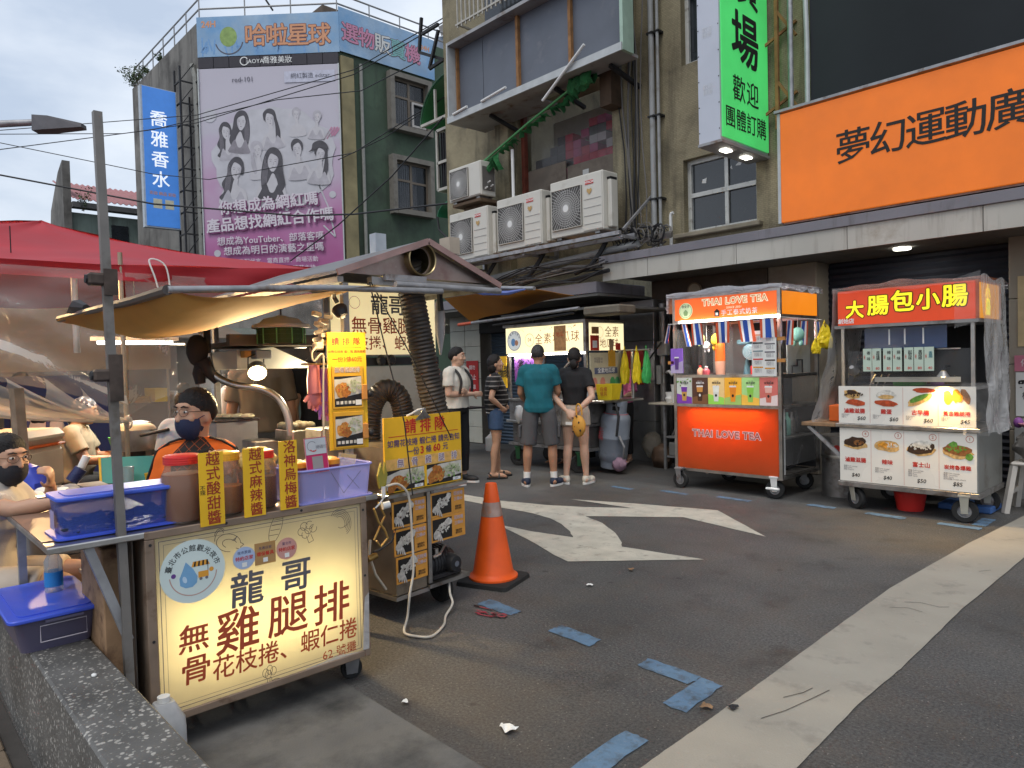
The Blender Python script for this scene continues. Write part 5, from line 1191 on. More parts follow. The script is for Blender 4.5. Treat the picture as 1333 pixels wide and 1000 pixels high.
for lab,c,r_,m_ in(('green striped plush toy hanging behind the bunting on the left',(-4.42,7.05,1.68),.05,mat('sage_plush',(.35,.40,.18),.9)),('round yellow plush toy hanging behind the second flag',(-4.22,7.05,1.66),.07,mat('yellow_plush',(.75,.55,.04),.9)),('small white plush toy hanging below the yellow one',(-4.35,7.05,1.60),.045,mat('white_plush',(.6,.6,.6),.9)),('pale teal balloon toy hanging at the tea cart side',(-3.36,7.17,1.68),.07,mat('teal_plush',(.25,.55,.45),.6))):
	t_=thing('plush_toy',lab,'toy',c);part('body',MB().ell(c,(r_,r_*.8,r_*1.1),12,8),m_,t_,smooth=True);part('limb',MB().ell((c[0]+r_*.5,c[1],c[2]-r_*1.2),(r_*.3,r_*.3,r_*.5),8,6),m_,t_,smooth=True);part('limb',MB().ell((c[0]-r_*.5,c[1],c[2]-r_*1.2),(r_*.3,r_*.3,r_*.5),8,6),m_,t_,smooth=True)
	part('string',MB().cyl((c[0],c[1],c[2]+r_),(c[0],c[1],1.86),.002,n=4),WHITEP,t_)
YB=mat('yellow_bag',(.85,.66,.02),.45,0,.15)
hbag('bright yellow plastic bag hung at the rear of the tea cart side',(-3.33,7.74,1.66),.34,.24,.10,YB);hbag('small yellow plastic bag under the larger one at the tea cart side',(-3.33,7.52,1.55),.18,.13,.07,YB)
fp=thing('flip_phone_stand','black zigzag metal stand on the tea cart side shelf','stand',(-3.42,7.3,1.28))
part('frame',MB().tube([(-3.43,7.18,1.282),(-3.43,7.18,1.36),(-3.43,7.3,1.36),(-3.43,7.3,1.42),(-3.43,7.42,1.42),(-3.43,7.42,1.282)],.01,5),IRON,fp)
# ---------------------------------------------------------------- sausage cart
SCt=thing('sausage_cart','steel sausage cart with red header in yellow characters and photo menu boards','food cart',(-2.26,7.27,0))
X0,X1,Y0,Y1=-2.84,-1.69,6.88,7.66
part('cabinet',MB().box(X0+.01,X1-.005,Y0+.012,Y1,.25,.775),mat('grey_steel_cabinet',(.30,.30,.28),.4,.6,.1,3,dirt=((.16,.13,.1),4,.55,.8)),SCt,bevel=.004)
part('bottom_rail',MB().box(X0-.01,X1+.01,Y0-.008,Y1+.004,.215,.262),STEELD,SCt,bevel=.004)
part('counter',MB().box(X0-.02,X1+.015,Y0-.02,Y1+.02,.776,.812),STEEL,SCt,bevel=.005)
part('side_plank',MB().box(X0-.36,X0-.021,Y0+.0,Y0+.42,.772,.808),WOODP,SCt,bevel=.004)
part('plank_strut',MB().bar((X0-.30,Y0+.03,.77),(X0-.0,Y0+.03,.50),.03),GALV,SCt)
for x in(X0+.03,X1-.055):
	for y in(Y0+.02,Y1-.05):part('post',MB().box(x,x+.028,y,y+.028,.813,1.73),STEEL,SCt)
REDL=lit('lit_red_face',(.62,.045,.012),.32,base=(.6,.06,.01))
YELL=mat('yellow_character',(.85,.72,.02),.5,emit=(.9,.75,.02),es=.55);DKB=mat('dark_brown_outline',(.12,.05,.005),.6)
part('header_sign',MB().box(X0+.01,X1-.02,Y0+.0,Y0+.03,1.735,2.05),REDL,SCt)
part('header_box',MB().box(X0+.0,X1-.0,Y0+.031,Y1-.03,1.735,2.06),mat('red_header_side',(.42,.10,.03),.6),SCt)
part('header_rail',MB().box(X0-.02,X1+.01,Y0-.012,Y1-.02,1.705,1.733),STEELD,SCt)
part('side_print',MB(FE(X1+.001,Y0+.05,1.74)).poly([(0,0),(.62,0),(.62,.3),(0,.3)],.001),lit('lit_amber_face',(.75,.28,.02),.45,base=(.6,.25,.03)),SCt)
M=FS(-2.265,Y0-.0005,1.90)
for i,(ch,dv,sz)in enumerate((('大',-.035,.17),('腸',-.01,.19),('包',.01,.20),('小',.012,.19),('腸',.025,.20))):
	doubletext(ch,sz,M,SCt,dv,YELL,DKB,.028,.085,u=-.41+i*.205,w=.001)
text('創始店',.05,INKW,SCt,M,-.49,-.13,.002,bold=.03)
text('小\n腸',.15,YELL,SCt,FE(X1+.003,Y0+.3,1.89),0,0,.002,bold=.05,line=.8)
# upper photo board, four cells
WB=mat('glossy_menu_board',(.80,.77,.70),.25,0,.05,3,spec=.6)
def board(z0,z1,y,names,prices,foods,nums=None,lists=None):
	b_=part('menu_board',MB().box(X0+.012,X1-.012,y-.006,y,z0,z1),WB,SCt)
	w_=(X1-X0-.03)/4;h_=z1-z0
	for i in range(4):
		M=FS(X0+.015+w_*(i+.5),y-.0062,z0)
		if i:part('dotted_line',MB(M).stroke([(-w_/2,.01),(-w_/2,h_-.01)],.003,.001),mat('pale_red_ink',(.6,.3,.26),.6),b_)
		text(names[i],.048 if len(names[i])<5 else .041,INKR,b_,M,0,h_*(.40 if lists else .33),.002,bold=.03)
		text(prices[i],.048,INKK,b_,M,w_*.22 if not lists else 0,.05 if not lists else .06,.002,bold=.012,shear=.15)
		if nums:
			part('number_ring',MB(M).ring(w_*.33,h_-.05,.026,.030,.001,20),F_SAUS,b_);text(nums[i],.038,F_SAUS,b_,M,w_*.33,h_-.05,.002)
		if lists:text(lists[i],.0165,INKGY,b_,M,-w_*.38,h_*.25,.0015,align='LEFT')
		else:text('原味 Original\n加起司 10\n加蛋 10',.013,INKGY,b_,M,-w_*.42,.07,.0015,align='LEFT')
		blobs(b_,M,foods[i](w_,h_),w0=.0015)
		if i==0 or nums:bits(b_,M,(F_DARK if i==0 else F_LEAF if i==3 else F_WHITE if i==2 else F_FRY),0,h_*(.78 if not nums else .72),w_*.3,h_*.06,26,.011,.009)
up=[lambda w,h:[(F_BUN,-.02,h*.78,.075,.045,-.15),(F_DARK,-.02,h*.84,.05,.02,-.1),(F_SAUS,.01,h*.56,.09,.028,-.1)],lambda w,h:[(F_WHITE,0,h*.78,.085,.040,0),(F_BUN,0,h*.72,.07,.02,0),(F_SAUS,.0,h*.56,.095,.028,-.08)],lambda w,h:[(F_SAUS,.03,h*.90,.085,.022,0),(F_BUN,-.01,h*.66,.105,.036,.42),(F_LEAF,-.01,h*.70,.085,.026,.42)],lambda w,h:[(F_FRY,-.065,h*.74,.036,.062,.1),(F_FRY,.0,h*.76,.036,.055,0),(F_BROWN,.07,h*.76,.028,.065,.4),(F_FRY,.03,h*.72,.02,.03,0)]]
board(.815,1.165,Y0-.005,('滷雞滋腸','雞蛋','古早腸','黃金雞腿捲'),('$60','$60','$60','$45'),up)
lo=[lambda w,h:[(F_BUN,0,h*.70,.11,.05,0),(F_DARK,0,h*.745,.10,.045,.05),(F_BROWN,.03,h*.73,.05,.025,0)],lambda w,h:[(F_BUN,0,h*.70,.11,.05,-.06),(F_WHITE,.01,h*.72,.085,.022,-.06),(F_FRY,-.03,h*.73,.04,.018,0)],lambda w,h:[(F_BUN,0,h*.67,.115,.05,.08),(F_DARK,0,h*.71,.115,.055,.1),(F_WHITE,.0,h*.77,.08,.03,.05)],lambda w,h:[(F_BUN,0,h*.66,.115,.05,-.05),(F_BROWN,0,h*.71,.11,.045,-.1),(F_LEAF,-.03,h*.80,.035,.025,.3),(F_LEAF,.09,h*.60,.03,.03,0)]]
board(.268,.77,Y0+.008,('滷雞滋腸','辣味','富士山','炭烤魯爆雞'),('$40','$40','$50','$85'),lo,'④③②①' and('4','3','2','1'),('香腸 Pork sausage\n蒜味 Garlic\n原味 Original','香腸 Pork sausage\n蒜味 Cucumber\n酸菜 Pickle','香腸 Pork sausage\n酸菜 Cucumber\n肉鬆 Floss\n蒜味 Garlic','香腸 Pork sausage\n酸菜 Cucumber\n蒜味 Garlic\n起司加量 Double cheese'))
# glass guard, blue film, hanging price slips
part('blue_sheet',MB().box(X0+.23,X1-.24,Y0+.05,Y0+.054,1.50,1.70),mat('blue_reflective_sheet',(.025,.055,.13),.2,0,.2,4,spec=.7),SCt)
for x in(-2.40,-2.27,-2.12):part('glint_strip',MB().box(x,x+.012,Y0+.046,Y0+.049,1.54,1.68),WHITEP,SCt)
SLIP=mat('pale_green_slip',(.50,.60,.50),.6,0,.05)
for i,(t1,pr,col_)in enumerate((('香\n\n味','70',INKK),('原\n味\n腸','80',INKK),('辣\n\n味','80',INKK),('蒜\n\n味','80',INKK),('起\n司\n味','80',INKK),('黑\n胡\n椒','80',INKK),('香\n腸','40',mat('teal_ink',(.04,.2,.25),.6)))):
	x=X0+.26+i*.082+(.012 if i>1 else 0)+(.012 if i>3 else 0)
	s_=part('price_slip',MB().box(x-.038,x+.038,Y0+.03,Y0+.033,1.30,1.51),SLIP,SCt)
	M=FS(x,Y0+.0298,1.42);text(t1,.034,col_,s_,M,.012,.02,.001,bold=.01,line=.8);text(pr,.034,INKR,s_,M,.008,-.095,.001,bold=.01)
	text('小\n腸\n包',.016,INKR,s_,M,-.024,.01,.001,line=.8)
part('glass_guard',MB().box(X0+.06,X1-.06,Y0+.10,Y0+.104,1.17,1.49),film('guard_glass',(.5,.5,.5),.06,.05,2,.02),SCt)
part('guard_rail',MB().box(X0+.30,X1-.15,Y0+.09,Y0+.098,1.20,1.245),mat('pale_rail',(.45,.42,.36),.4),SCt)
part('guard_rail',MB().box(X0+.30,X1-.15,Y0+.09,Y0+.098,1.485,1.495),STEEL,SCt)
part('inner_back',MB().box(X0+.03,X1-.03,Y1-.03,Y1-.02,.82,1.70),DARK,SCt)
wl=part('clip_lamp',MB(FM((-2.72,6.97,1.30),(1,0,0),(0,.5,.8))).lathe([(.02,.08),(.03,.06),(.05,0)],(0,0,0),14),STEELD,SCt,smooth=True)
part('bulb',MB().ell((-2.72,6.985,1.30),(.025,.025,.02),10,6),mat('lit_warm_bulb',(.9,.8,.5),.4,emit=(1,.70,.28),es=12),wl)
lamp('warm_cart_lamp','SPOT',(-1.93,6.80,1.24),30,(1,.62,.20),.02,(-1.98,6.70,0),parent=SCt,spot=100)
part('lamp_shade',MB().lathe([(.02,.05),(.05,.0)],(-1.93,6.82,1.25),14,cap=False),STEELD,SCt,smooth=True)
part('lamp_arm',MB().tube([(-1.93,6.82,1.3),(-1.93,6.88,1.34),(-1.93,6.98,1.34)],.008,6),IRON,SCt,smooth=True)
part('lamp_bulb',MB().ell((-1.93,6.82,1.265),(.03,.03,.02),10,6),mat('lit_warm_bulb',(.9,.8,.5),.4),SCt)
for k in range(3):
	x=-2.6+.06*k;part('tongs',MB().tube([(x,7.0,1.15),(x+.06,7.0,1.27)],.007,5),STEEL,SCt)
for x,c,w_ in((-2.33,mat('green_tub',(.09,.36,.06),.5),.15),(-2.10,mat('purple_tub',(.25,.08,.3),.5),.06)):
	part('tub',MB().lathe([(w_*.9,0),(w_,.06),(w_*.95,.062)],(x,7.25,1.16),16),c,SCt,smooth=True)
part('inner_shelf',MB().box(X0+.06,X1-.06,Y0+.15,Y1-.06,1.13,1.158),STEELD,SCt)
SHF=film('sausage_cart_film',(.80,.78,.76),.075,.10,4,.8,.38)
def drape(u,v):
	return(X1+.03+.05*v+.05*noise.noise((u*6,v*5,2))*v,Y0-.02+u*.75+.04*noise.noise((u*4,v*6,8)),2.09-v*1.33+.02*math.sin(u*9))
part('film_drape',MB().grid(drape,26,30),SHF,SCt,smooth=True)
def drape2(u,v):
	return(X0-.03-.22*v*v+.05*noise.noise((u*6,v*5,3))*v,Y0-.02+u*.78+.04*noise.noise((u*4,v*6,9)),2.08-v*(1.25+.15*math.sin(u*4)))
part('film_drape',MB().grid(drape2,24,30),SHF,SCt,smooth=True)
part('film_drape',MB().grid(filmcap(X0-.03,X1+.04,Y0-.02,Y1,2.075,.06,11),40,24),SHF,SCt,smooth=True)
part('film_drape',MB().grid(lambda u,v:(X1-.16+u*.19,Y0-.03-.02*abs(noise.noise((u*5,v*5,4))),2.08-v*.42+.05*u),8,12),SHF,SCt,smooth=True)
part('film_drape',MB().grid(lambda u,v:(X1-.10+u*.2+.03*noise.noise((u*5,v*5,6)),Y0-.05-.03*abs(noise.noise((u*5,v*5,4))),1.2-v*.44),8,12),SHF,SCt,smooth=True)
for(x,y,rz)in((-2.72,6.93,-.5),(-1.80,6.90,.15),(-2.60,7.55,.4),(-1.78,7.52,.2)):caster(SCt,x,y,.10,mat('cream_fork',(.45,.43,.36),.6,.1,.1),rz,.05)
rb=thing('bucket','red plastic bucket on the road under the sausage cart','bucket',(-2.32,7.2,0));part('pail',MB().lathe([(.11,0),(.145,.2),(.15,.2),(.14,.19)],(-2.32,7.2,.001),20),REDP,rb,smooth=True)
bt_=thing('tray','blue plastic tray on the ground behind the sausage cart wheel','tray',(-1.95,7.5,0));part('base',MB().box(-2.15,-1.72,7.4,7.75,.002,.06),mat('blue_tray',(.05,.13,.35),.5),bt_,bevel=.01)
dr=thing('steel_bucket','dark steel drum standing between the tea cart and sausage cart','drum',(-3.12,7.6,0));part('body',MB().lathe([(.20,0),(.20,.62),(.19,.63)],(-3.08,7.55,.001),22),STEELD,dr,smooth=True);part('red_tag',MB(FS(-3.05,7.345,.5)).disc(0,0,.04,.04,0,16),REDP,dr)
part('band',MB().lathe([(.204,0),(.207,.015),(.204,.03)],(-3.08,7.55,.4),22,cap=False),STEEL,dr,smooth=True)
ob=thing('orange_box','orange plastic box on the plank left of the sausage menu','box',(-2.92,7.2,.81));part('body',MB().box(-3.0,-2.86,7.05,7.25,.81,.97),mat('orange_box',(.75,.14,.02),.5),ob,bevel=.01)
st=thing('plastic_stool','white plastic stool beside the sausage cart at the right edge','stool',(-1.5,7.75,0))
STM=mat('cream_stool',(.55,.51,.46),.5,0,.08)
part('seat',MB().box(-1.62,-1.28,7.58,7.92,.43,.46),STM,st,bevel=.012)
for sx_ in(-1,1):
	for sy in(-1,1):part('leg',MB().bar((-1.45+sx_*.20,7.75+sy*.20,0),(-1.45+sx_*.145,7.75+sy*.145,.428),.045),STM,st)
for sx_ in(-1,1):part('stretcher',MB().box(-1.45+sx_*.185-.015,-1.45+sx_*.185+.015,7.58,7.92,.16,.20),STM,st)
bag('rubbish_bag','crumpled grey plastic bag slumped on the white stool',(-1.45,7.72,.60),.17,mat('grey_bag',(.17,.16,.15),.5,0,.3,8,.3,20),3,.85)
pk=thing('basin','pink plastic basin resting on the grey bag at the right edge','basin',(-1.42,7.75,.76));part('bowl',MB().lathe([(.10,0),(.17,.06),(.175,.06)],(-1.42,7.75,.74),18),mat('pink_plastic',(.6,.25,.33),.5),pk,smooth=True)
solo('purple_bag',MB().ell((-1.60,7.80,.80),(.04,.04,.05),12,8),mat('purple_tub',(.25,.08,.3),.5),'small purple bundle behind the sausage cart film','bag',smooth=True)
gbx=thing('utility_box','grey boxed cabinet standing against the wall right of the sausage cart','cabinet',(-1.5,8.5,0));part('body',MB().box(-1.75,-1.2,8.35,8.58,0,.78),mat('grey_cabinet',(.28,.28,.27),.5),gbx,bevel=.008)
for z in(.36,.58):part('drawer_line',MB().box(-1.73,-1.22,8.345,8.3495,z,z+.012),IRON,gbx)
random.seed(4)
gb_=thing('rubble_sack','dark tied rubbish sack on the pavement behind the sausage cart wheels','bag',(-2.5,7.9,0));part('sack',MB().ell((-2.45,7.95,.16),(.22,.18,.17),16,10,lambda d:1+.2*noise.noise((d.x*2,d.y*2,d.z*2+4))),mat('dark_sack',(.03,.035,.03),.4),gb_,smooth=True)
# ================================================================== VEGAN SNACK CART, CENTRE
VC=thing('snack_cart','steel vegan snack cart with two glowing cream signs behind the waiting customers','food cart',(-6.75,7.25,0))
X0,X1,Y0,Y1=-7.50,-6.00,6.90,7.66
CRL=lit('lit_cream_face',(1.0,.88,.52),.72,base=(.7,.62,.35))
part('lower_body',MB().box(X0+.03,X1-.03,Y0+.05,Y1-.02,.34,.62),mat('dark_steel_body',(.17,.16,.15),.4,.7,.2,4,dirt=((.07,.05,.04),4,.5,.8)),VC,bevel=.006)
part('upper_body',MB().box(X0,X1,Y0+.02,Y1,.66,.93),STEELD,VC,bevel=.006)
part('middle_ledge',MB().box(X0-.02,X1+.02,Y0-.03,Y1,.62,.658),STEEL,VC,bevel=.005)
part('counter',MB().box(X0-.02,X1+.30,Y0-.04,Y1+.02,.931,.965),STEEL,VC,bevel=.005)
part('base_rail',MB().box(X0-.01,X1+.01,Y0+.0,Y1,.30,.338),STEELD,VC)
mb_=None
for k in range(12):
	for z in(.355,.70):part('bolt',MB(FS(X0+.1+k*.12,Y0+(.05 if z<.5 else .02),z+.12)).lathe([(.009,0),(.007,.006)],(0,0,0),8),STEEL,VC)
for x in(X0+.01,X1-.05):
	for y in(Y0+.0,Y1-.05):part('post',MB().box(x,x+.04,y,y+.04,.966,2.0),STEELD,VC)
part('front_sign',MB().box(X0+.02,X1-.02,Y0-.03,Y0-.002,1.595,1.955),CRL,VC)
part('side_sign',MB().box(X1-.003,X1+.022,Y0+.03,Y1-.02,1.60,1.955),CRL,VC)
part('sign_box',MB().box(X0+.015,X1-.01,Y0+.0,Y1-.03,1.60,1.965),STEELD,VC)
part('corner_strip',MB().box(X1-.02,X1+.024,Y0-.035,Y0+.028,1.59,1.985),STEELD,VC)
part('top_rail',MB().box(X0-.02,X1+.03,Y0-.05,Y1,1.966,2.0),STEELD,VC)
part('light_tube',MB().cyl((X0+.05,Y0-.01,1.575),(X1-.03,Y0-.01,1.575),.014),TUBEW,VC)
lamp('snack_tube_lamp','AREA',(-6.75,Y0+.02,1.555),7,(1,.95,.82),1.3,(-6.75,Y0+.06,0),.05,VC)
RW=mat('brown_letter',(.42,.14,.04),.6)
M=FS(-6.75,Y0-.0305,1.775)
em=part('round_emblem',MB(M).disc(-.555,0,.145,.145,.002,28),mat('pale_emblem',(.62,.66,.66),.5,emit=(.7,.75,.75),es=.25),VC)
part('emblem_ring',MB(M).ring(-.555,0,.128,.134,.003,28),mat('tan_ring',(.4,.3,.18),.6),em)
part('emblem_mark',MB(M).disc(-.575,-.02,.045,.055,.003,14),mat('light_blue_print',(.15,.35,.65),.6),em);part('emblem_mark',MB(M).disc(-.51,-.03,.035,.04,.0035,12),ORI,em)
for k,ch in enumerate('公館觀光夜市'):
	a=math.radians(155-k*26);text(ch,.034,INKB,em,M,-.555+.107*math.cos(a),.107*math.sin(a),.003,rot=a-math.pi/2)
part('script_ring',MB(M).ring(-.25,-.0,.083,.088,.002,26),RW,VC);text('04',.075,RW,VC,M,-.25,0,.002)
for i,ch in enumerate('全素地瓜球'):text(ch,.15,RW,VC,M,-.07+i*.165,-.005+.004*i,.002)
part('pasted_flyer',MB(M).box(.22,.43,-.165,.165,.002,.006),mat('brown_flyer',(.42,.22,.09),.6,0,.3,25),VC)
text('地瓜',.07,F_SAUS,VC,M,.325,.05,.008);
mb=MB(M)
for i in range(26):mb.disc(random.uniform(-.7,.7),random.uniform(.12,.165),random.uniform(.004,.009),None,.0015+.00001*i,7)
part('dot_print',mb,RW,VC,kind='stuff')
M=FE(X1+.0225,Y0+.34,1.775)
part('script_ring',MB(M).ring(-.1,.06,.07,.074,.002,24),RW,VC);text('全素',.15,RW,VC,M,.15,.06,.002);text('地瓜球',.13,RW,VC,M,.09,-.09,.002)
part('pasted_notice',MB(M).box(-.29,-.12,-.175,.02,.002,.006),mat('red_card',(.55,.05,.03),.5),VC);part('card_picture',MB(M).box(-.25,-.16,-.14,-.05,.0065,.008),PAPERW,VC)
part('pasted_notice',MB(M).box(-.26,-.12,.04,.13,.002,.005),mat('brown_flyer',(.42,.22,.09),.6),VC)
part('pasted_notice',MB(M).box(.09,.17,-.175,-.03,.002,.006),mat('tan_packet',(.40,.28,.16),.6),VC);part('pasted_notice',MB(M).box(.22,.32,-.17,-.08,.002,.006),mat('red_card',(.55,.05,.03),.5),VC)
# awning frame over the cart
af=thing('folding_awning','grey folded awning over the vegan cart with a red tipped tube','awning',(-6.9,7.0,2.1))
part('roof_sheet',MB().box(X0-.05,-5.55,6.85,8.2,2.12,2.15),mat('grey_awning_cloth',(.10,.10,.095),.7,0,.2,3),af)
part('front_tube',MB().cyl((-8.05,6.72,2.07),(-5.95,6.72,2.13),.022),GALV,af,smooth=True);part('front_tube',MB().cyl((-7.6,6.74,2.01),(-6.05,6.74,2.08),.016),IRON,af,smooth=True)
part('red_tip',MB().cyl((-8.36,6.72,2.06),(-8.05,6.72,2.07),.024),mat('red_tip',(.6,.12,.06),.5),af,smooth=True)
part('rolled_cover',MB().box(-5.92,-5.35,6.75,7.1,2.03,2.14),mat('brown_cover',(.14,.12,.09),.7,0,.3,6),af,bevel=.02)
for x in(X0+.02,X1-.06):part('upright',MB().box(x,x+.03,7.4,7.43,2.001,2.119),IRON,af)
# menu board on the right side, bags, basket
mbd=thing('menu_board','tall pale menu board with bottles of drinks on the right of the vegan cart','menu board',(-5.95,7.1,1.05))
MM=FE(X1+.03,Y0+.36,1.30)
part('board',MB(MM).box(-.34,.30,-.24,.27,0,.012),mat('cream_board',(.55,.50,.34),.5,0,.08),mbd)
part('blue_bar',MB(MM).box(-.26,.20,-.005,.075,.0125,.018),mat('slate_blue',(.12,.14,.22),.5),mbd);text('全素地瓜球',.07,INKW,mbd,MM,-.03,.035,.019,bold=.02)
for u,c in((-.26,(.6,.25,.2)),(-.10,(.6,.5,.15)),(.10,(.08,.35,.12)),(.20,(.12,.42,.18))):
	mt=mat('bottle_print_%d'%int(abs(c[0]*100)),c,.5);part('bottle_print',MB(MM).poly([(u-.05,-.21),(u+.05,-.21),(u+.05,-.09),(u+.02,-.05),(u-.02,-.05),(u-.05,-.09)],.0135),mt,mbd)
part('amber_strip',MB(MM).box(.02,.16,.09,.30,.0125,.02),mat('amber_sheet',(.6,.33,.04),.5),mbd);text('地瓜球 50\n芋頭球 60',.04,INKGY,mbd,MM,-.18,.17,.0135)
pl=thing('yellow_sign','narrow yellow hand sign on a stick at the left corner of the vegan cart','sign',(-7.52,6.8,.95))
part('sign',MB(FS(-7.50,6.80,1.34)).box(-.105,.105,-.225,.225,0,.012),YEL,pl);text('地瓜球\n芋頭球',.10,INKK,pl,FS(-7.50,6.787,1.34),0,0,.001,bold=.03,line=.75)
text('現\n炸\n全\n素',.085,INKK,pl,FS(-7.50,6.787,1.34),0,.0,-.0135)if False else None
part('stick',MB().bar((-7.49,6.81,.966),(-7.49,6.81,1.115),.02),mat('pale_wood',(.5,.38,.2),.7),pl)
pc=thing('purple_banner','purple cloth banner with dark characters hung inside the vegan cart','banner',(-7.15,6.95,1.3))
part('cloth',MB().grid(lambda u,v:(-7.38+u*.46,6.93+.01*math.sin(u*14),1.20+v*.37),16,4),mat('purple_cloth',(.23,.08,.40),.8,0,.15),pc,smooth=True);text('紫心\n地瓜',.14,INKK,pc,FS(-7.16,6.915,1.39),bold=.02,line=.8,w=.0)
ch_=thing('chute','steel scoop chute slanting over the vegan cart fryer','kitchen tool',(-6.4,7.1,1.0))
part('arm',MB().bar((-6.55,6.95,1.28),(-6.25,7.0,1.56),.045,.02),STEEL,ch_);part('scoop',MB().tube([(-6.62,6.95,.97),(-6.50,6.95,1.15),(-6.45,6.97,1.30)],[.05,.09,.02],10),STEEL,ch_,smooth=True)
part('tray',MB().box(-6.7,-6.35,6.9,7.2,.966,1.03),STEEL,ch_)
for lab,c,m_ in(('yellow plastic bag hanging left of the pair at the vegan cart side post',(-5.86,7.5,1.36),YB),('yellow plastic bag hanging right beside a green one at the vegan cart',(-5.68,7.52,1.36),YB),('green plastic bag behind the hanging yellow bags',(-5.60,7.62,1.36),mat('green_bag',(.06,.45,.12),.4))):
	hbag(lab,c,.15,.40,.10,m_)
hr=thing('hanging_rail','thin steel rail holding the plastic bags at the vegan cart','rail',(-5.8,7.5,1.6));part('rail',MB().cyl((-6.0,7.5,1.595),(-5.5,7.56,1.595),.01),STEEL,hr);part('upright',MB().cyl((-5.77,7.55,.966),(-5.77,7.55,1.59),.022),STEEL,hr)
yb_=thing('basket','yellow plastic basket with a note on the vegan cart counter','basket',(-5.80,7.2,.965))
part('body',MB(T((-5.83,7.12,.966))).add([(-.11,-.08,0),(.11,-.08,0),(.11,.08,0),(-.11,.08,0),(-.14,-.1,.2),(.14,-.1,.2),(.14,.1,.2),(-.14,.1,.2)],[(0,3,2,1),(0,1,5,4),(1,2,6,5),(2,3,7,6),(3,0,4,7)]),mat('yellow_basket',(.75,.55,.02),.5),yb_,thick=.006);text('自備\n餐具',.06,F_SAUS,yb_,FS(-5.83,7.02,1.07),w=.004)
sb_=thing('food_tub','clear tub with white contents on the vegan cart counter','tub',(-6.1,7.0,.965));part('tub',MB().box(-6.2,-5.98,6.9,7.05,.966,1.10),mat('grey_clear_tub',(.35,.35,.36),.3),sb_,bevel=.01);part('contents',MB().ell((-6.09,6.97,1.12),(.1,.07,.06),12,7),WHITEP,sb_,smooth=True)
vb=[(-7.36,6.94,.0),(-6.2,6.94,.3),(-7.3,7.55,.2),(-6.15,7.6,.2)]
GRW=mat('dark_green_fork',(.02,.09,.04),.5)
for x,y,rz in vb:caster(VC,x,y,.12,GRW,rz+.6,.05,IRON)
part('under_gear',MB().box(-7.0,-6.4,7.1,7.5,.14,.29),IRON,VC)
# people-side gas cylinder hung on the cart
gc=thing('gas_cylinder','tall grey gas cylinder with red writing leaning at the right of the vegan cart','gas cylinder',(-5.86,7.2,.05))
GCM=mat('grey_blue_enamel',(.24,.27,.32),.4,.1,.1,4,dirt=((.15,.14,.14),6,.56,.8))
old_M=T((-5.93,7.28,.10))@Matrix.Rotation(R(7),4,'Y')@Matrix.Diagonal((1.0,1.0,.80,1))
part('shell',MB(old_M).lathe([(.05,.05),(.16,.07),(.19,.14),(.195,.2),(.195,.44),(.2,.45),(.2,.47),(.195,.48),(.195,.76),(.185,.82),(.14,.87),(.06,.89)],(0,0,0),26),GCM,gc,smooth=True)
part('foot_ring',MB(old_M).lathe([(.15,-.04),(.16,.08)],(0,0,0),24,cap=False),GCM,gc,smooth=True)
part('collar',MB(old_M).lathe([(.135,.86),(.14,1.06),(.13,1.07),(.125,1.06),(.125,.86)],(0,0,0),24,cap=False),GCM,gc,smooth=True)
part('collar_slot',MB(old_M).box(.06,.13,-.16,-.10,.93,.99),DARK,gc);part('valve',MB(old_M).cyl((0,0,.88),(0,0,1.0),.03),STEEL,gc)
text('瓦\n斯\n桶',.085,mat('dull_red_print',(.42,.07,.08),.6),gc,old_M@FM((-.06,-.196,.52),(1,0,0),(0,0,1)),0,0,.004,line=.75)
part('red_band',MB(old_M).lathe([(.16,.855),(.158,.865)],(0,0,0),24,cap=False),mat('dull_red_print',(.42,.07,.08),.6),gc)
part('hose',MB().tube([(-5.85,7.2,.93),(-5.72,7.12,.90),(-5.66,7.1,.75),(-5.70,7.1,.5)],.018,8),WIRE,gc,smooth=True)
part('pale_hose',MB().tube([(-5.70,7.15,.5),(-5.62,7.15,.36),(-5.68,7.2,.2),(-5.8,7.25,.18)],.016,8),GALV,gc,smooth=True)
solo('cloth_bag',MB().ell((-5.74,7.2,.13),(.1,.09,.09),14,9,lambda d:1+.2*noise.noise((d.x*2,d.y*2,d.z*2))),mat('mauve_cloth',(.32,.2,.26),.8),'small mauve cloth bundle by the foot of the gas cylinder','bag',smooth=True)
# side table with white crockery
tb2=thing('side_table','thin legged steel table with crockery against the wall left of the tea cart','table',(-5.2,8.1,0))
part('top',MB().box(-5.75,-4.85,7.85,8.25,.86,.885),mat('pale_table_top',(.5,.45,.36),.5),tb2,bevel=.004)
for x in(-5.55,-4.92):
	for y in(7.9,8.18):part('leg',MB().box(x,x+.03,y,y+.03,0,.859),GALV,tb2)
part('shelf',MB().box(-5.53,-4.9,7.92,8.2,.16,.18),GALV,tb2);part('shelf',MB().box(-5.53,-4.9,7.92,8.2,.42,.44),GALV,tb2)
cr_=thing('tableware','stack of white cups and bowls on the thin legged table','cups',(-5.4,8.0,.885))
for x,h_,r_ in((-5.50,.14,.07),(-5.42,.24,.06),(-5.36,.10,.06)):part('cup',MB().lathe([(r_*.7,0),(r_,h_*.4),(r_*.8,h_*.6),(r_,h_)],(x,8.0,.886),14),WHITEP,cr_,smooth=True)
tn=thing('cup','single white cup apart from the stack on the thin legged table','cup',(-5.1,8.0,.885));part('body',MB().lathe([(.045,0),(.05,.13),(.046,.13)],(-5.12,7.98,.886),14),mat('cream_cup',(.6,.57,.45),.5),tn,smooth=True)
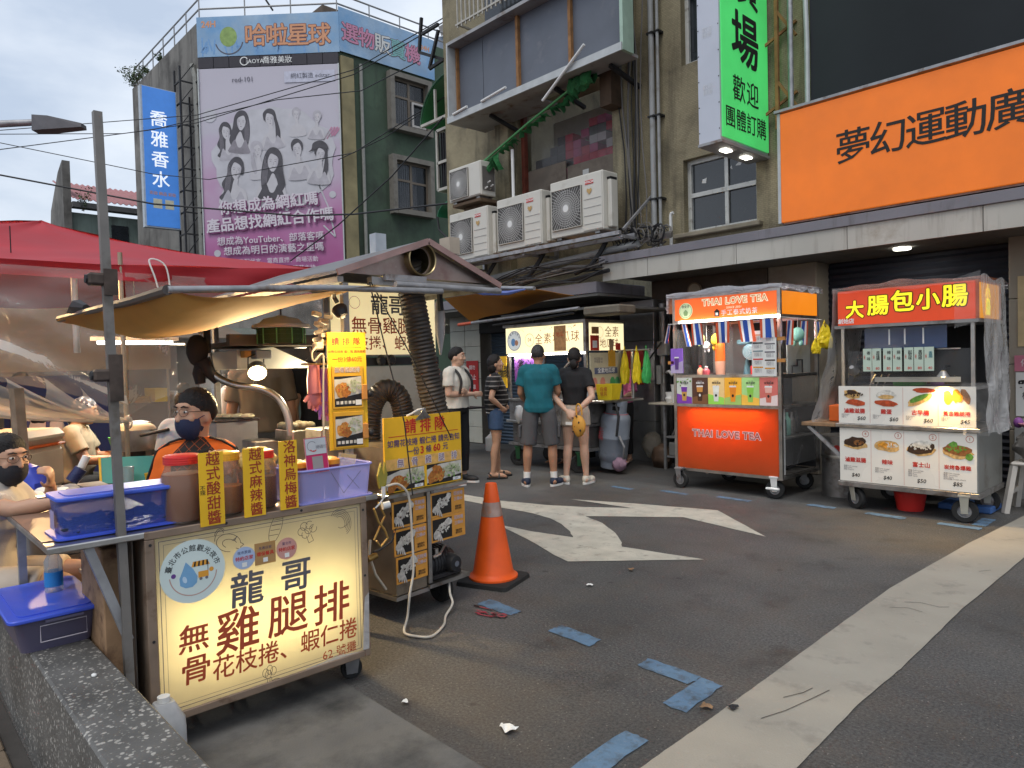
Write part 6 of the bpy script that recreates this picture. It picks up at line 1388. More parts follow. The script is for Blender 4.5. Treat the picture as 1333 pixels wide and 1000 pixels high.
wt=thing('towel','white towel hanging off the table edge next to the tea cart','towel',(-4.9,7.84,.6));part('cloth',MB().grid(lambda u,v:(-4.97+.1*u,7.835-.01*math.sin(u*8),.54+.36*v),8,6),mat('off_white_cloth',(.5,.48,.45),.8),wt,thick=.006)
random.seed(6)
for lab,c,r_,m_ in(('clear rubbish bag sagging by the foot of the metal wall panel',(-5.85,8.05,.30),.15,film('bag_film',(.30,.27,.22),.35,.2,8,.8,.3)),('brown lumpy sack on the ground under the thin legged table',(-5.65,8.0,.15),.15,mat('brown_sack',(.09,.055,.035),.6,0,.3))):bag('rubbish_bag',lab,c,r_,m_,c[2]*10,1.1)
bx=thing('storage_tray','grey tray of wire baskets on the lower shelf of the thin legged table','tray',(-5.2,8.05,.18));part('tray',MB().box(-5.5,-4.95,7.94,8.18,.181,.36),mat('grey_tray',(.2,.2,.19),.5),bx,bevel=.01)
for k in range(4):part('wire',MB().tube([(-5.45+.13*k,7.95,.45),(-5.4+.13*k,7.98,.58),(-5.3+.13*k,7.95,.46)],.012,5),STEEL,bx)
wj=thing('water_jug','white plastic jug on the ground behind the customers by the tiled pillar','jug',(-9.0,7.9,0))
part('body',MB().lathe([(.11,0),(.12,.02),(.12,.22),(.04,.29),(.04,.32)],(-9.0,7.9,0),14),mat('milky_plastic',(.5,.5,.48),.4),wj,smooth=True)
tk=thing('folding_table','folded table frame with a blue bag beside the tiled pillar','table',(-8.9,7.3,0))
for a,b in(((-9.2,7.2,.75),(-8.85,7.2,.0)),((-8.8,7.2,.75),(-9.2,7.25,.0))):part('leg',MB().cyl(a,b,.015),GALV,tk)
part('top',MB().box(-9.3,-8.7,7.0,7.5,.75,.775),mat('dark_top',(.04,.04,.045),.5),tk)
bag('carrier_bag','blue carrier bag on the folded table behind the young man',(-8.95,7.2,.89),.12,mat('sky_blue_bag',(.05,.3,.5),.4),8,.9)
# orange tarpaulin under the low canopy
ot=thing('tarpaulin','orange tarpaulin stretched under the low canopy between the stall and vegan cart','tarpaulin',(-7.8,6.6,2.3))
def tarp(u,v):
	a,b=Vector((-8.75,6.55,2.66)),Vector((-6.55,6.45,2.40));c,d=Vector((-8.75,7.3,2.14)),Vector((-6.55,7.3,2.39))
	p=a.lerp(b,u).lerp(c.lerp(d,u),v);p.z-=.05*math.sin(math.pi*u)*(1-v)+.02*math.sin(u*11+v*3);return p
part('sheet',MB().grid(tarp,24,8),mat('orange_tarpaulin',(.66,.28,.05),.6,0,.12,2,.15,12),ot,smooth=True,thick=.004)
part('edge_tube',MB().cyl((-8.9,6.54,2.67),(-6.45,6.44,2.41),.025),GALV,ot,smooth=True)
part('blue_edge',MB().tube([(-7.9,6.42,2.53),(-7.4,6.4,2.43),(-6.9,6.4,2.39),(-6.6,6.42,2.41)],[.01,.03,.03,.01],7),mat('blue_tarp_edge',(.12,.16,.42),.4),ot,smooth=True)
# ================================================================== CHICKEN ROLL STALL, FRONT LEFT
def terrazzo():
	m=mat('terrazzo',(.13,.127,.12),.45,0,.2,4,.15,90);t=m.node_tree;p=t.nodes['Principled BSDF']
	c=[n for n in t.nodes if n.type=='TEX_COORD'][0]
	src=p.inputs['Base Color'].links[0].from_socket
	for sc,thr,colr,lo in((50,.45,(.46,.44,.40),.25),(82,.5,(.34,.33,.30),.22)):
		nn=t.nodes.new('ShaderNodeTexNoise');nn.inputs['Scale'].default_value=sc*1.3;t.links.new(c.outputs['Object'],nn.inputs['Vector'])
		va=t.nodes.new('ShaderNodeVectorMath');va.operation='MULTIPLY_ADD';va.inputs[1].default_value=(.012,.012,.012)
		t.links.new(nn.outputs['Color'],va.inputs[0]);t.links.new(c.outputs['Object'],va.inputs[2])
		v=t.nodes.new('ShaderNodeTexVoronoi');v.inputs['Scale'].default_value=sc;t.links.new(va.outputs[0],v.inputs['Vector'])
		s=t.nodes.new('ShaderNodeSeparateColor');t.links.new(v.outputs['Color'],s.inputs['Color'])
		g=t.nodes.new('ShaderNodeMath');g.operation='GREATER_THAN';g.inputs[1].default_value=thr;t.links.new(s.outputs['Red'],g.inputs[0])
		r=t.nodes.new('ShaderNodeMapRange');r.inputs['From Min'].default_value=lo+.12;r.inputs['From Max'].default_value=lo;t.links.new(v.outputs['Distance'],r.inputs['Value'])
		mu=t.nodes.new('ShaderNodeMath');mu.operation='MULTIPLY';t.links.new(g.outputs[0],mu.inputs[0]);t.links.new(r.outputs['Result'],mu.inputs[1])
		q=t.nodes.new('ShaderNodeMix');q.data_type='RGBA';t.links.new(mu.outputs[0],q.inputs['Factor']);t.links.new(src,q.inputs['A']);q.inputs['B'].default_value=(*colr,1);src=q.outputs['Result']
	dn=t.nodes.new('ShaderNodeTexNoise');dn.inputs['Scale'].default_value=3.5;dn.inputs['Detail'].default_value=6;t.links.new(c.outputs['Object'],dn.inputs['Vector'])
	dr=t.nodes.new('ShaderNodeMapRange');dr.inputs['From Min'].default_value=.45;dr.inputs['From Max'].default_value=.75;dr.inputs['To Max'].default_value=.7;t.links.new(dn.outputs['Fac'],dr.inputs['Value'])
	q=t.nodes.new('ShaderNodeMix');q.data_type='RGBA';t.links.new(dr.outputs['Result'],q.inputs['Factor']);t.links.new(src,q.inputs['A']);q.inputs['B'].default_value=(.03,.03,.028,1)
	t.links.new(q.outputs['Result'],p.inputs['Base Color']);return m
pw_=thing('planter_wall','low speckled terrazzo wall in the bottom left corner','low wall',(-2.8,.55,0))
part('wall_block',MB().box(-4.6,-1.2,.455,.655,0,.42),terrazzo(),pw_,bevel=.008)
solo('foam_bit',MB().ell((-2.75,.575,.424),(.012,.009,.006),8,5),WHITEP,'tiny white crumb of foam lying on the terrazzo wall','litter')
# --- plastic boxes
BLT=film('blue_translucent',(.05,.10,.42),.62,.25,4,.1,.2)
GRT=film('grey_translucent',(.14,.13,.22),.66,.3,4,.1,.2)
def tub(o,x0,x1,y0,y1,z0,z1,ins,wall,name='tub',**k):
	zz=[(x0+ins,x1-ins,y0+ins,y1-ins,z0),(x0,x1,y0,y1,z1)]
	def ring(x0,x1,y0,y1,z,r_=.03):
		pts=[]
		for cx_,cy_,a in((x1-r_,y1-r_,0),(x0+r_,y1-r_,90),(x0+r_,y0+r_,180),(x1-r_,y0+r_,270)):
			for k_ in range(5):q=math.radians(a+k_*22.5);pts.append((cx_+r_*math.cos(q),cy_+r_*math.sin(q),z))
		return pts
	vs=ring(*zz[0])+ring(*zz[1]);n=20
	mb=MB().add(vs,[tuple(range(n-1,-1,-1))]+[(i,(i+1)%n,n+(i+1)%n,n+i)for i in range(n)])
	return part(name,mb,wall,o,smooth=True)
def rrect(x0,x1,y0,y1,r_=.03,n=5):
	pts=[]
	for cx_,cy_,a in((x1-r_,y1-r_,0),(x0+r_,y1-r_,90),(x0+r_,y0+r_,180),(x1-r_,y0+r_,270)):
		for k_ in range(n):q=math.radians(a+k_*90/(n-1));pts.append((cx_+r_*math.cos(q),cy_+r_*math.sin(q)))
	return pts
b1_=thing('storage_box','grey plastic box with a bright blue lid standing on the terrazzo wall','storage box',(-3.35,.55,.42))
tub(b1_,-3.63,-3.13,.405,.685,.421,.545,.025,GRT)
part('contents',MB().grid(lambda u,v:(-3.58+u*.42,.44+v*.2,.47+.03*noise.noise((u*6,v*6,0))),10,8),mat('brown_contents',(.12,.05,.06),.7,0,.4,20),b1_)
lid=part('lid',MB().poly(rrect(-3.655,-3.105,.385,.70),.546,.562),BLUEP,b1_,smooth=True,bevel=.004)
part('lid_panel',MB().poly(rrect(-3.62,-3.14,.42,.665),.5625,.566),BLUEP,lid)
M=FE(-3.118,.56,.492);part('label_outline',MB(M).tube([(-.075,-.03,0),(.075,-.03,0),(.075,.03,0),(-.075,.03,0),(-.075,-.03,0)],.0022,4),mat('pale_mark',(.45,.42,.48),.6),b1_);part('grip',MB(M).box(-.06,.065,.042,.052,.0,.01),GRT,b1_)
# --- counter table and its blue box
ct=thing('counter_table','steel counter table of the chicken roll stall with a diagonal brace','table',(-3.2,1.1,0))
part('top',MB().box(-3.40,-2.845,.47,1.78,.838,.862),STEEL,ct,bevel=.004)
part('left_leaf',MB().box(-3.75,-3.402,.47,.95,.838,.861),STEEL,ct,bevel=.004)
part('wood_edge',MB().box(-3.60,-2.95,.474,.60,.8622,.866),mat('brown_table_film',(.22,.13,.09),.4,0,.2),ct)
part('brace',MB().bar((-2.885,.60,.836),(-2.885,.72,.47),.03),GALV,ct)
for x,y in((-3.70,.52),(-3.36,1.74),(-3.70,.92)):part('leg',MB().bar((x,y,0),(x,y,.837),.03),GALV,ct)
part('side_sheet',MB().box(-3.35,-2.90,.745,.75,.15,.837),mat('smoky_sheet',(.12,.10,.085),.35,.2,.2,5,dirt=((.35,.22,.12),4,.55,.75)),ct)
bb=thing('storage_box','long translucent blue box with lid full of dark contents on the counter','storage box',(-3.05,.73,.862))
tub(bb,-3.12,-2.925,.525,.935,.874,1.0,.012,BLT)
part('base_tray',MB().poly(rrect(-3.14,-2.905,.51,.955),.8665,.8735),BLUEP,bb)
random.seed(17)
part('contents',MB().grid(lambda u,v:(-3.10+u*.16,.545+v*.37,.90+.05*abs(noise.noise((u*5,v*9,3)))),12,20),mat('dark_dried_food',(.025,.03,.05),.8,0,.5,30),bb)
g=MB()
for k in range(150):g.ell((-2.938-.014*random.random(),random.uniform(.54,.92),.884+random.random()**1.6*.06),(.005,.013*random.random()+.003,.004),6,4)
part('dried_bit',g,mat('dark_dried_food',(.025,.03,.05),.8),bb,kind='stuff')
lid=part('lid',MB().poly(rrect(-3.135,-2.91,.515,.95),1.0005,1.016),mat('blue_lid',(.06,.12,.60),.35),bb,smooth=True,bevel=.004);part('lid_panel',MB().poly(rrect(-3.10,-2.94,.55,.915),1.0165,1.02),mat('pale_blue_lid',(.16,.20,.62),.3),lid)
part('side_sticker',MB(FM((-3.03,.5245,.93),(1,0,0),(0,0,1))).poly([(-.04,-.04),(.03,-.04),(.03,.03),(-.04,.03)],.003),mat('faded_sticker',(.35,.3,.5),.6),bb)
part('steel_lid_edge',MB().box(-3.22,-3.15,.50,.86,.99,.995),STEEL,bb)
# --- front light box sign
fs_=thing('light_box_sign','glowing cream light box sign of the chicken roll stall with red and grey characters','shop sign',(-2.88,1.25,0))
XP,YA,YB_,ZA,ZB=-2.85,.775,1.715,.125,.862
WFR=mat('brown_aluminium_frame',(.26,.19,.14),.5,.3,.2,6,dirt=((.12,.06,.03),9,.58,.75))
part('frame_stile',MB().box(XP-.16,XP+.008,YA,YA+.035,ZA,ZB-.03),WFR,fs_,bevel=.003);part('frame_stile',MB().box(XP-.16,XP+.008,YB_-.03,YB_,ZA,ZB-.03),WFR,fs_,bevel=.003)
part('frame_rail',MB().box(XP-.004,XP+.009,YA,YB_,ZB-.0299,ZB),WFR,fs_,bevel=.003);part('frame_rail',MB().box(XP-.16,XP+.008,YA+.0355,YB_-.0305,ZA,ZA+.03),WFR,fs_,bevel=.003)
CRB=backlit('cream_acrylic',(.80,.73,.53),.62)
part('sign_face',MB().box(XP-.004,XP,YA+.0355,YB_-.0305,ZA+.0305,ZB-.0303),CRB,fs_)
part('light_box_back',MB().box(XP-.15,XP-.145,YA+.036,YB_-.031,ZA+.031,ZB-.04),WHITEP,fs_)
part('lamp_tube',MB().cyl((XP-.10,YA+.10,.42),(XP-.10,YB_-.08,.42),.013),mat('warm_tube',(.9,.85,.7),.4,emit=(1,.88,.62),es=8),fs_)
lamp('sign_tube_lamp','AREA',(XP-.135,1.24,.44),3.7,(1,.92,.70),.82,(XP,1.24,.44),.30,fs_)
PM=FE(XP+.0005,0,0)
part('border_line',MB(PM).stroke([(YA+.05,ZA+.045),(YB_-.045,ZA+.045),(YB_-.045,ZB-.045),(YA+.05,ZB-.045),(YA+.05,ZA+.045)],.0028,.0006),INKGY,fs_)
part('border_line',MB(PM).stroke([(YA+.066,ZA+.06),(YB_-.06,ZA+.06),(YB_-.06,ZB-.06),(YA+.066,ZB-.06),(YA+.066,ZA+.06)],.0014,.0006),INKGY,fs_)
GCH=mat('slate_character',(.115,.115,.135),.6,0,.08);RCH=mat('brick_red_character',(.45,.075,.03),.6,0,.1)
text('龍',.145,GCH,fs_,PM,1.150,.555,.001,bold=.022,shear=.06);text('哥',.145,GCH,fs_,PM,1.362,.565,.001,bold=.022,shear=.06)
text('無',.115,RCH,fs_,PM,.937,.415,.001,bold=.016,shear=.06,sx=1.05);text('骨',.115,RCH,fs_,PM,.940,.292,.001,bold=.016,shear=.06,sx=1.05)
for ch,u,v in(('雞',1.108,.395),('腿',1.322,.405),('排',1.525,.40)):text(ch,.185,RCH,fs_,PM,u,v,.001,bold=.014,shear=.05)
text('花枝捲、蝦仁捲',.098,RCH,fs_,PM,1.325,.268,.001,bold=.012,shear=.05,sx=.95);text('62 號攤',.052,RCH,fs_,PM,1.56,.187,.001,bold=.004,sx=1.0)
# round market emblem: neutral droplet and a cart, no face
EMW=mat('pale_mint_disc',(.62,.72,.70),.45,0,.04)
em=part('round_emblem',MB(PM).poly([(.945+.122*math.cos(k*.1745),.682+.122*math.sin(k*.1745))for k in range(36)],.001,.003),EMW,fs_)
for k,ch in enumerate('臺北市公館觀光夜市'):
	a=math.radians(163-k*18.2);text(ch,.027,INKK,em,PM,.945+.092*math.cos(a),.678+.092*math.sin(a),.0035,rot=a-math.pi/2,bold=.01)
part('emblem_arc',MB(PM).ring(.945,.678,.086,.090,.0035,24,math.pi*1.03,math.pi*1.97),mat('rose_line',(.5,.32,.28),.6),em)
part('drop_mark',MB(PM).poly([(.918,.722),(.905,.69),(.893,.662),(.895,.635),(.915,.622),(.94,.622),(.957,.636),(.96,.66),(.945,.69),(.93,.708)],.0035),mat('sky_blue_mark',(.17,.36,.58),.5),em)
part('drop_highlight',MB(PM).disc(.912,.655,.008,.014,.0042,10,.3),mat('pale_blue_mark',(.45,.6,.75),.5),em)
part('cart_mark',MB(PM).poly([(.963,.652),(1.002,.652),(1.002,.676),(.963,.676)],.0035),mat('amber_mark',(.70,.32,.04),.5),em);part('cart_roof_mark',MB(PM).poly([(.938,.698),(1.008,.698),(.998,.718),(.945,.718)],.0035),mat('amber_mark',(.70,.32,.04),.5),em)
for k in range(4):part('roof_stripe',MB(PM).poly([(.946+.016*k,.698),(.953+.016*k,.698),(.956+.015*k,.718),(.950+.015*k,.718)],.0042),INKK,em)
part('cart_post',MB(PM).stroke([(1.0,.676),(1.0,.698)],.003,.0035),INKGY,em)
for u,c in((.872,mat('violet_mark',(.13,.05,.25),.5)),(1.013,mat('amber_mark',(.70,.32,.04),.5))):part('dot_mark',MB(PM).disc(u,.677,.009,.009,.0035,12),c,em)
for u in(.972,.994):part('cart_wheel',MB(PM).disc(u,.648,.006,.006,.0042,10),INKGY,em)
# three stickers
def sticker(u,v,m_,shape,top,red):
	s_=part('sticker',MB(PM).poly([(u+.046*math.cos(k*.2618),v+.046*math.sin(k*.2618))for k in range(24)]if shape=='o' else[(u-.044,v-.045),(u+.044,v-.045),(u+.044,v+.045),(u-.044,v+.045)],.001,.0025),m_,fs_)
	text(top,.014,INKB,s_,PM,u,v+.022,.003);text(red,.0185,INKR,s_,PM,u,v-.002,.003,bold=.02);part('pale_square',MB(PM).poly([(u-.010,v-.036),(u+.010,v-.036),(u+.010,v-.018),(u-.010,v-.018)],.003),PAPERW,s_)
sticker(1.145,.692,mat('sky_sticker',(.38,.48,.68),.5),'o','夜市票選','特約店家');sticker(1.233,.695,mat('kraft_sticker',(.42,.24,.09),.6),'s','友善店家','環保餐具');sticker(1.327,.695,mat('rose_sticker',(.58,.30,.26),.5),'o','臺北市','特約店家')
# outline drawings of food
LN=mat('fine_drawing_line',(.10,.09,.10),.6)
def draw(lines,u,v,k,rot=0,wd=.0022):
	mb=MB(PM)
	for i,l in enumerate(lines):mb.stroke([(u+k*(x*math.cos(rot)-y*math.sin(rot)),v+k*(x*math.sin(rot)+y*math.cos(rot)))for x,y in l],wd,.001+.00005*i)
	part('food_drawing',mb,LN,fs_,kind='stuff')
arc=lambda cx_,cy_,rx,ry,a,b,n=14:[(cx_+rx*math.cos(math.radians(a+(b-a)*i/n)),cy_+ry*math.sin(math.radians(a+(b-a)*i/n)))for i in range(n+1)]
draw([arc(0,0,1,.7,20,290),arc(.1,-.05,.6,.35,30,250)]+[[(.4+.5*math.cos(a)*.3,.62-.0*a),(.2+.2*a,.2)]for a in(0,.6,1.2)]+[arc(-.9,.5,.4,.5,60,200),arc(-.9,.3,.3,.6,40,220),[(.9,.2),(1.25,.1),(1.05,-.15),(1.2,-.35),(.7,-.3)]],1.085,.765,.05,-.35)
draw([arc(0,0,.45,1.2,0,360,22)]+[[(-.35,-.7+.4*i),(.35,-.45+.4*i)]for i in range(5)]+[arc(0,-1.4,.3,.25,40,140)],1.283,.792,.055,-.35)
draw([arc(x,y,.4,.4,-40+30*i,260+30*i)for i,(x,y)in enumerate(((-.5,.5),(0,.8),(.55,.55),(.7,0),(.2,.2),(-.3,.0)))]+[[(-.3,-.2),(-.45,-1),(.1,-1.1),(.2,-.3)]],1.425,.745,.042,.5)
draw([arc(0,0,.45+.18*i,.7+.2*i,-70-4*i,110+4*i)for i in range(5)]+[arc(.25,-.3,.7,.35,180,380)],1.585,.762,.042,.4)
draw([arc(-.4,.4,.28,.4,0,360),arc(0,.6,.28,.42,0,360),arc(.35,.4,.28,.4,0,360),arc(-.15,.2,.3,.4,0,360)]+[[(-.2,-.1),(-.35,-1.1)],[(0,-.1),(-.05,-1.1)],[(.15,-.1),(.2,-1.0)],arc(.55,-.8,.55,.4,0,360),arc(.55,-.7,.35,.2,0,360)],1.235,.178,.045,0)
part('tape_strip',MB(PM).poly([(1.38,.148),(1.69,.135),(1.70,.150),(1.56,.17),(1.40,.158)],.0012),film('clear_tape',(.8,.8,.8),.45,.2),fs_)
part('tape_strip',MB(PM).poly([(1.672,.16),(1.705,.16),(1.712,.42),(1.69,.40),(1.68,.3)],.0105),film('clear_tape',(.8,.8,.8),.45,.2),fs_)
for u,v in((YA+.018,ZB-.05),(YA+.018,.45),(YA+.3,ZB-.015),(YA+.62,ZB-.015),(YB_-.02,ZB-.06),(YB_-.02,.5)):part('screw',MB(PM).disc(u,v,.006,.006,.0098,8),IRON,fs_)
for y in(.85,1.66):caster(fs_,XP-.07,y,.05,GALV,1.2,.03)
part('side_box',MB().box(XP-.50,XP-.165,YB_-.012,YB_,.14,.836),STEELD,fs_);part('base',MB().box(XP-.45,XP-.162,YA+.01,YB_-.013,.14,.16),STEELD,fs_)
# jug by the sign
jg=thing('water_jug','milky white plastic jug on the ground at the left foot of the glowing sign','jug',(-2.74,.80,0))
part('body',MB(T((-2.74,.79,0))).add([(x*s_,y*s_,z)for z,s_ in((0,.9),(.02,1),(.16,1),(.20,.96),(.245,.62),(.26,.5))for x,y in rrect(-.055,.055,-.065,.065,.022,3)],[tuple(range(11,-1,-1))]+[(i*12+j,i*12+(j+1)%12,(i+1)*12+(j+1)%12,(i+1)*12+j)for i in range(5)for j in range(12)]+[tuple(range(60,72))]),mat('milky_plastic2',(.42,.42,.42),.4,0,.12,20),jg,smooth=True)
part('cap',MB().lathe([(.022,0),(.022,.02)],(-2.74,.79,.261),12),WHITEP,jg);part('handle',MB().tube([(-2.74,.735,.25),(-2.74,.72,.2),(-2.74,.728,.15)],.01,7),WHITEP,jg,smooth=True)
# --- things on the counter
def jar(label,y,x,r_,h_,sauce,fill,lidm):
	t_=thing('sauce_jar',label,'jar',(x,y,.862));z=.863
	part('glass',MB().lathe([(r_*.9,0),(r_,.012),(r_,h_*.68),(r_*.82,h_*.80),(r_*.80,h_*.86)],(x,y,z),22),film('jar_plastic',(.55,.40,.30),.22,.12,3,.05,.25),t_,smooth=True)
	part('sauce',MB().lathe([(r_*.86,.006),(r_*.95,.016),(r_*.95,h_*fill),(r_*.5,h_*fill+.004),(.002,h_*fill+.002)],(x,y,z),22),sauce,t_,smooth=True)
	l_=part('lid',MB().lathe([(r_*.86,0),(r_*.86,h_*.12),(r_*.78,h_*.135),(.003,h_*.135)],(x,y,z+h_*.865),24),lidm,t_,smooth=True)
	for k in range(3):part('lid_ridge',MB().lathe([(r_*.865,0),(r_*.875,.003),(r_*.865,.006)],(x,y,z+h_*.885+.009*k),24,cap=False),lidm,l_)
YLID=mat('amber_lid',(.75,.40,.03),.4)
jar('sauce jar with red lid left of the sour sweet sauce card',.952,-2.955,.078,.262,mat('brown_red_sauce',(.24,.07,.03),.45,0,.1,20),.72,REDP)
jar('sauce jar with amber lid beside the spicy sauce card',1.125,-2.965,.068,.255,mat('orange_sauce',(.40,.13,.02),.4,0,.2,20),.45,YLID)
jar('sauce jar with red lid left of the plum sauce card',1.285,-2.975,.06,.245,mat('dark_plum_sauce',(.12,.03,.02),.4),.55,REDP)
def card(label,y,z0,z1,s_,w_=.088,extra=None):
	t_=thing('name_card',label,'sign',(-2.835,y,z0),group='yellow sauce cards on the counter edge')
	part('plate',MB().box(-2.842,-2.836,y-w_/2,y+w_/2,z0,z1),YEL,t_)
	n=len(s_);h_=(z1-z0)/n
	for k,ch in enumerate(s_):text(ch,h_*.98,mat('deep_red_letter',(.33,.03,.015),.6),t_,FE(-2.8358,y+.006,z1-h_*(k+.52)),bold=.012,w=.001)
	if extra:text(extra,.022,INKK,t_,FE(-2.8358,y-w_/2+.011,z0+.14),w=.001,line=.8)
card('yellow card for sour and sweet sauce, leftmost of the three',1.023,.848,1.135,'越式酸甜醬',.094,'不\n辣');card('yellow card for spicy sauce, middle of the three',1.193,.856,1.135,'越式麻辣醬');card('yellow card for plum sauce, rightmost of the three',1.342,.862,1.152,'洛神烏梅醬',.08)
for lab,(x,y),c,rr in(('pile of pale bean sprouts in a tub behind the spicy sauce card',(-3.14,1.33),(.55,.38,.12),.085),('heap of pinkish shredded meat in a tub behind the jars',(-3.16,1.18),(.45,.24,.14),.075)):
	t_=thing('food_tub',lab,'tub',(x,y,.862));part('bowl',MB().lathe([(rr*.75,0),(rr,.16),(rr*.96,.16)],(x,y,.863),18),mat('clear_bowl',(.35,.33,.3),.25),t_,smooth=True)
	part('food',MB().ell((x,y,1.03),(rr*1.05,rr*1.05,.075),20,12,lambda d:1+.3*noise.noise((d.x*5,d.y*5,d.z*5))),mat('food_%d'%int(rr*1000),c,.6,0,.35,40,.4,60),t_,smooth=True)
qs=thing('payment_card','pink and white payment card standing at the basket, its code panel left blank','sign',(-2.87,1.47,1.0))
M=FM((-2.865,1.487,1.072),(.06,1,.03),(-.10,-.03,1));part('card',MB(M).box(-.050,.050,-.075,.078,-.004,0),mat('magenta_card',(.50,.015,.10),.4),qs,bevel=.002);part('white_half',MB(M).box(-.047,.047,.005,.075,.0002,.0014),mat('grey_white_card',(.5,.52,.55),.4),qs);part('code_panel',MB(M).box(-.022,.026,-.058,-.004,.0002,.0016),mat('grey_code_panel',(.30,.27,.27),.6),qs)
part('pink_edge',MB(M).tube([(-.05,-.075,0),(.05,-.075,0),(.05,.078,0),(-.05,.078,0),(-.05,-.075,0)],.002,5),mat('pink_edge',(.65,.25,.3),.4),qs)
text('掃碼付',.018,INKGY,qs,M,.025,.035,.002);part('swirl_print',MB(M).ring(-.018,.042,.020,.022,.002,18,.6,5.2),INKGY,qs);part('red_smile',MB(M).ring(-.012,.035,.014,.018,.0022,10,3.6,5.6),REDP,qs);text('台灣Pay',.010,INKW,qs,M,-.01,-.067,.002)
LAV=film('lavender_plastic',(.42,.42,.80),.68,.3,3,.05,.2)
bk_=thing('basket','lavender blue plastic basket holding orange cups at the right of the counter','basket',(-2.98,1.58,.862))
tub(bk_,-3.14,-2.858,1.395,1.765,.868,1.008,.012,LAV)
part('rim',MB().tube([(p[0],p[1],1.008)for p in rrect(-3.142,-2.856,1.393,1.767)]+[(rrect(-3.142,-2.856,1.393,1.767)[0][0],rrect(-3.142,-2.856,1.393,1.767)[0][1],1.008)],.006,6),mat('lavender_rim',(.30,.30,.66),.4),bk_);part('base_tray',MB().poly(rrect(-3.145,-2.853,1.39,1.77),.8625,.8675),mat('lavender_rim',(.30,.30,.66),.4),bk_)
for a,b in(((1.55,.99),(1.61,.89)),((1.61,.89),(1.70,.98)),((1.63,.97),(1.69,.90))):part('crack',MB(FE(-2.8605,0,0)).stroke([a,b],.002,.003),INKGY,bk_)
for k,(x,y)in enumerate(((-2.92,1.44),(-2.92,1.515),(-2.92,1.59),(-2.99,1.45),(-2.99,1.53),(-2.98,1.61))):
	t_=thing('sauce_cup',('front left sauce cup in the lavender basket, behind the payment card','second sauce cup in the front row of the lavender basket','right end sauce cup of the front row in the lavender basket','back left sauce cup in the lavender basket','middle sauce cup of the back row in the lavender basket','right end sauce cup of the back row in the lavender basket')[k],'cup',(x,y,.87),group='sauce cups in the lavender basket')
	part('cup',MB().lathe([(.026,0),(.034,.15),(.033,.151)],(x,y,.869),14),mat('maroon_sauce',(.20,.04,.06),.3),t_,smooth=True);part('lid',MB().lathe([(.036,0),(.036,.02),(.02,.025)],(x,y,1.02),14),mat('orange_top',(.75,.30,.03),.35),t_,smooth=True)
pkt=thing('packet','clear packet of seasoning stuck upright in the lavender basket','packet',(-2.92,1.68,.99));M=FM((-2.92,1.665,1.02),(.2,1,-.2),(-.1,.25,1));part('film',MB(M).grid(lambda u,v:((u-.5)*.085,(v-.5)*.075,.006*noise.noise((u*5,v*5,0))),6,6),film('packet_film',(.7,.55,.35),.5,.15),pkt);part('fold',MB(M).box(-.03,.04,.018,.034,.003,.005),mat('tan_fold',(.5,.33,.14),.5),pkt)
# --- post and clamps
ps=thing('awning_post','tall grey square steel post with clamps in front of the stall counter','post',(-2.86,.71,0))
PB,PT=Vector((-2.845,.712,0)),Vector((-2.942,.70,2.41))
part('post',MB().bar(PB,PT,.029),mat('grey_post',(.20,.185,.17),.5,.5,.15,10,dirt=((.10,.08,.06),8,.55,.75)),ps)
for f_,L_,dy in((.745,.05,-.035),(.60,.09,-.035)):
	c=PB.lerp(PT,f_);part('clamp',MB().cbox((c.x+.0,c.y+dy*.8,c.z),(.05,.07,.045),0),mat('rusty_clamp',(.08,.06,.05),.7,.3,.4,20),ps,bevel=.008);part('clamp_plate',MB().cbox((c.x+.024,c.y+.008,c.z-.01),(.008,.045,L_*1.9)),mat('rusty_clamp',(.08,.06,.05),.7),ps)
	part('bolt',MB().cyl((c.x,c.y+dy*2.0,c.z),(c.x,c.y+dy*1.4,c.z),.016,n=8),IRON,ps)
	# --- stall roof, gable, awning
sr_=thing('stall_roof','gabled steel stall roof with a round duct hole and a yellow lit awning','stall roof',(-4.2,2.4,0))
GBM=mat('stained_pinkish_steel',(.34,.27,.24),.38,.7,.2,4,dirt=((.20,.10,.09),3.5,.45,.75),streak=((.45,.42,.34),5,.55,.8))
GX,YL,YR,ZE,ZAx,YM=-3.42,1.93,3.02,1.965,2.165,2.50
gp=[(YL,ZE),(YR,ZE),(YM,ZAx)]
mb=MB(FE(GX,0,0));hole=[(2.458+.105*math.cos(k*math.pi/12),2.068+.072*math.sin(k*math.pi/12))for k in range(24)]
# gable sheet with a round hole: fan from the outline to the hole
outl=[]
for k in range(24):
	a=k*math.pi/12;dx,dy=math.cos(a),math.sin(a);best=9
	for(p,q)in zip(gp,gp[1:]+gp[:1]):
		ex,ey=q[0]-p[0],q[1]-p[1];den=dx*ey-dy*ex
		if abs(den)<1e-9:continue
		tt=((p[0]-2.458)*ey-(p[1]-2.068)*ex)/den;ss=((p[0]-2.458)*dy-(p[1]-2.068)*dx)/den
		if tt>0 and-1e-6<=ss<=1+1e-6:best=min(best,tt)
	outl.append((2.458+dx*best,2.068+dy*best))
hole=[(2.458+.9*min(.088,math.dist((2.458,2.068),o_)*.92)*math.cos(k*math.pi/12)/1,2.068+.9*min(.088,math.dist((2.458,2.068),o_)*.92)*math.sin(k*math.pi/12))for k,o_ in enumerate(outl)]
mb.add([(a,b,0)for a,b in hole]+[(a,b,0)for a,b in outl],[(k,(k+1)%24,24+(k+1)%24,24+k)for k in range(24)])
for c_ in gp:
	ks=sorted(range(24),key=lambda k:math.dist(outl[k],c_))[:2];mb.add([(outl[ks[0]][0],outl[ks[0]][1],0),(outl[ks[1]][0],outl[ks[1]][1],0),(c_[0],c_[1],0)],[(0,1,2)])
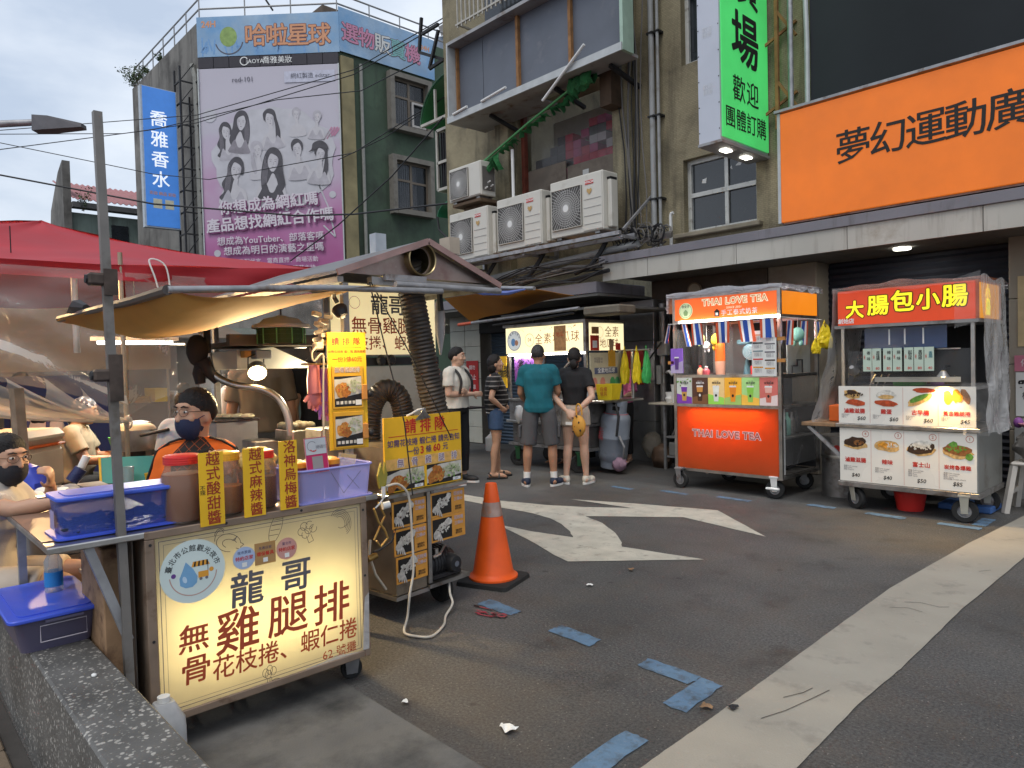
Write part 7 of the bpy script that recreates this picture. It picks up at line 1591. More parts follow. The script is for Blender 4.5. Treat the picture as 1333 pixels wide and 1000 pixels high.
part('gable_sheet',mb,GBM,sr_)
part('duct_ring',MB().lathe([(.088,-.30),(.088,.05),(.093,.055),(.098,.05),(.098,-.0)],(GX,2.458,2.072),28,'X',cap=False),mat('brassy_steel',(.38,.30,.16),.3,.9,.15),sr_,smooth=True)
part('duct_dark',MB(FE(GX-.25,2.458,2.072)).disc(0,0,.087,.087,0,22),DARK,sr_)
RFM=mat('roof_sheet',(.24,.235,.23),.45,.6,.2,3,dirt=((.12,.09,.07),4,.5,.75))
for(ya,za,yb,zb)in((YL-.03,ZE-.012,YM,ZAx+.008),(YM,ZAx+.008,YR+.04,ZE-.02)):
	part('roof_sheet',MB().add([(GX+.05,ya,za),(GX+.05,yb,zb),(GX-1.9,yb,zb),(GX-1.9,ya,za),(GX+.05,ya,za+.018),(GX+.05,yb,zb+.018),(GX-1.9,yb,zb+.018),(GX-1.9,ya,za+.018)],[(0,1,2,3),(7,6,5,4),(0,4,5,1),(1,5,6,2),(2,6,7,3),(3,7,4,0)]),RFM,sr_)
	part('gable_trim',MB().bar((GX+.052,ya,za+.005),(GX+.052,yb,zb+.005),.012,.035),mat('pinkish_trim',(.36,.24,.22),.45,.5,.2,8),sr_)
part('eave_beam',MB().box(GX-1.9,GX,YL+.0,YL+.035,ZE-.05,ZE-.02),STEELD,sr_);part('front_beam',MB().box(GX-.03,GX+.02,YL+.2,YR,ZE-.055,ZE-.012),STEELD,sr_);part('front_beam',MB().box(GX+.021,GX+.05,2.20,2.48,ZE-.03,ZE+.005),GALV,sr_)
part('right_eave',MB().box(GX-1.9,GX,YR-.03,YR,ZE-.05,ZE-.022),STEELD,sr_)
for x,y in((-3.46,1.99),(-5.28,1.97),(-5.28,2.97)):part('roof_post',MB().bar((x,y,0),(x,y,ZE-.05),.035),STEELD,sr_)
part('right_post',MB().bar((-5.26,2.99,1.2),(-5.26,2.99,ZE-.05),.03),IRON,sr_)
AX=-3.05
part('awning_tube',MB().tube([(AX,.955,1.785),(AX,1.68,1.832),(AX-.02,2.36,1.852)],.0155,10),GALV,sr_,smooth=True);part('awning_tube',MB().tube([(-3.2,2.15,1.892),(-3.2,2.90,1.893)],.017,10),GALV,sr_,smooth=True)
part('awning_arm',MB().tube([(AX,.955,1.785),(-3.6,.98,1.79),(-5.3,1.0,1.81)],.022,8),mat('dark_arm',(.09,.08,.075),.6,.3),sr_,smooth=True)
part('arm_tape',MB().tube([(-5.0,1.0,1.83),(-4.8,1.0,1.85),(-4.6,1.0,1.83)],[.02,.045,.02],7),IRON,sr_)
AWC=mat('mustard_awning_cloth',(.36,.165,.025),.75,0,.18,2.5,.2,14,dirt=((.25,.12,.03),2.5,.52,.78))
t_aw=AWC.node_tree;pbs=t_aw.nodes['Principled BSDF'];tl_=t_aw.nodes.new('ShaderNodeBsdfTranslucent');tl_.inputs['Color'].default_value=(.5,.30,.09,1);mxs=t_aw.nodes.new('ShaderNodeMixShader');mxs.inputs['Fac'].default_value=.2
t_aw.links.new(pbs.outputs[0],mxs.inputs[1]);t_aw.links.new(tl_.outputs[0],mxs.inputs[2]);t_aw.links.new(mxs.outputs[0],t_aw.nodes['Material Output'].inputs['Surface'])
def awn(u,v):
	x=AX-2.2*u;y0,y1=.97,1.95
	z0,z1=1.785+.012*u,1.86-.02*u
	sag=.185*math.sin(math.pi*v**.62)*(1-.62*v)*math.sin(math.pi*(.05+.88*u**.8))+.02*math.sin(math.pi*v)
	return(x+.02*math.sin(v*9),y0+(y1-y0)*v,z0+(z1-z0)*v-sag+.012*noise.noise((u*6,v*4,2)))
part('awning_cloth',MB().grid(awn,26,16),AWC,sr_,smooth=True)
part('cord',MB().tube([(-3.25,2.02,1.90),(-3.22,2.10,1.5),(-3.2,2.18,1.15),(-3.20,2.22,.75)],.004,5),WIRE,sr_);part('cord',MB().tube([(-3.25,2.03,1.90),(-3.28,2.3,1.5),(-3.36,2.62,1.02)],.004,5),WIRE,sr_)
part('small_white_box',MB().box(-4.5,-4.42,2.81,2.90,2.14,2.42),mat('pale_case',(.45,.5,.55),.5),sr_)
part('wood_block',MB().box(-3.55,-3.45,2.72,2.80,2.14,2.24),mat('pale_block',(.45,.38,.3),.7),sr_)
# --- second lit sign at the back of the stall
s2=thing('light_box_sign','second glowing cream stall sign hung high behind the black duct','shop sign',(-4.3,2.86,1.5))
part('case',MB().box(-4.38,-4.31,2.36,3.24,1.53,2.04),STEELD,s2);part('sign_face',MB().box(-4.309,-4.30,2.37,3.23,1.54,2.03),lit('lit_cream_yellow',(1.0,.82,.44),.45,base=(.7,.6,.35)),s2)
M=FE(-4.2995,0,0)
for ch,u in(('龍',2.75),('哥',2.895)):text(ch,.15,mat('slate_character2',(.16,.17,.22),.6),s2,M,u,1.88,.001,bold=.02)
text('無骨雞腿排',.125,RCH,s2,M,2.83,1.735,.001,bold=.008,space=1.0);text('花枝捲、蝦仁捲',.105,RCH,s2,M,2.81,1.615,.001,bold=.008,space=1.0)
part('faint_ring',MB(M).ring(2.55,1.90,.04,.043,.001,20),INKGY,s2)
bkp=thing('back_panel','stained steel back panel of the stall under the second sign','panel',(-4.33,2.9,0))
part('sheet',MB().box(-4.34,-4.32,2.30,3.24,.75,1.46),mat('warm_steel_sheet',(.42,.36,.28),.3,.75,.15,3,dirt=((.2,.13,.07),3,.5,.75)),bkp);part('rail',MB().box(-4.33,-4.28,2.30,3.24,1.465,1.52),IRON,bkp)
for y in(2.72,2.80):part('tap_wheel',MB(FE(-4.25,y,1.50)).lathe([(.025,-.02),(.04,0),(.025,.02)],(0,0,0),12),IRON,bkp)
part('clip_lamp',MB().ell((-4.22,2.52,1.36),(.05,.05,.06),10,7),STEELD,bkp,smooth=True)
# --- fryer cart with boards, compressor, cable
du=Vector((-.105,.994,0)).normalized();QC=Vector((-3.355,2.205,0));RM=FM(QC,du,(0,0,1))
rc=thing('fryer_cart','steel fryer cart with photo boards, a black compressor and a hanging white cable','food cart',QC)
part('cabinet',MB(RM).box(0,.23,.16,.72,-.75,-.004),mat('warm_cabinet_steel',(.30,.25,.19),.4,.7,.2,5,dirt=((.10,.06,.03),4,.48,.75)),rc,bevel=.004)
part('cabinet_back',MB(RM).box(.2305,.55,.16,.72,-.75,-.30),STEELD,rc);part('machine_bay',MB(RM).box(.2305,.55,.16,.70,-.299,-.29),DARK,rc);part('bay_floor',MB(RM).box(.2305,.56,.15,.172,-.289,.02),STEEL,rc)
part('divider',MB(RM).box(.232,.258,.18,.72,-.02,.012),STEEL,rc);part('bay_post',MB(RM).box(.52,.545,.173,.72,-.29,-.27),STEELD,rc)
part('shelf',MB(RM).box(-.07,.55,.722,.745,-.78,.03),STEEL,rc,bevel=.004);part('bottom_lip',MB(RM).box(-.01,.24,.135,.158,-.75,.004),STEEL,rc)
part('upper_cabinet',MB(RM).box(-.03,.52,.746,1.0,-.72,-.03),mat('warm_cabinet_steel',(.30,.25,.19),.4,.7),rc)
fmn=YEL
ub_=part('queue_board',MB(RM).box(-.06,.535,.748,1.168,-.012,.0),fmn,rc)
BM=RM@T((0,0,.0006))
NAV=mat('violet_ink',(.10,.06,.16),.6)
text('請 排 隊',.088,INKR,ub_,BM,.245,1.105,.001,bold=.022);part('rule_line',MB(BM).poly([(-.03,1.058),(.51,1.058),(.51,1.062),(-.03,1.062)],.0006),INKR,ub_)
text('如需花枝捲 蝦仁捲 請先告知',.044,NAV,ub_,BM,.24,1.018,.001,bold=.02,sx=1.02)
text('一份',.048,NAV,ub_,BM,.145,.963,.001,bold=.02);text('3',.06,INKR,ub_,BM,.215,.965,.001,bold=.03);text('條',.046,NAV,ub_,BM,.265,.965,.001,bold=.02);text('60',.058,INKR,ub_,BM,.33,.967,.001,bold=.03);text('元',.046,NAV,ub_,BM,.40,.968,.001,bold=.02)
part('pale_band',MB(BM).poly([(-.055,.875),(.53,.875),(.53,.935),(-.055,.935)],.0006),mat('mustard_band',(.72,.42,.12),.5,0,.2,30),ub_);
for k,ch in enumerate('無骨雞腿排'):text(ch,.05,INKW,ub_,BM,.05+k*.105,.905,.0014,bold=.07);text(ch,.05,mat('mauve_ink',(.24,.13,.22),.6),ub_,BM,.05+k*.105,.905,.002,bold=.01)
CARDK=mat('black_photo_ground',(.015,.013,.012),.5,0,.3,10);PLATE=mat('white_plate_print',(.58,.56,.50),.5,0,.15,20);CHIK=mat('fried_chicken_print',(.40,.15,.03),.6,0,.4,60);CHIK2=mat('golden_chicken_print',(.52,.24,.05),.6,0,.4,60);SAL=mat('salad_print',(.42,.46,.30),.6,0,.4,60)
for u0,u1,kind in((-.055,.225,0),(.245,.53,1)):
	ph=part('food_photo',MB(BM).poly([(u0,.755),(u1,.755),(u1,.873),(u0,.873)],.0006),CARDK,ub_);w_=u1-u0
	part('plate_print',MB(BM).poly([(u0,.765),(u1,.792),(u1,.872),(u0+.10,.868),(u0,.845)],.0012),PLATE,ph)
	if kind==0:blobs(ph,BM,[(CHIK,u0+.05,.795,.055,.03,.9),(CHIK2,u0+.10,.800,.05,.036,-.7),(CHIK,u0+.135,.80,.035,.022,-1.0)],w0=.0018)
	else:blobs(ph,BM,[(CHIK,u0+.045,.80,.045,.032,.8),(CHIK,u0+.085,.835,.045,.028,-.4),(CHIK2,u0+.075,.79,.03,.02,.5),(CHIK2,u0+.115,.798,.035,.022,1.0)],w0=.0018)
	bits(ph,BM,SAL,u0+.20,.825,.075,.038,40,.012,.006);bits(ph,BM,F_LEAF,u0+.19,.815,.07,.035,10,.008,.011);bits(ph,BM,F_SAUS,u0+.09,.81,.06,.03,14,.006,.012)
	part('price_tab',MB(BM).poly([(u1-.075,.757),(u1-.01,.757),(u1-.01,.775),(u1-.075,.775)],.0016),INKW,ph);text('60元',.014,INKB,ph,BM,u1-.042,.766,.0022)
for u in(.225,):part('yellow_strip',MB(BM).box(u+.001,u+.019,.752,.873,.0,.003),fmn,ub_)
part('board_join',MB(BM).stroke([(.172,.80),(.172,.97)],.0025,.0018),INKGY,ub_)
ORB=mat('orange_menu_strip',(.66,.30,.05),.5,0,.12,20);ROLL=mat('white_roll_print',(.55,.52,.48),.6,0,.3,50)
def rollcard(u0,u1,v0,v1,parent,two=False):
	c_=part('menu_card',MB(RM).box(u0,u1,v0,v1,.001,.006),ORB,parent,bevel=.001);M=RM@T((0,0,.0066));w_,h_=u1-u0,v1-v0
	p_=part('food_photo',MB(M).poly([(u0+.012,v0+.012),(u0+w_*.60,v0+.012),(u0+w_*.60,v1-.012),(u0+.012,v1-.012)],.0),CARDK,c_)
	cx_,cy_=u0+w_*.32,(v0+v1)/2
	lst=[]
	for k in range(7):lst.append((ROLL,cx_-.05+.017*k,cy_-.02+.010*k+random.uniform(-.008,.008),.020,.020+.01*random.random(),random.random()*3))
	for k in range(4):lst.append((ROLL,cx_-.055+.012*k,cy_-.03-.006*k,.006,.03,.2*k-.2))
	blobs(p_,M,lst,w0=.0008);bits(p_,M,F_WHITE,cx_,cy_+.01,.05,.03,22,.009,.010);bits(p_,M,F_DARK,cx_,cy_,.05,.03,8,.006,.0125)
	tx_=u0+w_*.80
	text('花枝捲',.026,mat('pale_mauve_ink',(.52,.42,.46),.6),c_,M,tx_,v1-.028,.001,bold=.03);text('三條60',.024,mat('pale_mauve_ink',(.52,.42,.46),.6),c_,M,tx_,v1-.060,.001,bold=.03);text('現點現炸\n請先告知',.014,INKK,c_,M,tx_,v0+.032,.001,bold=.02)
random.seed(31)
for k in range(3):rollcard(-.025+.01*k,.228,.545-.158*k,.695-.158*k,rc)
rollcard(.262,.545,.555,.70,rc);rollcard(.262,.545,.408,.5535,rc)
CMP=mat('black_machine',(.022,.022,.024),.35,.2,.3,14)
part('compressor',MB(RM@FM((.40,.25,-.13),(1,0,0),(0,1,0))).lathe([(.02,-.15),(.075,-.13),(.095,-.06),(.095,.05),(.07,.12),(.03,.135)],(0,0,0),20,'X'),CMP,rc,smooth=True)
part('motor_end',MB(RM@T((.46,.245,-.03))).lathe([(.055,-.06),(.06,0),(.045,.035),(.01,.04)],(0,0,0),18,'Z'),CMP,rc,smooth=True);part('motor_badge',MB(RM@T((.46,.245,.0125))).disc(0,0,.018,.018,0,14),mat('grey_badge',(.2,.22,.26),.4,.5),rc)
part('motor_foot',MB(RM).box(.29,.53,.173,.20,-.2,-.02),CMP,rc,bevel=.006)
for k in range(6):part('cooling_fin',MB(RM@FM((.33+.025*k,.25,-.13),(1,0,0),(0,1,0))).lathe([(.099,-.004),(.103,0),(.099,.004)],(0,0,0),20,'X',cap=False),CMP,rc)
part('valve',MB(RM).cyl((.29,.315,-.02),(.36,.32,-.03),.012),STEEL,rc,smooth=True);part('valve',MB(RM).cyl((.33,.33,-.03),(.33,.36,-.03),.014),STEEL,rc);part('pressure_pipe',MB(RM).tube([(.36,.32,-.03),(.42,.345,-.06),(.47,.34,-.10),(.50,.30,-.12)],.008,6),STEELD,rc,smooth=True)
part('yellow_bracket',MB(RM).box(.30,.50,.335,.40,-.28,-.26),mat('ochre_paint',(.45,.24,.05),.6),rc)
for u,w_,r_ in((.40,-.10,.085),(.10,-.65,.085),(.42,-.62,.085)):
	p=RM@Vector((u,0,w_));caster(rc,p.x,p.y,r_,IRON,.15,.05,IRON)
	# clothes peg, taps and tubes at the cart side
part('clothes_peg',MB(RM).add([(-.115,.79,.02),(-.075,.79,.02),(-.06,.86,.02),(-.075,.93,.02),(-.085,.86,.02),(-.10,.93,.02),(-.125,.86,.02)],[(0,1,2,3,4,5,6)]),mat('olive_peg',(.34,.30,.05),.5),rc,thick=.015)
part('bulb_holder',MB(RM).cyl((-.10,.80,.03),(-.105,.74,.035),.012),WHITEP,rc);part('white_socket',MB(RM).cyl((-.11,.695,.03),(-.07,.70,.04),.02),WHITEP,rc,smooth=True)
part('thin_cable',MB(RM).tube([(-.105,.74,.035),(-.13,.71,.03),(-.15,.69,.02)],.005,5),WHITEP,rc)
part('gas_tube',MB(RM).tube([(-.13,.68,-.02),(-.10,.60,-.02),(-.06,.55,-.02),(-.04,.5,-.02),(-.09,.46,-.02),(-.12,.5,-.02)],.007,6),mat('ochre_tube',(.45,.28,.08),.5),rc,smooth=True);part('gas_tube',MB(RM).tube([(-.12,.5,-.04),(-.04,.62,-.04),(-.08,.7,-.04)],.006,6),mat('ochre_tube',(.45,.28,.08),.5),rc,smooth=True)
part('gas_tube',MB(RM).tube([(-.13,.50,-.06),(-.14,.42,-.06),(-.10,.30,-.06),(-.03,.2,-.06)],.008,6),mat('cream_tube',(.5,.45,.36),.5),rc,smooth=True);part('gas_tube',MB(RM).tube([(-.02,.64,-.01),(.0,.55,.0),(-.03,.48,.0),(-.10,.45,-.01),(-.14,.44,-.02)],.007,6),WIRE,rc,smooth=True)
part('brass_tap',MB(RM).cyl((-.16,.40,-.05),(-.10,.41,-.05),.018),mat('old_brass',(.35,.22,.07),.4,.8),rc,smooth=True);part('bull_clip',MB(RM).add([(.165,1.14,.006),(.285,1.15,.006),(.245,1.185,.012),(.24,1.21,.012),(.215,1.21,.012),(.21,1.185,.012)],[(0,1,2,3,4,5)]),STEELD,rc,thick=.006)
part('clip_cord',MB(RM).tube([(.225,1.205,.01),(.19,1.20,0),(.15,1.18,-.01),(.12,1.17,-.015)],.006,5),WHITEP,rc)
cbl=[RM@Vector((-.09,.80,.04)),RM@Vector((-.02,.805,.05)),RM@Vector((.035,.76,.06)),RM@Vector((.06,.68,.06)),RM@Vector((.06,.50,.07)),RM@Vector((.045,.32,.09)),Vector((-3.24,2.21,.2)),Vector((-3.24,2.19,.08)),Vector((-3.2,2.14,.02)),Vector((-3.12,2.16,.013)),Vector((-3.06,2.22,.013)),Vector((-3.14,2.36,.013)),Vector((-3.25,2.46,.013)),Vector((-3.30,2.55,.05)),Vector((-3.36,2.58,.09)),Vector((-3.42,2.62,.16))]
def smooth_pts(pts,n=6):
	out=[]
	for i in range(len(pts)-1):
		p0,p1,p2,p3=pts[max(0,i-1)],pts[i],pts[i+1],pts[min(len(pts)-1,i+2)]
		for k in range(n):
			t=k/n;out.append(.5*((2*p1)+(p2-p0)*t+(2*p0-5*p1+4*p2-p3)*t*t+(3*p1-p0-3*p2+p3)*t**3))
	return out+[pts[-1]]
part('white_cable',MB().tube(smooth_pts(cbl),.0068,8),mat('dirty_white_cable',(.55,.52,.46),.55,0,.15,12),rc,smooth=True)
# ducts
def corrugated(name,pts,r_,m_,parent,pitch=.034,amp=.10,n=22):
	sp=smooth_pts([Vector(p)for p in pts],30);ds=[0]
	for a,b in zip(sp[:-1],sp[1:]):ds.append(ds[-1]+(b-a).length)
	N=int(ds[-1]/pitch*4);q=[];rs=[];j=0
	for i in range(N+1):
		s_=ds[-1]*i/N
		while j<len(ds)-2 and ds[j+1]<s_:j+=1
		t=(s_-ds[j])/max(1e-6,ds[j+1]-ds[j]);q.append(sp[j].lerp(sp[j+1],t));rs.append(r_*(1+amp*(.5*math.cos(2*math.pi*i/4)+random.uniform(-.10,.10))))
	return part(name,MB().tube(q,rs,n),m_,parent,smooth=True)
dk=thing('exhaust_duct','black corrugated exhaust duct hanging from the gable and looping behind the cart','duct',(-3.6,2.6,1.2))
DUM=mat('dusty_black_duct',(.045,.040,.036),.5,.15,.35,14,dirt=((.15,.12,.09),6,.5,.8))
corrugated('straight_duct',[(-3.52,2.458,2.07),(-3.57,2.50,1.95),(-3.56,2.52,1.81),(-3.55,2.56,1.58),(-3.53,2.60,1.32),(-3.52,2.63,1.16),(-3.52,2.64,1.0)],.077,DUM,dk,.024)
corrugated('looped_duct',[(-3.80,2.33,.98),(-3.80,2.34,1.15),(-3.79,2.37,1.25),(-3.76,2.43,1.31),(-3.73,2.50,1.27),(-3.72,2.53,1.15),(-3.72,2.53,.98)],.066,DUM,dk,.020)
part('white_wrap',MB().tube([(-3.66,2.79,1.87),(-3.66,2.79,1.76),(-3.66,2.79,1.66),(-3.65,2.78,1.52)],[.022,.034,.03,.006],10),mat('plastic_wrap',(.42,.39,.38),.4,0,.1,10,.3,30),dk,smooth=True);part('dark_strut',MB().bar((-3.62,2.76,1.94),(-3.62,2.77,1.80),.026),IRON,dk)
# hanging yellow menu, plugs, gloves
hm=thing('menu_board','tall yellow hanging menu with two food photos, lit by the stall lamp','menu board',(-3.25,1.88,1.03))
HM=FM((-3.25,1.875,1.03),(.10,.995,0),(0,0,1));part('board',MB(HM).box(-.105,.105,.005,.605,-.012,0),YEL,hm)
text('請 排 隊',.045,INKR,hm,HM,-.005,.555,.001,bold=.02);part('rule_line',MB(HM).stroke([(-.075,.525),(.08,.525)],.003,.0006),INKR,hm);text('如需花枝捲 蝦仁捲 請先告知',.0165,F_BROWN,hm,HM,0,.505,.001,bold=.02);text('一份3條60元',.03,F_SAUS,hm,HM,0,.465,.001,bold=.012)
for k,z0 in enumerate((.215,.012)):
	f_=part('photo_frame',MB(HM).box(-.088,.082,z0,z0+(.215 if k==0 else .185),.0005,.008),mat('amber_frame',(.66,.36,.03),.45),hm,bevel=.001);M=HM@T((0,0,.0085))
	if k==0:text('無骨雞腿排',.028,INKW,f_,M,-.005,z0+.195,.001,bold=.05);text('無骨雞腿排',.028,F_BROWN,f_,M,-.005,z0+.195,.0018)
	p_=part('food_photo',MB(M).poly([(-.078,z0+.01),(.07,z0+.01),(.07,z0+.165),(-.078,z0+.165)],.0),CARDK,f_)
	part('plate_print',MB(M).poly([(-.078,z0+.05),(.07,z0+.075),(.07,z0+.163),(-.05,z0+.15),(-.078,z0+.15)],.0006),PLATE,p_)
	blobs(p_,M,[(CHIK2,-.045,z0+.09,.028,.035,.5),(CHIK,-.015,z0+.085,.025,.03,-.6),(CHIK2,-.03,z0+.115,.022,.02,0)],w0=.0012);bits(p_,M,SAL,.03,z0+.115,.04,.035,30,.009,.005);bits(p_,M,F_SAUS,-.03,z0+.1,.03,.03,8,.005,.009)
	for i in range(5):part('small_caption',MB(M).poly([(-.07+i*.022,z0+.022),(-.055+i*.022,z0+.022),(-.055+i*.022,z0+.038),(-.07+i*.022,z0+.038)],.0012),F_WHITE,p_)
	part('price_tab',MB(M).poly([(.035,z0+.015),(.068,z0+.015),(.068,z0+.042),(.035,z0+.042)],.0018),INKW,p_)
	cl_=part('wooden_clamp',MB(HM).box(.07,.10,z0+.04,z0+.12,-.02,.02),mat('orange_wood',(.55,.24,.06),.6),hm,bevel=.004);part('clamp_knob',MB(HM).ell((.118,z0+.07,0),(.02,.022,.02),10,7),BLACKP,cl_,smooth=True)
pg_=thing('power_strip','cluster of white plugs and sockets tied to the stall post by the yellow menu','power sockets',(-3.3,1.77,1.6))
CRP=mat('cream_plug',(.62,.52,.36),.5)
random.seed(12)
for k in range(9):part('plug',MB().cbox((-3.31+random.uniform(-.02,.03),1.76+random.uniform(-.03,.035),1.585+.018*k),(.035,.045,.022),random.uniform(-.6,.6),random.uniform(-.4,.4)),CRP,pg_,bevel=.004)
part('socket_block',MB().box(-3.32,-3.28,1.715,1.765,1.545,1.585),CRP,pg_,bevel=.008);part('plug_cable',MB().tube(smooth_pts([Vector((-3.28,1.72,1.56)),Vector((-3.27,1.69,1.53)),Vector((-3.27,1.70,1.49)),Vector((-3.27,1.75,1.52)),Vector((-3.27,1.745,1.35)),Vector((-3.26,1.735,1.1)),Vector((-3.25,1.73,.87))]),.005,6),CRP,pg_,smooth=True)
def glove(label,c,m_,L_):
	t_=thing('rubber_glove',label,'glove',c);x,y,z=c
	part('cuff',MB().tube([(x,y,z),(x,y-.005,z-L_*.3),(x,y,z-L_*.62)],[.028,.032,.036],12),m_,t_,smooth=True);part('palm',MB().ell((x,y,z-L_*.72),(.02,.04,.05),12,8),m_,t_,smooth=True)
	for k in range(4):part('finger',MB().tube([(x,y-.03+.02*k,z-L_*.78),(x,y-.034+.022*k,z-L_*(.96+.04*(k in(1,2))))],[.010,.007],8),m_,t_,smooth=True)
	part('thumb',MB().tube([(x,y-.035,z-L_*.68),(x,y-.058,z-L_*.80)],[.011,.008],8),m_,t_,smooth=True)
glove('pink rubber glove hanging below the power sockets, left of the pair',(-3.34,1.735,1.47),mat('pink_rubber',(.62,.20,.20),.5),.23);glove('purple rubber glove hanging beside the pink one',(-3.345,1.795,1.45),mat('violet_rubber',(.32,.12,.50),.5),.27)
solo('glove_rail',MB().cyl((-3.37,1.68,1.475),(-3.37,1.83,1.475),.006),STEEL,'short steel rail from which the rubber gloves hang','rail')
# stall interior: bug lamp, spot, pipe, cap, trays
bz=thing('hanging_lantern','round metal topped insect lantern with green mesh under the awning','lantern',(-4.08,1.93,1.62))
part('shade',MB().lathe([(.02,.075),(.03,.07),(.10,.055),(.125,.03),(.165,.018),(.17,0),(.165,-.003)],(-4.05,1.90,1.70),26,cap=False),mat('grey_lantern_top',(.50,.50,.52),.45,.2),bz,smooth=True)
part('mesh_drum',MB().lathe([(.135,0),(.135,.09)],(-4.05,1.90,1.608),26,cap=False),mat('green_mesh',(.015,.045,.010),.6),bz)
for k in range(10):
	a=k*.628;part('mesh_rib',MB().cyl((-4.05+.138*math.cos(a),1.90+.138*math.sin(a),1.605),(-4.05+.138*math.cos(a),1.90+.138*math.sin(a),1.70),.004,n=5),mat('green_tube',(.08,.28,.10),.5),bz)
for z in(1.63,1.66,1.685):part('mesh_hoop',MB(FG(-4.05,1.90,z)).ring(0,0,.136,.140,0,26),mat('green_tube',(.08,.28,.10),.5),bz)
part('hook',MB().tube([(-4.05,1.90,1.765),(-4.05,1.90,1.83),(-4.0,1.92,1.86)],.005,5),IRON,bz)
WARMB=mat('lit_warm_lamp',(.95,.85,.6),.4,emit=(1,.72,.34),es=16)
sp_=thing('spot_lamp','small lit round work lamp on a wire bracket above the steel trays','lamp',(-4.2,1.79,1.42))
LMx=FM((-4.18,1.80,1.435),(.35,.93,0),(.55,-.2,.8));part('housing',MB(LMx).lathe([(.03,-.07),(.052,-.055),(.058,-.005),(.060,0)],(0,0,0),18),STEELD,sp_,smooth=True);part('lens',MB(LMx).disc(0,0,.053,.053,.001,18),WARMB,sp_);part('bracket',MB().tube([(-4.20,1.75,1.44),(-4.20,1.755,1.53),(-4.20,1.80,1.55),(-4.20,1.85,1.53),(-4.20,1.85,1.44)],.004,5),IRON,sp_)
lamp('work_lamp','SPOT',(-4.11,1.785,1.43),60,(1,.70,.34),.04,(-3.5,1.5,1.1),parent=sp_,spot=165)
bu_=thing('clip_lamp','black clip on lamp under the front tube shining down on the yellow menu','lamp',(-3.2,1.80,1.75))
part('shade',MB(FM((-3.18,1.80,1.745),(0,1,0),(.75,0,.66))).lathe([(.014,.05),(.03,.035),(.04,0),(.038,-.004)],(0,0,0),14,cap=False),BLACKP,bu_,smooth=True);part('bulb',MB().ell((-3.185,1.80,1.752),(.016,.016,.014),10,7),WARMB,bu_,smooth=True);part('clip',MB().tube([(-3.20,1.80,1.78),(-3.2,1.78,1.81),(-3.14,1.75,1.835),(-3.06,1.72,1.835)],.012,7),IRON,bu_,smooth=True)
lamp('clip_lamp_light','SPOT',(-3.14,1.80,1.72),15,(1,.72,.36),.025,(-3.26,1.87,1.30),parent=bu_,spot=125)
hl=thing('hood_lamp','small white lamp lit at the right end of the pale hood','lamp',(-4.2,2.2,1.44));part('bulb',MB().ell((-4.2,2.2,1.43),(.025,.04,.018),12,7),WARMB,hl,smooth=True);part('cord',MB().cyl((-4.2,2.2,1.44),(-4.2,2.2,1.60),.004,n=4),WIRE,hl);lamp('hood_lamp_light','POINT',(-4.17,2.17,1.405),7,(1,.84,.56),.03,parent=hl)
hd=thing('exhaust_hood','wide pale exhaust hood with a grey motor above the frying table','hood',(-4.55,1.9,1.5))
part('hood_top',MB().box(-4.9,-4.2,1.66,2.28,1.60,1.625),mat('dark_beam',(.10,.085,.07),.6,.3),hd);part('hood_side',MB().add([(-4.28,1.72,1.575),(-4.28,1.95,1.595),(-4.28,2.25,1.46),(-4.28,1.72,1.46),(-4.75,1.72,1.575),(-4.75,1.95,1.595),(-4.75,2.25,1.46),(-4.75,1.72,1.46)],[(0,3,2,1),(4,5,6,7),(0,1,5,4),(1,2,6,5),(3,0,4,7)]),mat('pale_hood',(.45,.44,.38),.4,.2,.1),hd)
part('motor',MB().box(-4.27,-4.19,1.80,1.90,1.52,1.575),mat('grey_motor',(.22,.24,.26),.5),hd,bevel=.006);part('beam',MB().box(-4.18,-4.13,1.62,2.36,1.60,1.665),mat('dark_beam',(.10,.085,.07),.6,.3),hd);part('small_fitting',MB().box(-4.26,-4.2,1.735,1.775,1.53,1.57),mat('ochre_paint',(.45,.24,.05),.6),hd)
sn=thing('goose_pipe','curved bright steel pipe bending down to the trays under the hood','pipe',(-4.2,1.8,1.2))
part('pipe',MB().tube(smooth_pts([Vector((-4.42,1.60,1.56)),Vector((-4.40,1.62,1.44)),Vector((-4.30,1.70,1.37)),Vector((-4.20,1.82,1.34)),Vector((-4.13,1.90,1.28)),Vector((-4.09,1.94,1.17)),Vector((-4.08,1.95,1.05))]),.022,12),STEEL,sn,smooth=True)
cp=thing('baseball_cap','black cap and bag hung from the awning frame above the masked vendor','cap',(-4.4,1.56,1.45))
part('crown',MB().ell((-4.42,1.54,1.58),(.045,.065,.095),14,9,lambda d:1+.12*noise.noise((d.x*3,d.y*3,d.z*3))),mat('black_cloth',(.018,.017,.018),.85),cp,smooth=True);part('visor',MB().tube([(-4.41,1.56,1.52),(-4.40,1.60,1.44),(-4.39,1.63,1.38)],[.05,.035,.012],10),mat('black_cloth',(.018,.017,.018),.85),cp,smooth=True);part('strap',MB().tube([(-4.42,1.55,1.50),(-4.43,1.545,1.44),(-4.42,1.55,1.38)],[.03,.038,.03],9),mat('black_cloth',(.018,.017,.018),.85),cp,smooth=True);part('hook_strap',MB().bar((-4.42,1.60,1.44),(-4.42,1.60,1.78),.03),IRON,cp)
wr=thing('wire_basket','small cream wire rack hanging beside the black cap','rack',(-4.45,1.58,1.6));g=MB()
for k in range(5):g.cyl((-4.44,1.565+.014*k,1.52),(-4.44,1.56+.012*k,1.70),.003,n=4)
for k in range(7):g.cyl((-4.44,1.56,1.53+.026*k),(-4.44,1.625,1.53+.026*k),.003,n=4)
part('wire_mesh',g,mat('cream_wire',(.5,.4,.25),.5),wr,kind='stuff')
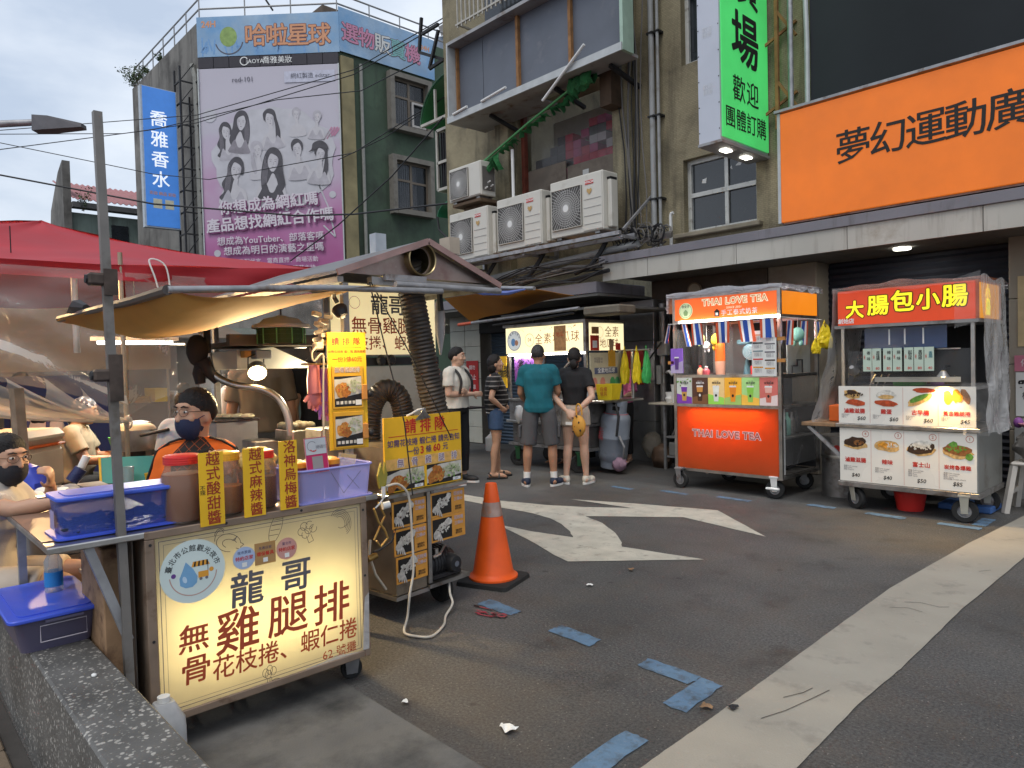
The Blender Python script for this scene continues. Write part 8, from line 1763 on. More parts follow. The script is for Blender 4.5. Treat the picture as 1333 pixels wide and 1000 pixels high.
ft=thing('fry_table','steel frying table with low walls behind the vendor','table',(-4.4,2.0,0))
part('top',MB().box(-4.75,-3.95,1.55,2.28,.84,.86),STEEL,ft,bevel=.004);
for x in(-4.72,-3.99):
	for y in(1.58,2.25):part('leg',MB().bar((x,y,0),(x,y,.839),.03),STEELD,ft)
for lab,b_,m_ in(('grey cloth covered box on the frying table under the lamp',(-4.72,-4.5,1.66,1.93,.861,1.13),mat('grey_cover',(.26,.26,.27),.6,0,.15,8,.2,20)),('low steel tray left of the dumpling tray',(-4.4,-4.2,1.78,1.93,.861,1.02),STEELD),('open steel tray heaped with pale dumplings on the frying table',(-4.30,-4.05,1.95,2.14,.861,1.08),STEEL),('dark steel tray standing behind the yellow menu',(-3.95,-3.75,1.98,2.12,.861,1.10),STEELD)):
	t_=thing('food_tray',lab,'tray',(b_[0],b_[2],b_[4]));part('tray',MB().box(*b_),m_,t_,bevel=.006)
	if 'dumpling' in lab:
		for k in range(9):part('dumpling',MB().ell((-4.26+.075*(k%3),1.985+.055*(k//3),1.10),(.04,.034,.025),10,6),mat('pale_dough',(.62,.55,.38),.6),t_,smooth=True)
	if 'cloth' in lab:
		part('cloth_edge',MB().box(b_[0]-.01,b_[1]+.01,b_[2]-.01,b_[3]+.01,1.131,1.145),mat('dark_lid',(.07,.06,.06),.6),t_,bevel=.004)
		for k in range(4):part('white_bun',MB().ell((-4.64+.05*k,1.74+.04*k,1.16),(.045,.045,.018),10,6),mat('pale_dough',(.62,.55,.38),.6),t_,smooth=True)
		# things under the counter
cd_=thing('cardboard_box','upright brown cardboard box with a coffee coloured print under the counter','box',(-3.2,.83,0));part('box',MB().box(-3.30,-2.96,.66,.74,.0,.80),mat('printed_cardboard',(.33,.20,.11),.8,0,.35,7,dirt=((.10,.05,.03),6,.5,.65)),cd_,bevel=.004)
wb=thing('water_bottle','clear water bottle with a blue label and cap under the table edge','bottle',(-3.5,.62,.5))
part('body',MB().lathe([(.03,0),(.033,.01),(.033,.13),(.015,.17),(.013,.185)],(-3.42,.585,.56),14),film('bottle_plastic',(.6,.68,.72),.3,.08,3,.1),wb,smooth=True);part('label',MB().lathe([(.0338,0),(.0338,.06)],(-3.42,.585,.59),16,cap=False),mat('bottle_label',(.03,.22,.5),.4),wb,smooth=True);part('cap',MB().lathe([(.016,0),(.016,.02)],(-3.42,.585,.745),12),BLUEP,wb)
part('shelf',MB().box(-3.55,-3.33,.50,.70,.545,.559),STEELD,wb)
yc=thing('yellow_cloth','crumpled yellow cloth on the shelf under the counter','cloth',(-3.5,.82,.6));part('cloth',MB().ell((-3.48,.80,.63),(.06,.06,.04),14,9,lambda d:1+.35*noise.noise((d.x*4,d.y*4,d.z*4))),mat('yellow_cloth',(.6,.4,.04),.8),yc,smooth=True);part('shelf',MB().box(-3.65,-3.3,.72,.95,.57,.585),STEELD,yc)
solo('paper_sack',MB().ell((-3.35,.73,.2),(.12,.1,.2),14,10,lambda d:1+.2*noise.noise((d.x*3,d.y*3,d.z*3))),mat('tan_sack',(.32,.22,.13),.8),'tan paper sack on the ground below the counter brace','bag',smooth=True)
# --- traffic cone
tcn=thing('traffic_cone','orange traffic cone with a grey band on a black base beside the fryer cart','traffic cone',(-3.57,3.11,0),rz=.35)
CNO=mat('orange_cone_plastic',(.78,.10,.01),.45,0,.12,5,.05,20,dirt=((.30,.07,.02),9,.62,.8))
part('base',MB().add([(x*s_,y*s_,z)for z,s_ in((0,1),(.025,.98),(.032,.93))for x,y in rrect(-.19,.19,-.19,.19,.03,4)],[tuple(range(15,-1,-1))]+[(i*16+j,i*16+(j+1)%16,(i+1)*16+(j+1)%16,(i+1)*16+j)for i in range(2)for j in range(16)]+[tuple(range(32,48))]),RUBBER,tcn,local=True,smooth=True)
part('cone',MB().lathe([(.165,.033),(.165,.045),(.145,.06),(.135,.075),(.055,.54),(.038,.655),(.034,.66),(.03,.655)],(0,0,0),32),CNO,tcn,local=True,smooth=True)
part('reflective_band',MB().lathe([(.0735,.445),(.0585,.538)],(0,0,0),32,cap=False),mat('worn_grey_band',(.36,.25,.21),.35,.3,.25,12,dirt=((.5,.2,.1),14,.5,.7)),tcn,local=True,smooth=True)
# litter
lt=[('folded white paper scrap on the asphalt in the foreground',(-2.067,1.851),.030,PAPERW),('tiny crumpled scrap on the asphalt near the arrow',(-3.02,3.45),.018,PAPERW),('brown leaf on the asphalt near the arrow tip',(-3.03,3.9),.02,WOODP),('dry leaf on the pale strip edge',(-1.6,2.55),.022,WOODP),('dark twig on the pale concrete strip',(-1.52,2.62),.02,IRON),('small scrap by the concrete apron edge',(-2.55,1.70),.014,PAPERW)]
for k,(lab,(x,y),s_,m_)in enumerate(lt):
	solo('litter',MB(T((x,y,.012))@Matrix.Rotation(k*1.1,4,'Z')).grid(lambda u,v:((u-.5)*s_*2.2,(v-.5)*s_*1.5*(.5+u),abs(.35*s_*math.sin(u*4+v*3))),5,4),m_,lab,'litter',thick=.001)
	# ================================================================== RED TENT STALL, LEFT
tt=thing('market_tent','red canopy tent with sagging clear plastic side curtains at the left','tent',(-7.5,.9,0))
TX0,TX1,TY0,TY1=-9.7,-5.5,-1.6,3.02
REDC=mat('red_canopy_cloth',(.37,.014,.022),.6,0,.14,1.4,.1,10)
APX=Vector((-7.75,1.35,2.87))
def side(p,q,zc=2.30):
	def fn(u,v):
		b=Vector((p[0]+(q[0]-p[0])*u,p[1]+(q[1]-p[1])*u,zc-.10*math.sin(math.pi*u)-.0))
		r_=b.lerp(APX,v);r_.z-=.10*math.sin(math.pi*v)*(1-.4*abs(2*u-1))-.03*math.sin(u*math.pi*4)*(1-v)*math.sin(math.pi*min(1,v*3));r_.z+=.025*noise.noise((u*5,v*5,p[0]));return r_
	return fn
cs=[(TX1,TY0),(TX1,TY1),(TX0,TY1),(TX0,TY0)]
for k in range(4):
	p,q=cs[k],cs[(k+1)%4]
	part('roof_panel',MB().grid(side(p,q),30,14),REDC,tt,smooth=True)
	def val(u,v,p=p,q=q):
		o_=.012*math.sin(u*37+v*2)+.02*noise.noise((u*8,v*2,p[1]));n_=Vector((q[1]-p[1],p[0]-q[0],0)).normalized()
		return(p[0]+(q[0]-p[0])*u+n_.x*o_,p[1]+(q[1]-p[1])*u+n_.y*o_,2.30-.10*math.sin(math.pi*u)-v*(.19-.09*math.sin(math.pi*u))-.0)
	part('valance',MB().grid(val,60,5),REDC,tt,smooth=True,thick=.003)
for x,y in((TX1-.02,TY1-.03),(TX1-.02,1.42),(TX0+.03,TY1-.03),(TX0+.03,TY0+.03),(TX1-.02,TY0+.05)):part('tent_pole',MB().cyl((x,y,0),(x,y,2.3),.016),mat('warm_pole',(.36,.30,.22),.5,.4,.1),tt,smooth=True)
part('frame_bar',MB().cyl((TX1-.03,TY0,2.14),(TX1-.03,TY1,2.14),.014),GALV,tt);part('frame_bar',MB().cyl((TX0,TY1-.03,2.14),(TX1,TY1-.03,2.14),.014),GALV,tt);part('cross_bar',MB().cyl((TX1-.05,1.14,1.6),(TX1-.05,1.14,2.2),.02),GALV,tt)
part('tied_cord',MB().tube(smooth_pts([Vector((TX1+.03,1.68,1.92)),Vector((TX1+.04,1.63,2.12)),Vector((TX1+.02,1.60,2.26)),Vector((TX1+.04,1.70,2.22)),Vector((TX1+.04,1.73,2.0)),Vector((TX1+.03,1.74,1.86))]),.006,5),WHITEP,tt,smooth=True)
part('inner_lining',MB().box(TX0+.05,TX0+.06,TY0,TY1,1.5,2.25),mat('buff_lining',(.36,.28,.16),.7,0,.2,2),tt)
CURF=film('tent_curtain_film',(.78,.74,.68),.17,.10,2.2,.55,.5)
def curt(u,v):
	y=-.6+2.02*u;top=2.16
	bot=1.60-.50*u**2.2-.06*math.sin(u*6)
	k=u**3
	z=top+(bot-top)*v+.03*math.sin(u*9+v*5)*v
	return(TX1+.03+.13*v*(1-k)*(.6+.4*math.sin(u*7+v*4))+.035*math.sin(v*17-u*9)*v+.03*noise.noise((u*5,v*7,2)),y,z)
part('side_curtain',MB().grid(curt,46,34),CURF,tt,smooth=True)
for j in range(9):
	def fold(u,v,j=j):
		a=Vector((TX1+.05+.02*j,-.5+.20*j,1.62-.035*j));b=Vector((TX1+.02,1.42,1.12));p=a.lerp(b,u);p.z-=.10*math.sin(math.pi*u)*(1-j/14);w_=(.05+.02*math.sin(j*3))*(1-.75*u)
		return(p.x+.03*math.sin(v*3.1+j),p.y+.01*math.sin(v*3),p.z+(v-.5)*2*w_)
	part('curtain_fold',MB().grid(fold,22,5),film('fold_film',(.82,.76,.66),.40,.10,2.5,.6,.5),tt,smooth=True)
def curt2(u,v):
	y=1.44+1.5*u;bot=1.15+.25*math.sin(math.pi*u)-.12*u
	return(TX1+.0+.06*v*math.sin(u*8+v*4)+.03*noise.noise((u*6,v*7,5)),y,2.16+(bot-2.16)*v+.02*math.sin(u*11)*v)
part('side_curtain',MB().grid(curt2,40,26),CURF,tt,smooth=True)
part('tie_knot',MB().ell((TX1+.02,1.42,1.11),(.035,.03,.05),10,7),film('fold_film',(.70,.66,.58),.22),tt,smooth=True)
part('back_curtain',MB().grid(lambda u,v:(TX0+.3+.05*noise.noise((u*6,v*5,3)),TY0+u*(TY1-TY0),.4+v*1.8),30,12),film('back_film',(.5,.5,.52),.3,.2,4,.6,.3),tt,smooth=True)
tl_=thing('tube_lamp','white fluorescent tube lit under the red tent','lamp',(-6.8,1.7,1.78));part('tube',MB().cyl((-6.8,1.55,1.72),(-6.8,2.15,1.72),.015),TUBEW,tl_);part('fitting',MB().box(-6.82,-6.78,1.5,2.2,1.737,1.77),WHITEP,tl_);part('hanger',MB().cyl((-6.8,1.85,1.77),(-6.8,1.85,2.5),.004,n=4),WIRE,tl_)
lamp('tent_tube_lamp','AREA',(-6.8,1.85,1.69),26,(1,.94,.8),.6,(-6.8,1.85,0),.06,tl_)
tb_=thing('added_bulb','added warm bulb out of view under the red tent roof','lamp',(-6.3,.9,2.25));part('bulb',MB().ell((-6.3,.9,2.24),(.03,.03,.04),12,8),WARMB,tb_,smooth=True);part('flex',MB().cyl((-6.3,.9,2.28),(-6.3,.9,2.55),.004,n=4),WIRE,tb_)
lamp('tent_fill_lamp','POINT',(-6.3,.9,2.16),85,(1,.66,.30),.04,parent=tb_)  # added warm fill, hidden behind the valance, brightens the tent inside
# work tables and goods in the tent
wt1=thing('work_table','cluttered steel work table where the man in the bandana sits','table',(-6.2,1.9,0))
part('top',MB().box(-6.75,-5.7,1.55,2.4,.74,.765),STEEL,wt1,bevel=.004)
for x in(-6.7,-5.75):
	for y in(1.6,2.35):part('leg',MB().bar((x,y,0),(x,y,.739),.035),STEELD,wt1)
def tray(label,x0,x1,y0,y1,z0,z1,m_,food=None,n=8,fs=.04):
	t_=thing('food_tray',label,'tray',(x0,y0,z0));part('tray',MB().box(x0,x1,y0,y1,z0+.001,z1),m_,t_,bevel=.005)
	if food:
		for k in range(n):part('food_piece',MB().ell((random.uniform(x0+.03,x1-.03),random.uniform(y0+.03,y1-.03),z1+.012),(fs*random.uniform(.7,1.2),fs*random.uniform(.7,1.2),fs*.5),9,6),food,t_,smooth=True)
	return t_
DOUGH=mat('pale_dough',(.62,.55,.38),.6);FRYF=mat('fried_food',(.42,.20,.04),.6,0,.3,30)
random.seed(41)
tray('steel tray of golden fried pieces on the tent work table',-5.9,-5.72,1.60,1.95,.765,.80,STEEL,FRYF,9);tray('black griddle with a pale pancake near the tent pole',-6.3,-6.0,1.75,2.1,.765,.86,IRON,DOUGH,5,.06);tray('pale cutting board with dough behind the masked vendor',-5.75,-5.45,1.95,2.3,.765,.81,DOUGH,DOUGH,4);tray('tall steel bin of pale buns behind the masked vendor',-6.1,-5.85,2.05,2.35,.765,1.0,STEELD,DOUGH,7)
pt=thing('cooking_pot','large dome lidded pot on the tent work table','pot',(-6.0,1.55,.765));part('pot',MB().lathe([(.14,0),(.15,.02),(.15,.16)],(-6.0,1.60,.861),20),STEELD,pt,smooth=True);part('lid',MB().ell((-6.0,1.60,1.02),(.15,.15,.06),18,8),DOUGH,pt,smooth=True);part('handle',MB().cyl((-5.85,1.60,.98),(-5.6,1.72,1.03),.012),IRON,pt)
gt=thing('green_tub','green plastic tub of vegetables behind the bandana man','tub',(-7.1,1.75,.8));part('tub',MB().lathe([(.12,0),(.15,.12),(.145,.12)],(-7.0,1.80,.77),18),mat('green_tub',(.09,.36,.06),.5),gt,smooth=True);part('vegetables',MB().ell((-7.0,1.80,.89),(.13,.13,.05),14,8,lambda d:1+.3*noise.noise((d.x*5,d.y*5,d.z*5))),mat('dark_vegetable',(.04,.14,.03),.7,0,.4,20),gt,smooth=True)
part('stand',MB().box(-7.15,-6.85,1.65,1.95,0,.765),STEELD,gt)
wm=thing('machine','black box machine on the tent work table in front of the bandana man','machine',(-6.5,1.9,.765));part('body',MB().box(-6.62,-6.38,1.62,1.80,.766,1.02),BLACKP,wm,bevel=.01);part('top',MB().box(-6.64,-6.36,1.6,1.82,1.021,1.05),STEELD,wm)
clr=thing('cooler_box','cream cooler box with an orange stripe and orange handle at the left','cooler',(-5.4,.75,.5))
CM=FM((-5.43,.66,0),(.68,.73,0),(0,0,1));CRM=mat('cream_cooler',(.62,.55,.42),.5,0,.08);ORC=mat('orange_cooler',(.70,.15,.03),.5)
part('body',MB(CM).box(-.62,.16,.70,.985,-.42,.0),CRM,clr,bevel=.03);part('stripe',MB(CM).box(-.625,.165,.985,1.003,-.425,.005),ORC,clr,bevel=.008);part('lid',MB(CM).box(-.635,.175,1.003,1.10,-.435,.015),CRM,clr,bevel=.04);part('handle',MB(CM).tube([(-.24,.94,.012),(-.24,.95,.02),(-.06,.95,.02),(-.06,.80,.02),(-.08,.78,.02),(-.22,.78,.02),(-.24,.80,.02),(-.24,.94,.02)],.018,8),ORC,clr,smooth=True);part('handle_recess',MB(CM).box(-.22,-.08,.80,.93,.001,.006),ORC,clr);part('dark_slot',MB(CM).box(-.22,-.08,.80,.84,.0065,.012),DARK,clr)
part('stand',MB(CM).box(-.6,.14,0,.695,-.40,-.02),STEELD,clr)
wp=thing('wooden_post','short worn wooden post standing in front of the cooler box','post',(-5.0,.74,0));part('post',MB().bar((-4.98,.755,0),(-5.07,.72,1.38),.055),mat('brown_post',(.22,.16,.11),.8,0,.3,10),wp)
tbx=thing('teal_board','teal folded board standing on yellow legs under the tent','board',(-5.2,1.35,.7))
TM=FM((-5.28,1.36,.80),(.55,.83,0),(-.5,.1,.86));part('board',MB(TM).box(-.17,.17,-.09,.10,-.012,0),mat('teal_board',(.05,.32,.27),.5,0,.1),tbx);part('yellow_edge',MB(TM).box(-.185,-.171,-.09,.10,-.014,.002),YEL,tbx);part('stand',MB().box(-5.42,-5.18,1.25,1.48,0,.70),WOODP,tbx)
for lab,c,r_,h_,m_ in(('clear plastic cup in front of the teal board',(-5.19,1.335,.705),.035,.13,film('cup_film',(.6,.65,.68),.4,.1)),('small yellow tub right of the teal board',(-5.15,1.47,.72),.05,.06,YEL)):
	t_=thing('cup',lab,'cup',c);part('body',MB().lathe([(r_*.8,0),(r_,h_),(r_*.95,h_)],c,14),m_,t_,smooth=True);part('saucer',MB().lathe([(r_*1.1,0),(r_*1.1,.004)],(c[0],c[1],c[2]-.0045),14),WHITEP,t_)
gbn=thing('storage_bin','grey plastic bin with odds and ends beside the woman in the mask','bin',(-4.25,.75,.5));tub(gbn,-4.40,-4.12,.60,.88,.55,.86,.02,mat('grey_bin',(.20,.20,.21),.5));part('stand',MB().box(-4.38,-4.14,.62,.86,0,.545),STEELD,gbn)
for k in range(7):part('bag_of_goods',MB().ell((-4.26+random.uniform(-.09,.09),.74+random.uniform(-.09,.09),.84),(.05,.05,.04),9,6),(PAPERW,STEELD,mat('grey_cover',(.26,.26,.27),.6))[k%3],gbn,smooth=True)
bgb=thing('carrier_bag','bright blue plastic bag behind the masked woman','bag',(-5.0,.72,.7));part('bag_body',MB().ell((-4.80,.73,.80),(.11,.10,.16),14,10,lambda d:1+.25*noise.noise((d.x*2,d.y*2,d.z*2))),mat('royal_blue_bag',(.04,.07,.50),.4),bgb,smooth=True);part('crate',MB().box(-4.92,-4.68,.62,.84,0,.66),mat('blue_tray',(.05,.13,.35),.5),bgb)
sbt=thing('squeeze_bottle','dark bottle with a white cap tilted by the grey bin','bottle',(-4.75,1.0,.8));part('body',MB().cyl((-4.80,.93,.83),(-4.79,.98,.90),.035),mat('navy_bottle',(.03,.04,.12),.3),sbt,smooth=True);part('cap',MB().cyl((-4.79,.98,.905),(-4.785,1.01,.97),.022),WHITEP,sbt,smooth=True);part('crate',MB().box(-4.9,-4.66,.88,1.1,0,.80),STEELD,sbt)
dbx=thing('crate_stack','dark box with an amber lid on top of the cooler at the left edge','box',(-5.7,.4,1.1));part('box',MB(CM).box(-.58,-.20,1.101,1.22,-.36,-.08),BLACKP,dbx,bevel=.01);part('lid',MB(CM).box(-.59,-.19,1.221,1.25,-.37,-.07),mat('amber_lid',(.75,.40,.03),.4),dbx,bevel=.01)
bpn=thing('blue_partition','dark blue cloth partition at the back of the tent','partition',(-9.2,1.3,0));part('cloth',MB().grid(lambda u,v:(-9.2+.04*math.sin(u*14),.7+u*1.5,.1+v*1.35),24,6),mat('dark_blue_cloth',(.015,.03,.12),.8,0,.2),bpn,smooth=True)
# further stalls seen dimly beyond the tent
random.seed(52)
for k,(x,y,w_,c,lab)in enumerate(((-12.5,.6,2.2,(.10,.11,.13),'far grey stall with a dark counter beyond the tent, nearest the left edge'),(-13.5,4.0,2.4,(.16,.11,.07),'far brown stall beyond the tent, right of the grey one'),(-15.5,7.4,2.6,(.09,.11,.09),'far green awning stall at the end of the lane'))):
	t_=thing('market_stall',lab,'stall',(x,y,0));m_=mat('far_stall_%s'%'abc'[k],c,.8,0,.3,2)
	part('counter',MB().box(x-.4,x+.4,y-w_/2,y+w_/2,0,.95),m_,t_);part('awning',MB().add([(x+.7,y-w_/2-.2,2.05),(x+.7,y+w_/2+.2,2.05),(x-.9,y+w_/2+.2,2.45),(x-.9,y-w_/2-.2,2.45)],[(0,1,2,3)]),m_,t_,thick=.02);part('back_wall',MB().box(x-.95,x-.9,y-w_/2,y+w_/2,0,2.4),mat('dusk_render',(.10,.10,.105),.9),t_)
	for yy in(y-w_/2,y+w_/2):part('post',MB().bar((x+.6,yy,0),(x+.6,yy,2.1),.05),STEELD,t_)
	part('lamp_strip',MB().box(x-.1,x-.05,y-.5,y+.5,1.95,1.98),mat('lit_far_strip',(.9,.85,.7),.4,emit=(1,.85,.6),es=5),t_)
	for i in range(7):part('goods',MB().box(x-.3,x+.3,y-w_/2+.1+i*w_/7.5,y-w_/2+.1+i*w_/7.5+w_/10,.951,.951+random.uniform(.08,.4)),random.choice((DOUGH,FRYF,REDP,WHITEP,STEELD,YEL)),t_)
	# ================================================================== PEOPLE
def fuse(mb,name,voxel,it=4,wr=0,ws=9,seed=0):
	me=mb.mesh('tmp');o=bpy.data.objects.new('tmp',me)
	md=o.modifiers.new('r','REMESH');md.mode='VOXEL';md.voxel_size=voxel
	if it:
		s_=o.modifiers.new('s','SMOOTH');s_.factor=.5;s_.iterations=it
	out=baked(o)
	bpy.data.objects.remove(o);bpy.data.meshes.remove(me);out.name=name
	if wr:
		nv=len(out.vertices);co=[0.0]*(3*nv);no=[0.0]*(3*nv)
		out.vertices.foreach_get('co',co);out.vertices.foreach_get('normal',no)
		for i in range(0,3*nv,3):
			x,y,z=co[i],co[i+1],co[i+2];k=(noise.noise((x*ws,y*ws,z*ws*.55+seed))*.7+noise.noise((x*ws*2.1+z*4,y*ws*2.1,z*ws*.9+seed))*.45)*wr
			co[i]+=no[i]*k;co[i+1]+=no[i+1]*k;co[i+2]+=no[i+2]*k
		out.vertices.foreach_set('co',co)
	out.polygons.foreach_set('use_smooth',[True]*len(out.polygons))
	out.update();return out
SKIN={k:mat('skin_'+k,c,.5,0,.07,14,.04,220,sub=.12)for k,c in(('light',(.56,.35,.25)),('warm',(.50,.29,.19)),('tan',(.38,.20,.12)))}
HAIRM=mat('black_hair',(.012,.010,.010),.58,0,.3,60,.6,150,spec=.3)
EYEW=mat('eye_white',(.65,.62,.58),.3,0,.02);EYEB=mat('dark_iris',(.02,.012,.01),.2,0,.02);LIP=mat('lip',(.38,.14,.11),.5,0,.05)
def limb(mb,pts,rs,n=14,sub=5):
	sp=smooth_pts([Vector(p)for p in pts],sub)if len(pts)>2 else[Vector(pts[0]).lerp(Vector(pts[1]),k/6)for k in range(7)]
	N=len(sp);m_=len(rs);r2=[]
	for i in range(N):
		t=i/(N-1)*(m_-1);k=min(int(t),m_-2);r2.append(rs[k]+(rs[k+1]-rs[k])*(t-k))
	mb.tube(sp,r2,n);mb.ell(sp[0],(r2[0],)*3,12,8);mb.ell(sp[-1],(r2[-1],)*3,12,8)
def loft(mb,lv,n=22):
	"""closed torso: levels (x, y, z, rx, ry)"""
	vs=[]
	for x,y,z,rx,ry in lv:
		for j in range(n):
			a=2*math.pi*j/n;c,s_=math.cos(a),math.sin(a)
			vs.append((x+rx*math.copysign(abs(c)**.85,c),y+ry*math.copysign(abs(s_)**.85,s_),z))
	k=len(lv);fs=[tuple(range(n-1,-1,-1)),tuple(range((k-1)*n,k*n))]
	for i in range(k-1):
		for j in range(n):fs.append((i*n+j,i*n+(j+1)%n,(i+1)*n+(j+1)%n,(i+1)*n+j))
	mb.add(vs,fs)
def hand(mb,w,d,nrm,side,curl=.5,sc=1.0):
	"""palm, four unequal bent fingers and a thumb; d along the forearm, nrm the palm normal"""
	w,d,nrm=Vector(w),Vector(d).normalized(),Vector(nrm);nrm=(nrm-d*nrm.dot(d)).normalized();x=d.cross(nrm)*side
	Rm=Matrix((x,d,nrm)).transposed()
	mb.ell(w+d*.045*sc,(.040*sc,.052*sc,.017*sc),12,8,None,Rm)
	for k,(off,L)in enumerate(((-.029,.068),(-.010,.078),(.010,.073),(.028,.056))):
		b=w+d*.078*sc+x*off*sc;a1,a2=curl*.7,curl*1.7
		m1=b+(d*math.cos(a1)+nrm*math.sin(a1))*L*.5*sc;t_=m1+(d*math.cos(a2)+nrm*math.sin(a2))*L*.5*sc
		limb(mb,[w+d*.05*sc+x*off*sc,b,m1,t_],[.0095*sc,.0095*sc,.0085*sc,.0072*sc],8,3)
	b=w+d*.018*sc-x*.030*sc;m1=b+(d*.55-x*.6+nrm*.35).normalized()*.036*sc;limb(mb,[w+d*.01*sc-x*.012*sc,b,m1,m1+(d*.85-x*.12+nrm*.4).normalized()*.030*sc],[.013*sc,.0125*sc,.0105*sc,.0085*sc],8,3)
def person(label,loc,face,H,skin='light',hair='short',J=None,look=(0,0),female=False,belly=0,top=None,bottom=None,shoes=None,extra=None,hands=('',''),curl=(.45,.45),palm=((1,0,0),(-1,0,0)),z0=0,voxel=.009,group=None,lean=0,facedetail=True,socks=None,hairm=None,legs=True):
	s=H/1.70;rz=math.atan2(-face[0],face[1])
	root=thing('person',label,'person',(loc[0],loc[1],loc[2]if len(loc)>2 else 0),rz,group)
	D=dict(hipL=(-.088,0,.90),hipR=(.088,0,.90),kneeL=(-.095,.02,.49),kneeR=(.095,.02,.49),ankL=(-.10,-.015,.085),ankR=(.10,-.015,.085),toeL=(-.125,.15,.03),toeR=(.125,.15,.03),shL=(-.172,0,1.385),shR=(.172,0,1.385),elL=(-.225,-.03,1.10),elR=(.225,-.03,1.10),wrL=(-.215,.05,.86),wrR=(.215,.05,.86),pel=(0,0,.95),nk=(0,-.005,1.425),hd=(0,.015,1.575))
	if female:D.update(shL=(-.155,0,1.38),shR=(.155,0,1.38),elL=(-.20,-.03,1.10),elR=(.20,-.03,1.10),wrL=(-.20,.05,.87),wrR=(.20,.05,.87))
	D.update(J or{});P={k:Vector(v)*s for k,v in D.items()}
	f_=.93 if female else 1.0;pz=P['pel'];nk=P['nk']
	def tors(g,lo=0.,hi=1.,hem=0):
		lv=[]
		for t,rx,ry,dy in((-.14,.150,.105,0),(-.02,.165,.115,0),(.10,.155,.108+belly*.4,belly*.25),(.22,.142,.104+belly,belly*.45),(.38,.150,.108+belly*.7,belly*.4),(.55,.165,.115+(.018 if female else 0),.012),(.72,.172,.112,.005),(.86,.168,.092,-.003),(.95,.115,.070,-.005),(1.0,.062,.060,-.003)):
			if t<lo-1e-6 or t>hi+1e-6:continue
			c=pz.lerp(nk,t)if t>=0 else pz+Vector((0,0,t*.47*s))
			lv.append((c.x,c.y+dy*s,c.z,(rx*f_+g)*s,(ry+g)*s))
		return lv
	mb=MB();loft(mb,tors(0))
	hm_=T(P['hd'])@Matrix.Rotation(look[0],4,'Z')@Matrix.Rotation(look[1],4,'X')@Matrix.Diagonal((s,s,s,1))
	limb(mb,[nk-Vector((0,0,.03*s)),nk+Vector((0,.0,.04*s)),hm_@Vector((0,-.012,-.07))],[.060*s*f_,.052*s*f_,.052*s*f_],14)
	mb.M=hm_
	mb.ell((0,0,.005),(.075,.093,.103),18,12);mb.ell((0,.022,-.055),(.058,.066,.066),16,10);mb.ell((0,.055,-.088),(.030,.030,.026),12,8)
	mb.tube([(0,.088,.02),(0,.103,-.012),(0,.108,-.028),(0,.090,-.040)],[.008,.010,.014,.008],8);mb.ell((.012,.092,-.032),(.010,.010,.008),8,6);mb.ell((-.012,.092,-.032),(.010,.010,.008),8,6)
	for k in(-1,1):
		mb.ell((k*.078,-.005,-.02),(.010,.020,.032),10,7);mb.ell((k*.040,.066,-.025),(.026,.020,.022),10,7)
	mb.ell((0,.078,.040),(.052,.016,.014),12,7);mb.M=None
	for q,k in(('L',-1),('R',1)):
		sh,el,wr_=P['sh'+q],P['el'+q],P['wr'+q];b_=.92 if female else 1.0
		limb(mb,[P['nk'].lerp(sh,.45)-Vector((0,0,.015*s)),sh,sh.lerp(el,.5),el],[.062*s*b_,.056*s*b_,.048*s*b_,.040*s*b_]);limb(mb,[el,el.lerp(wr_,.35),wr_],[.040*s*b_,.042*s*b_,.026*s*b_])
		i_=0 if q=='L' else 1;hand(mb,wr_,wr_-el,palm[i_],k,curl[i_],s*b_)
		if legs:
			hp,kn,an,to=P['hip'+q],P['knee'+q],P['ank'+q],P['toe'+q]
			limb(mb,[hp,hp.lerp(kn,.4),kn],[.086*s,.080*s,.056*s]);limb(mb,[kn,kn.lerp(an,.32)+Vector((0,-.012*s,0)),kn.lerp(an,.7),an],[.055*s,.057*s,.042*s,.034*s])
			limb(mb,[an-Vector((0,.03*s,.03*s)),an+Vector((0,.03*s,-.03*s)),to-(to-an)*.22,to],[.036*s,.037*s,.032*s,.022*s],10)
	part('body',fuse(mb,'body',voxel,3),SKIN[skin],root,local=True)
	# eyes, brows, mouth
	if facedetail:
		for k in(-1,1):
			e_=part('eye',MB(hm_).ell((k*.031,.0855,.012),(.0145,.007,.0065),10,7),EYEW,root,local=True,smooth=True);part('iris',MB(hm_).ell((k*.031,.0905,.012),(.0062,.0035,.0062),9,6),EYEB,e_,local=True,smooth=True)
			part('eyebrow',MB(hm_).tube([(k*.014,.0955,.034),(k*.032,.095,.040),(k*.050,.082,.034)],[.003,.0042,.002],6),HAIRM,root,local=True,smooth=True)
		part('mouth',MB(hm_).tube([(-.022,.0825,-.068),(-.010,.090,-.066),(0,.0915,-.0675),(.010,.090,-.066),(.022,.0825,-.068)],[.002,.0052,.0055,.0052,.002],7),LIP,root,local=True,smooth=True)
		# hair
	if hair:
		def hf(d):
			a=d.y;line={'short':(.22,-.55),'bob':(.22,-.80),'back':(.28,-.62),'crop':(.36,-.42)}[hair if hair in('short','bob','crop')else 'back']
			t=max(0,min(1,(a+.55)/1.35));side_=line[1]+(line[0]-line[1])*t**.8+(.10 if a>.35 else 0)
			side_+=.10*noise.noise((d.x*6,d.y*6,3))
			k=max(0,min(1,(d.z-side_)/.07));q_=max(0,min(1,(d.z-side_)/.6));q_=q_*q_*(3-2*q_)
			n_=noise.noise((d.x*9,d.y*9,d.z*4))*.03+abs(noise.noise((d.x*21,d.y*21,d.z*6)))*.07*q_
			up={'crop':.06,'short':.13,'bob':.16,'back':.12}[hair if hair in('crop','short','bob')else 'back']
			return .85+(.93+up*q_+n_-.85)*k
		h_=MB(hm_);h_.ell((0,-.004,.008),(.083,.101,.112),56,40,hf)
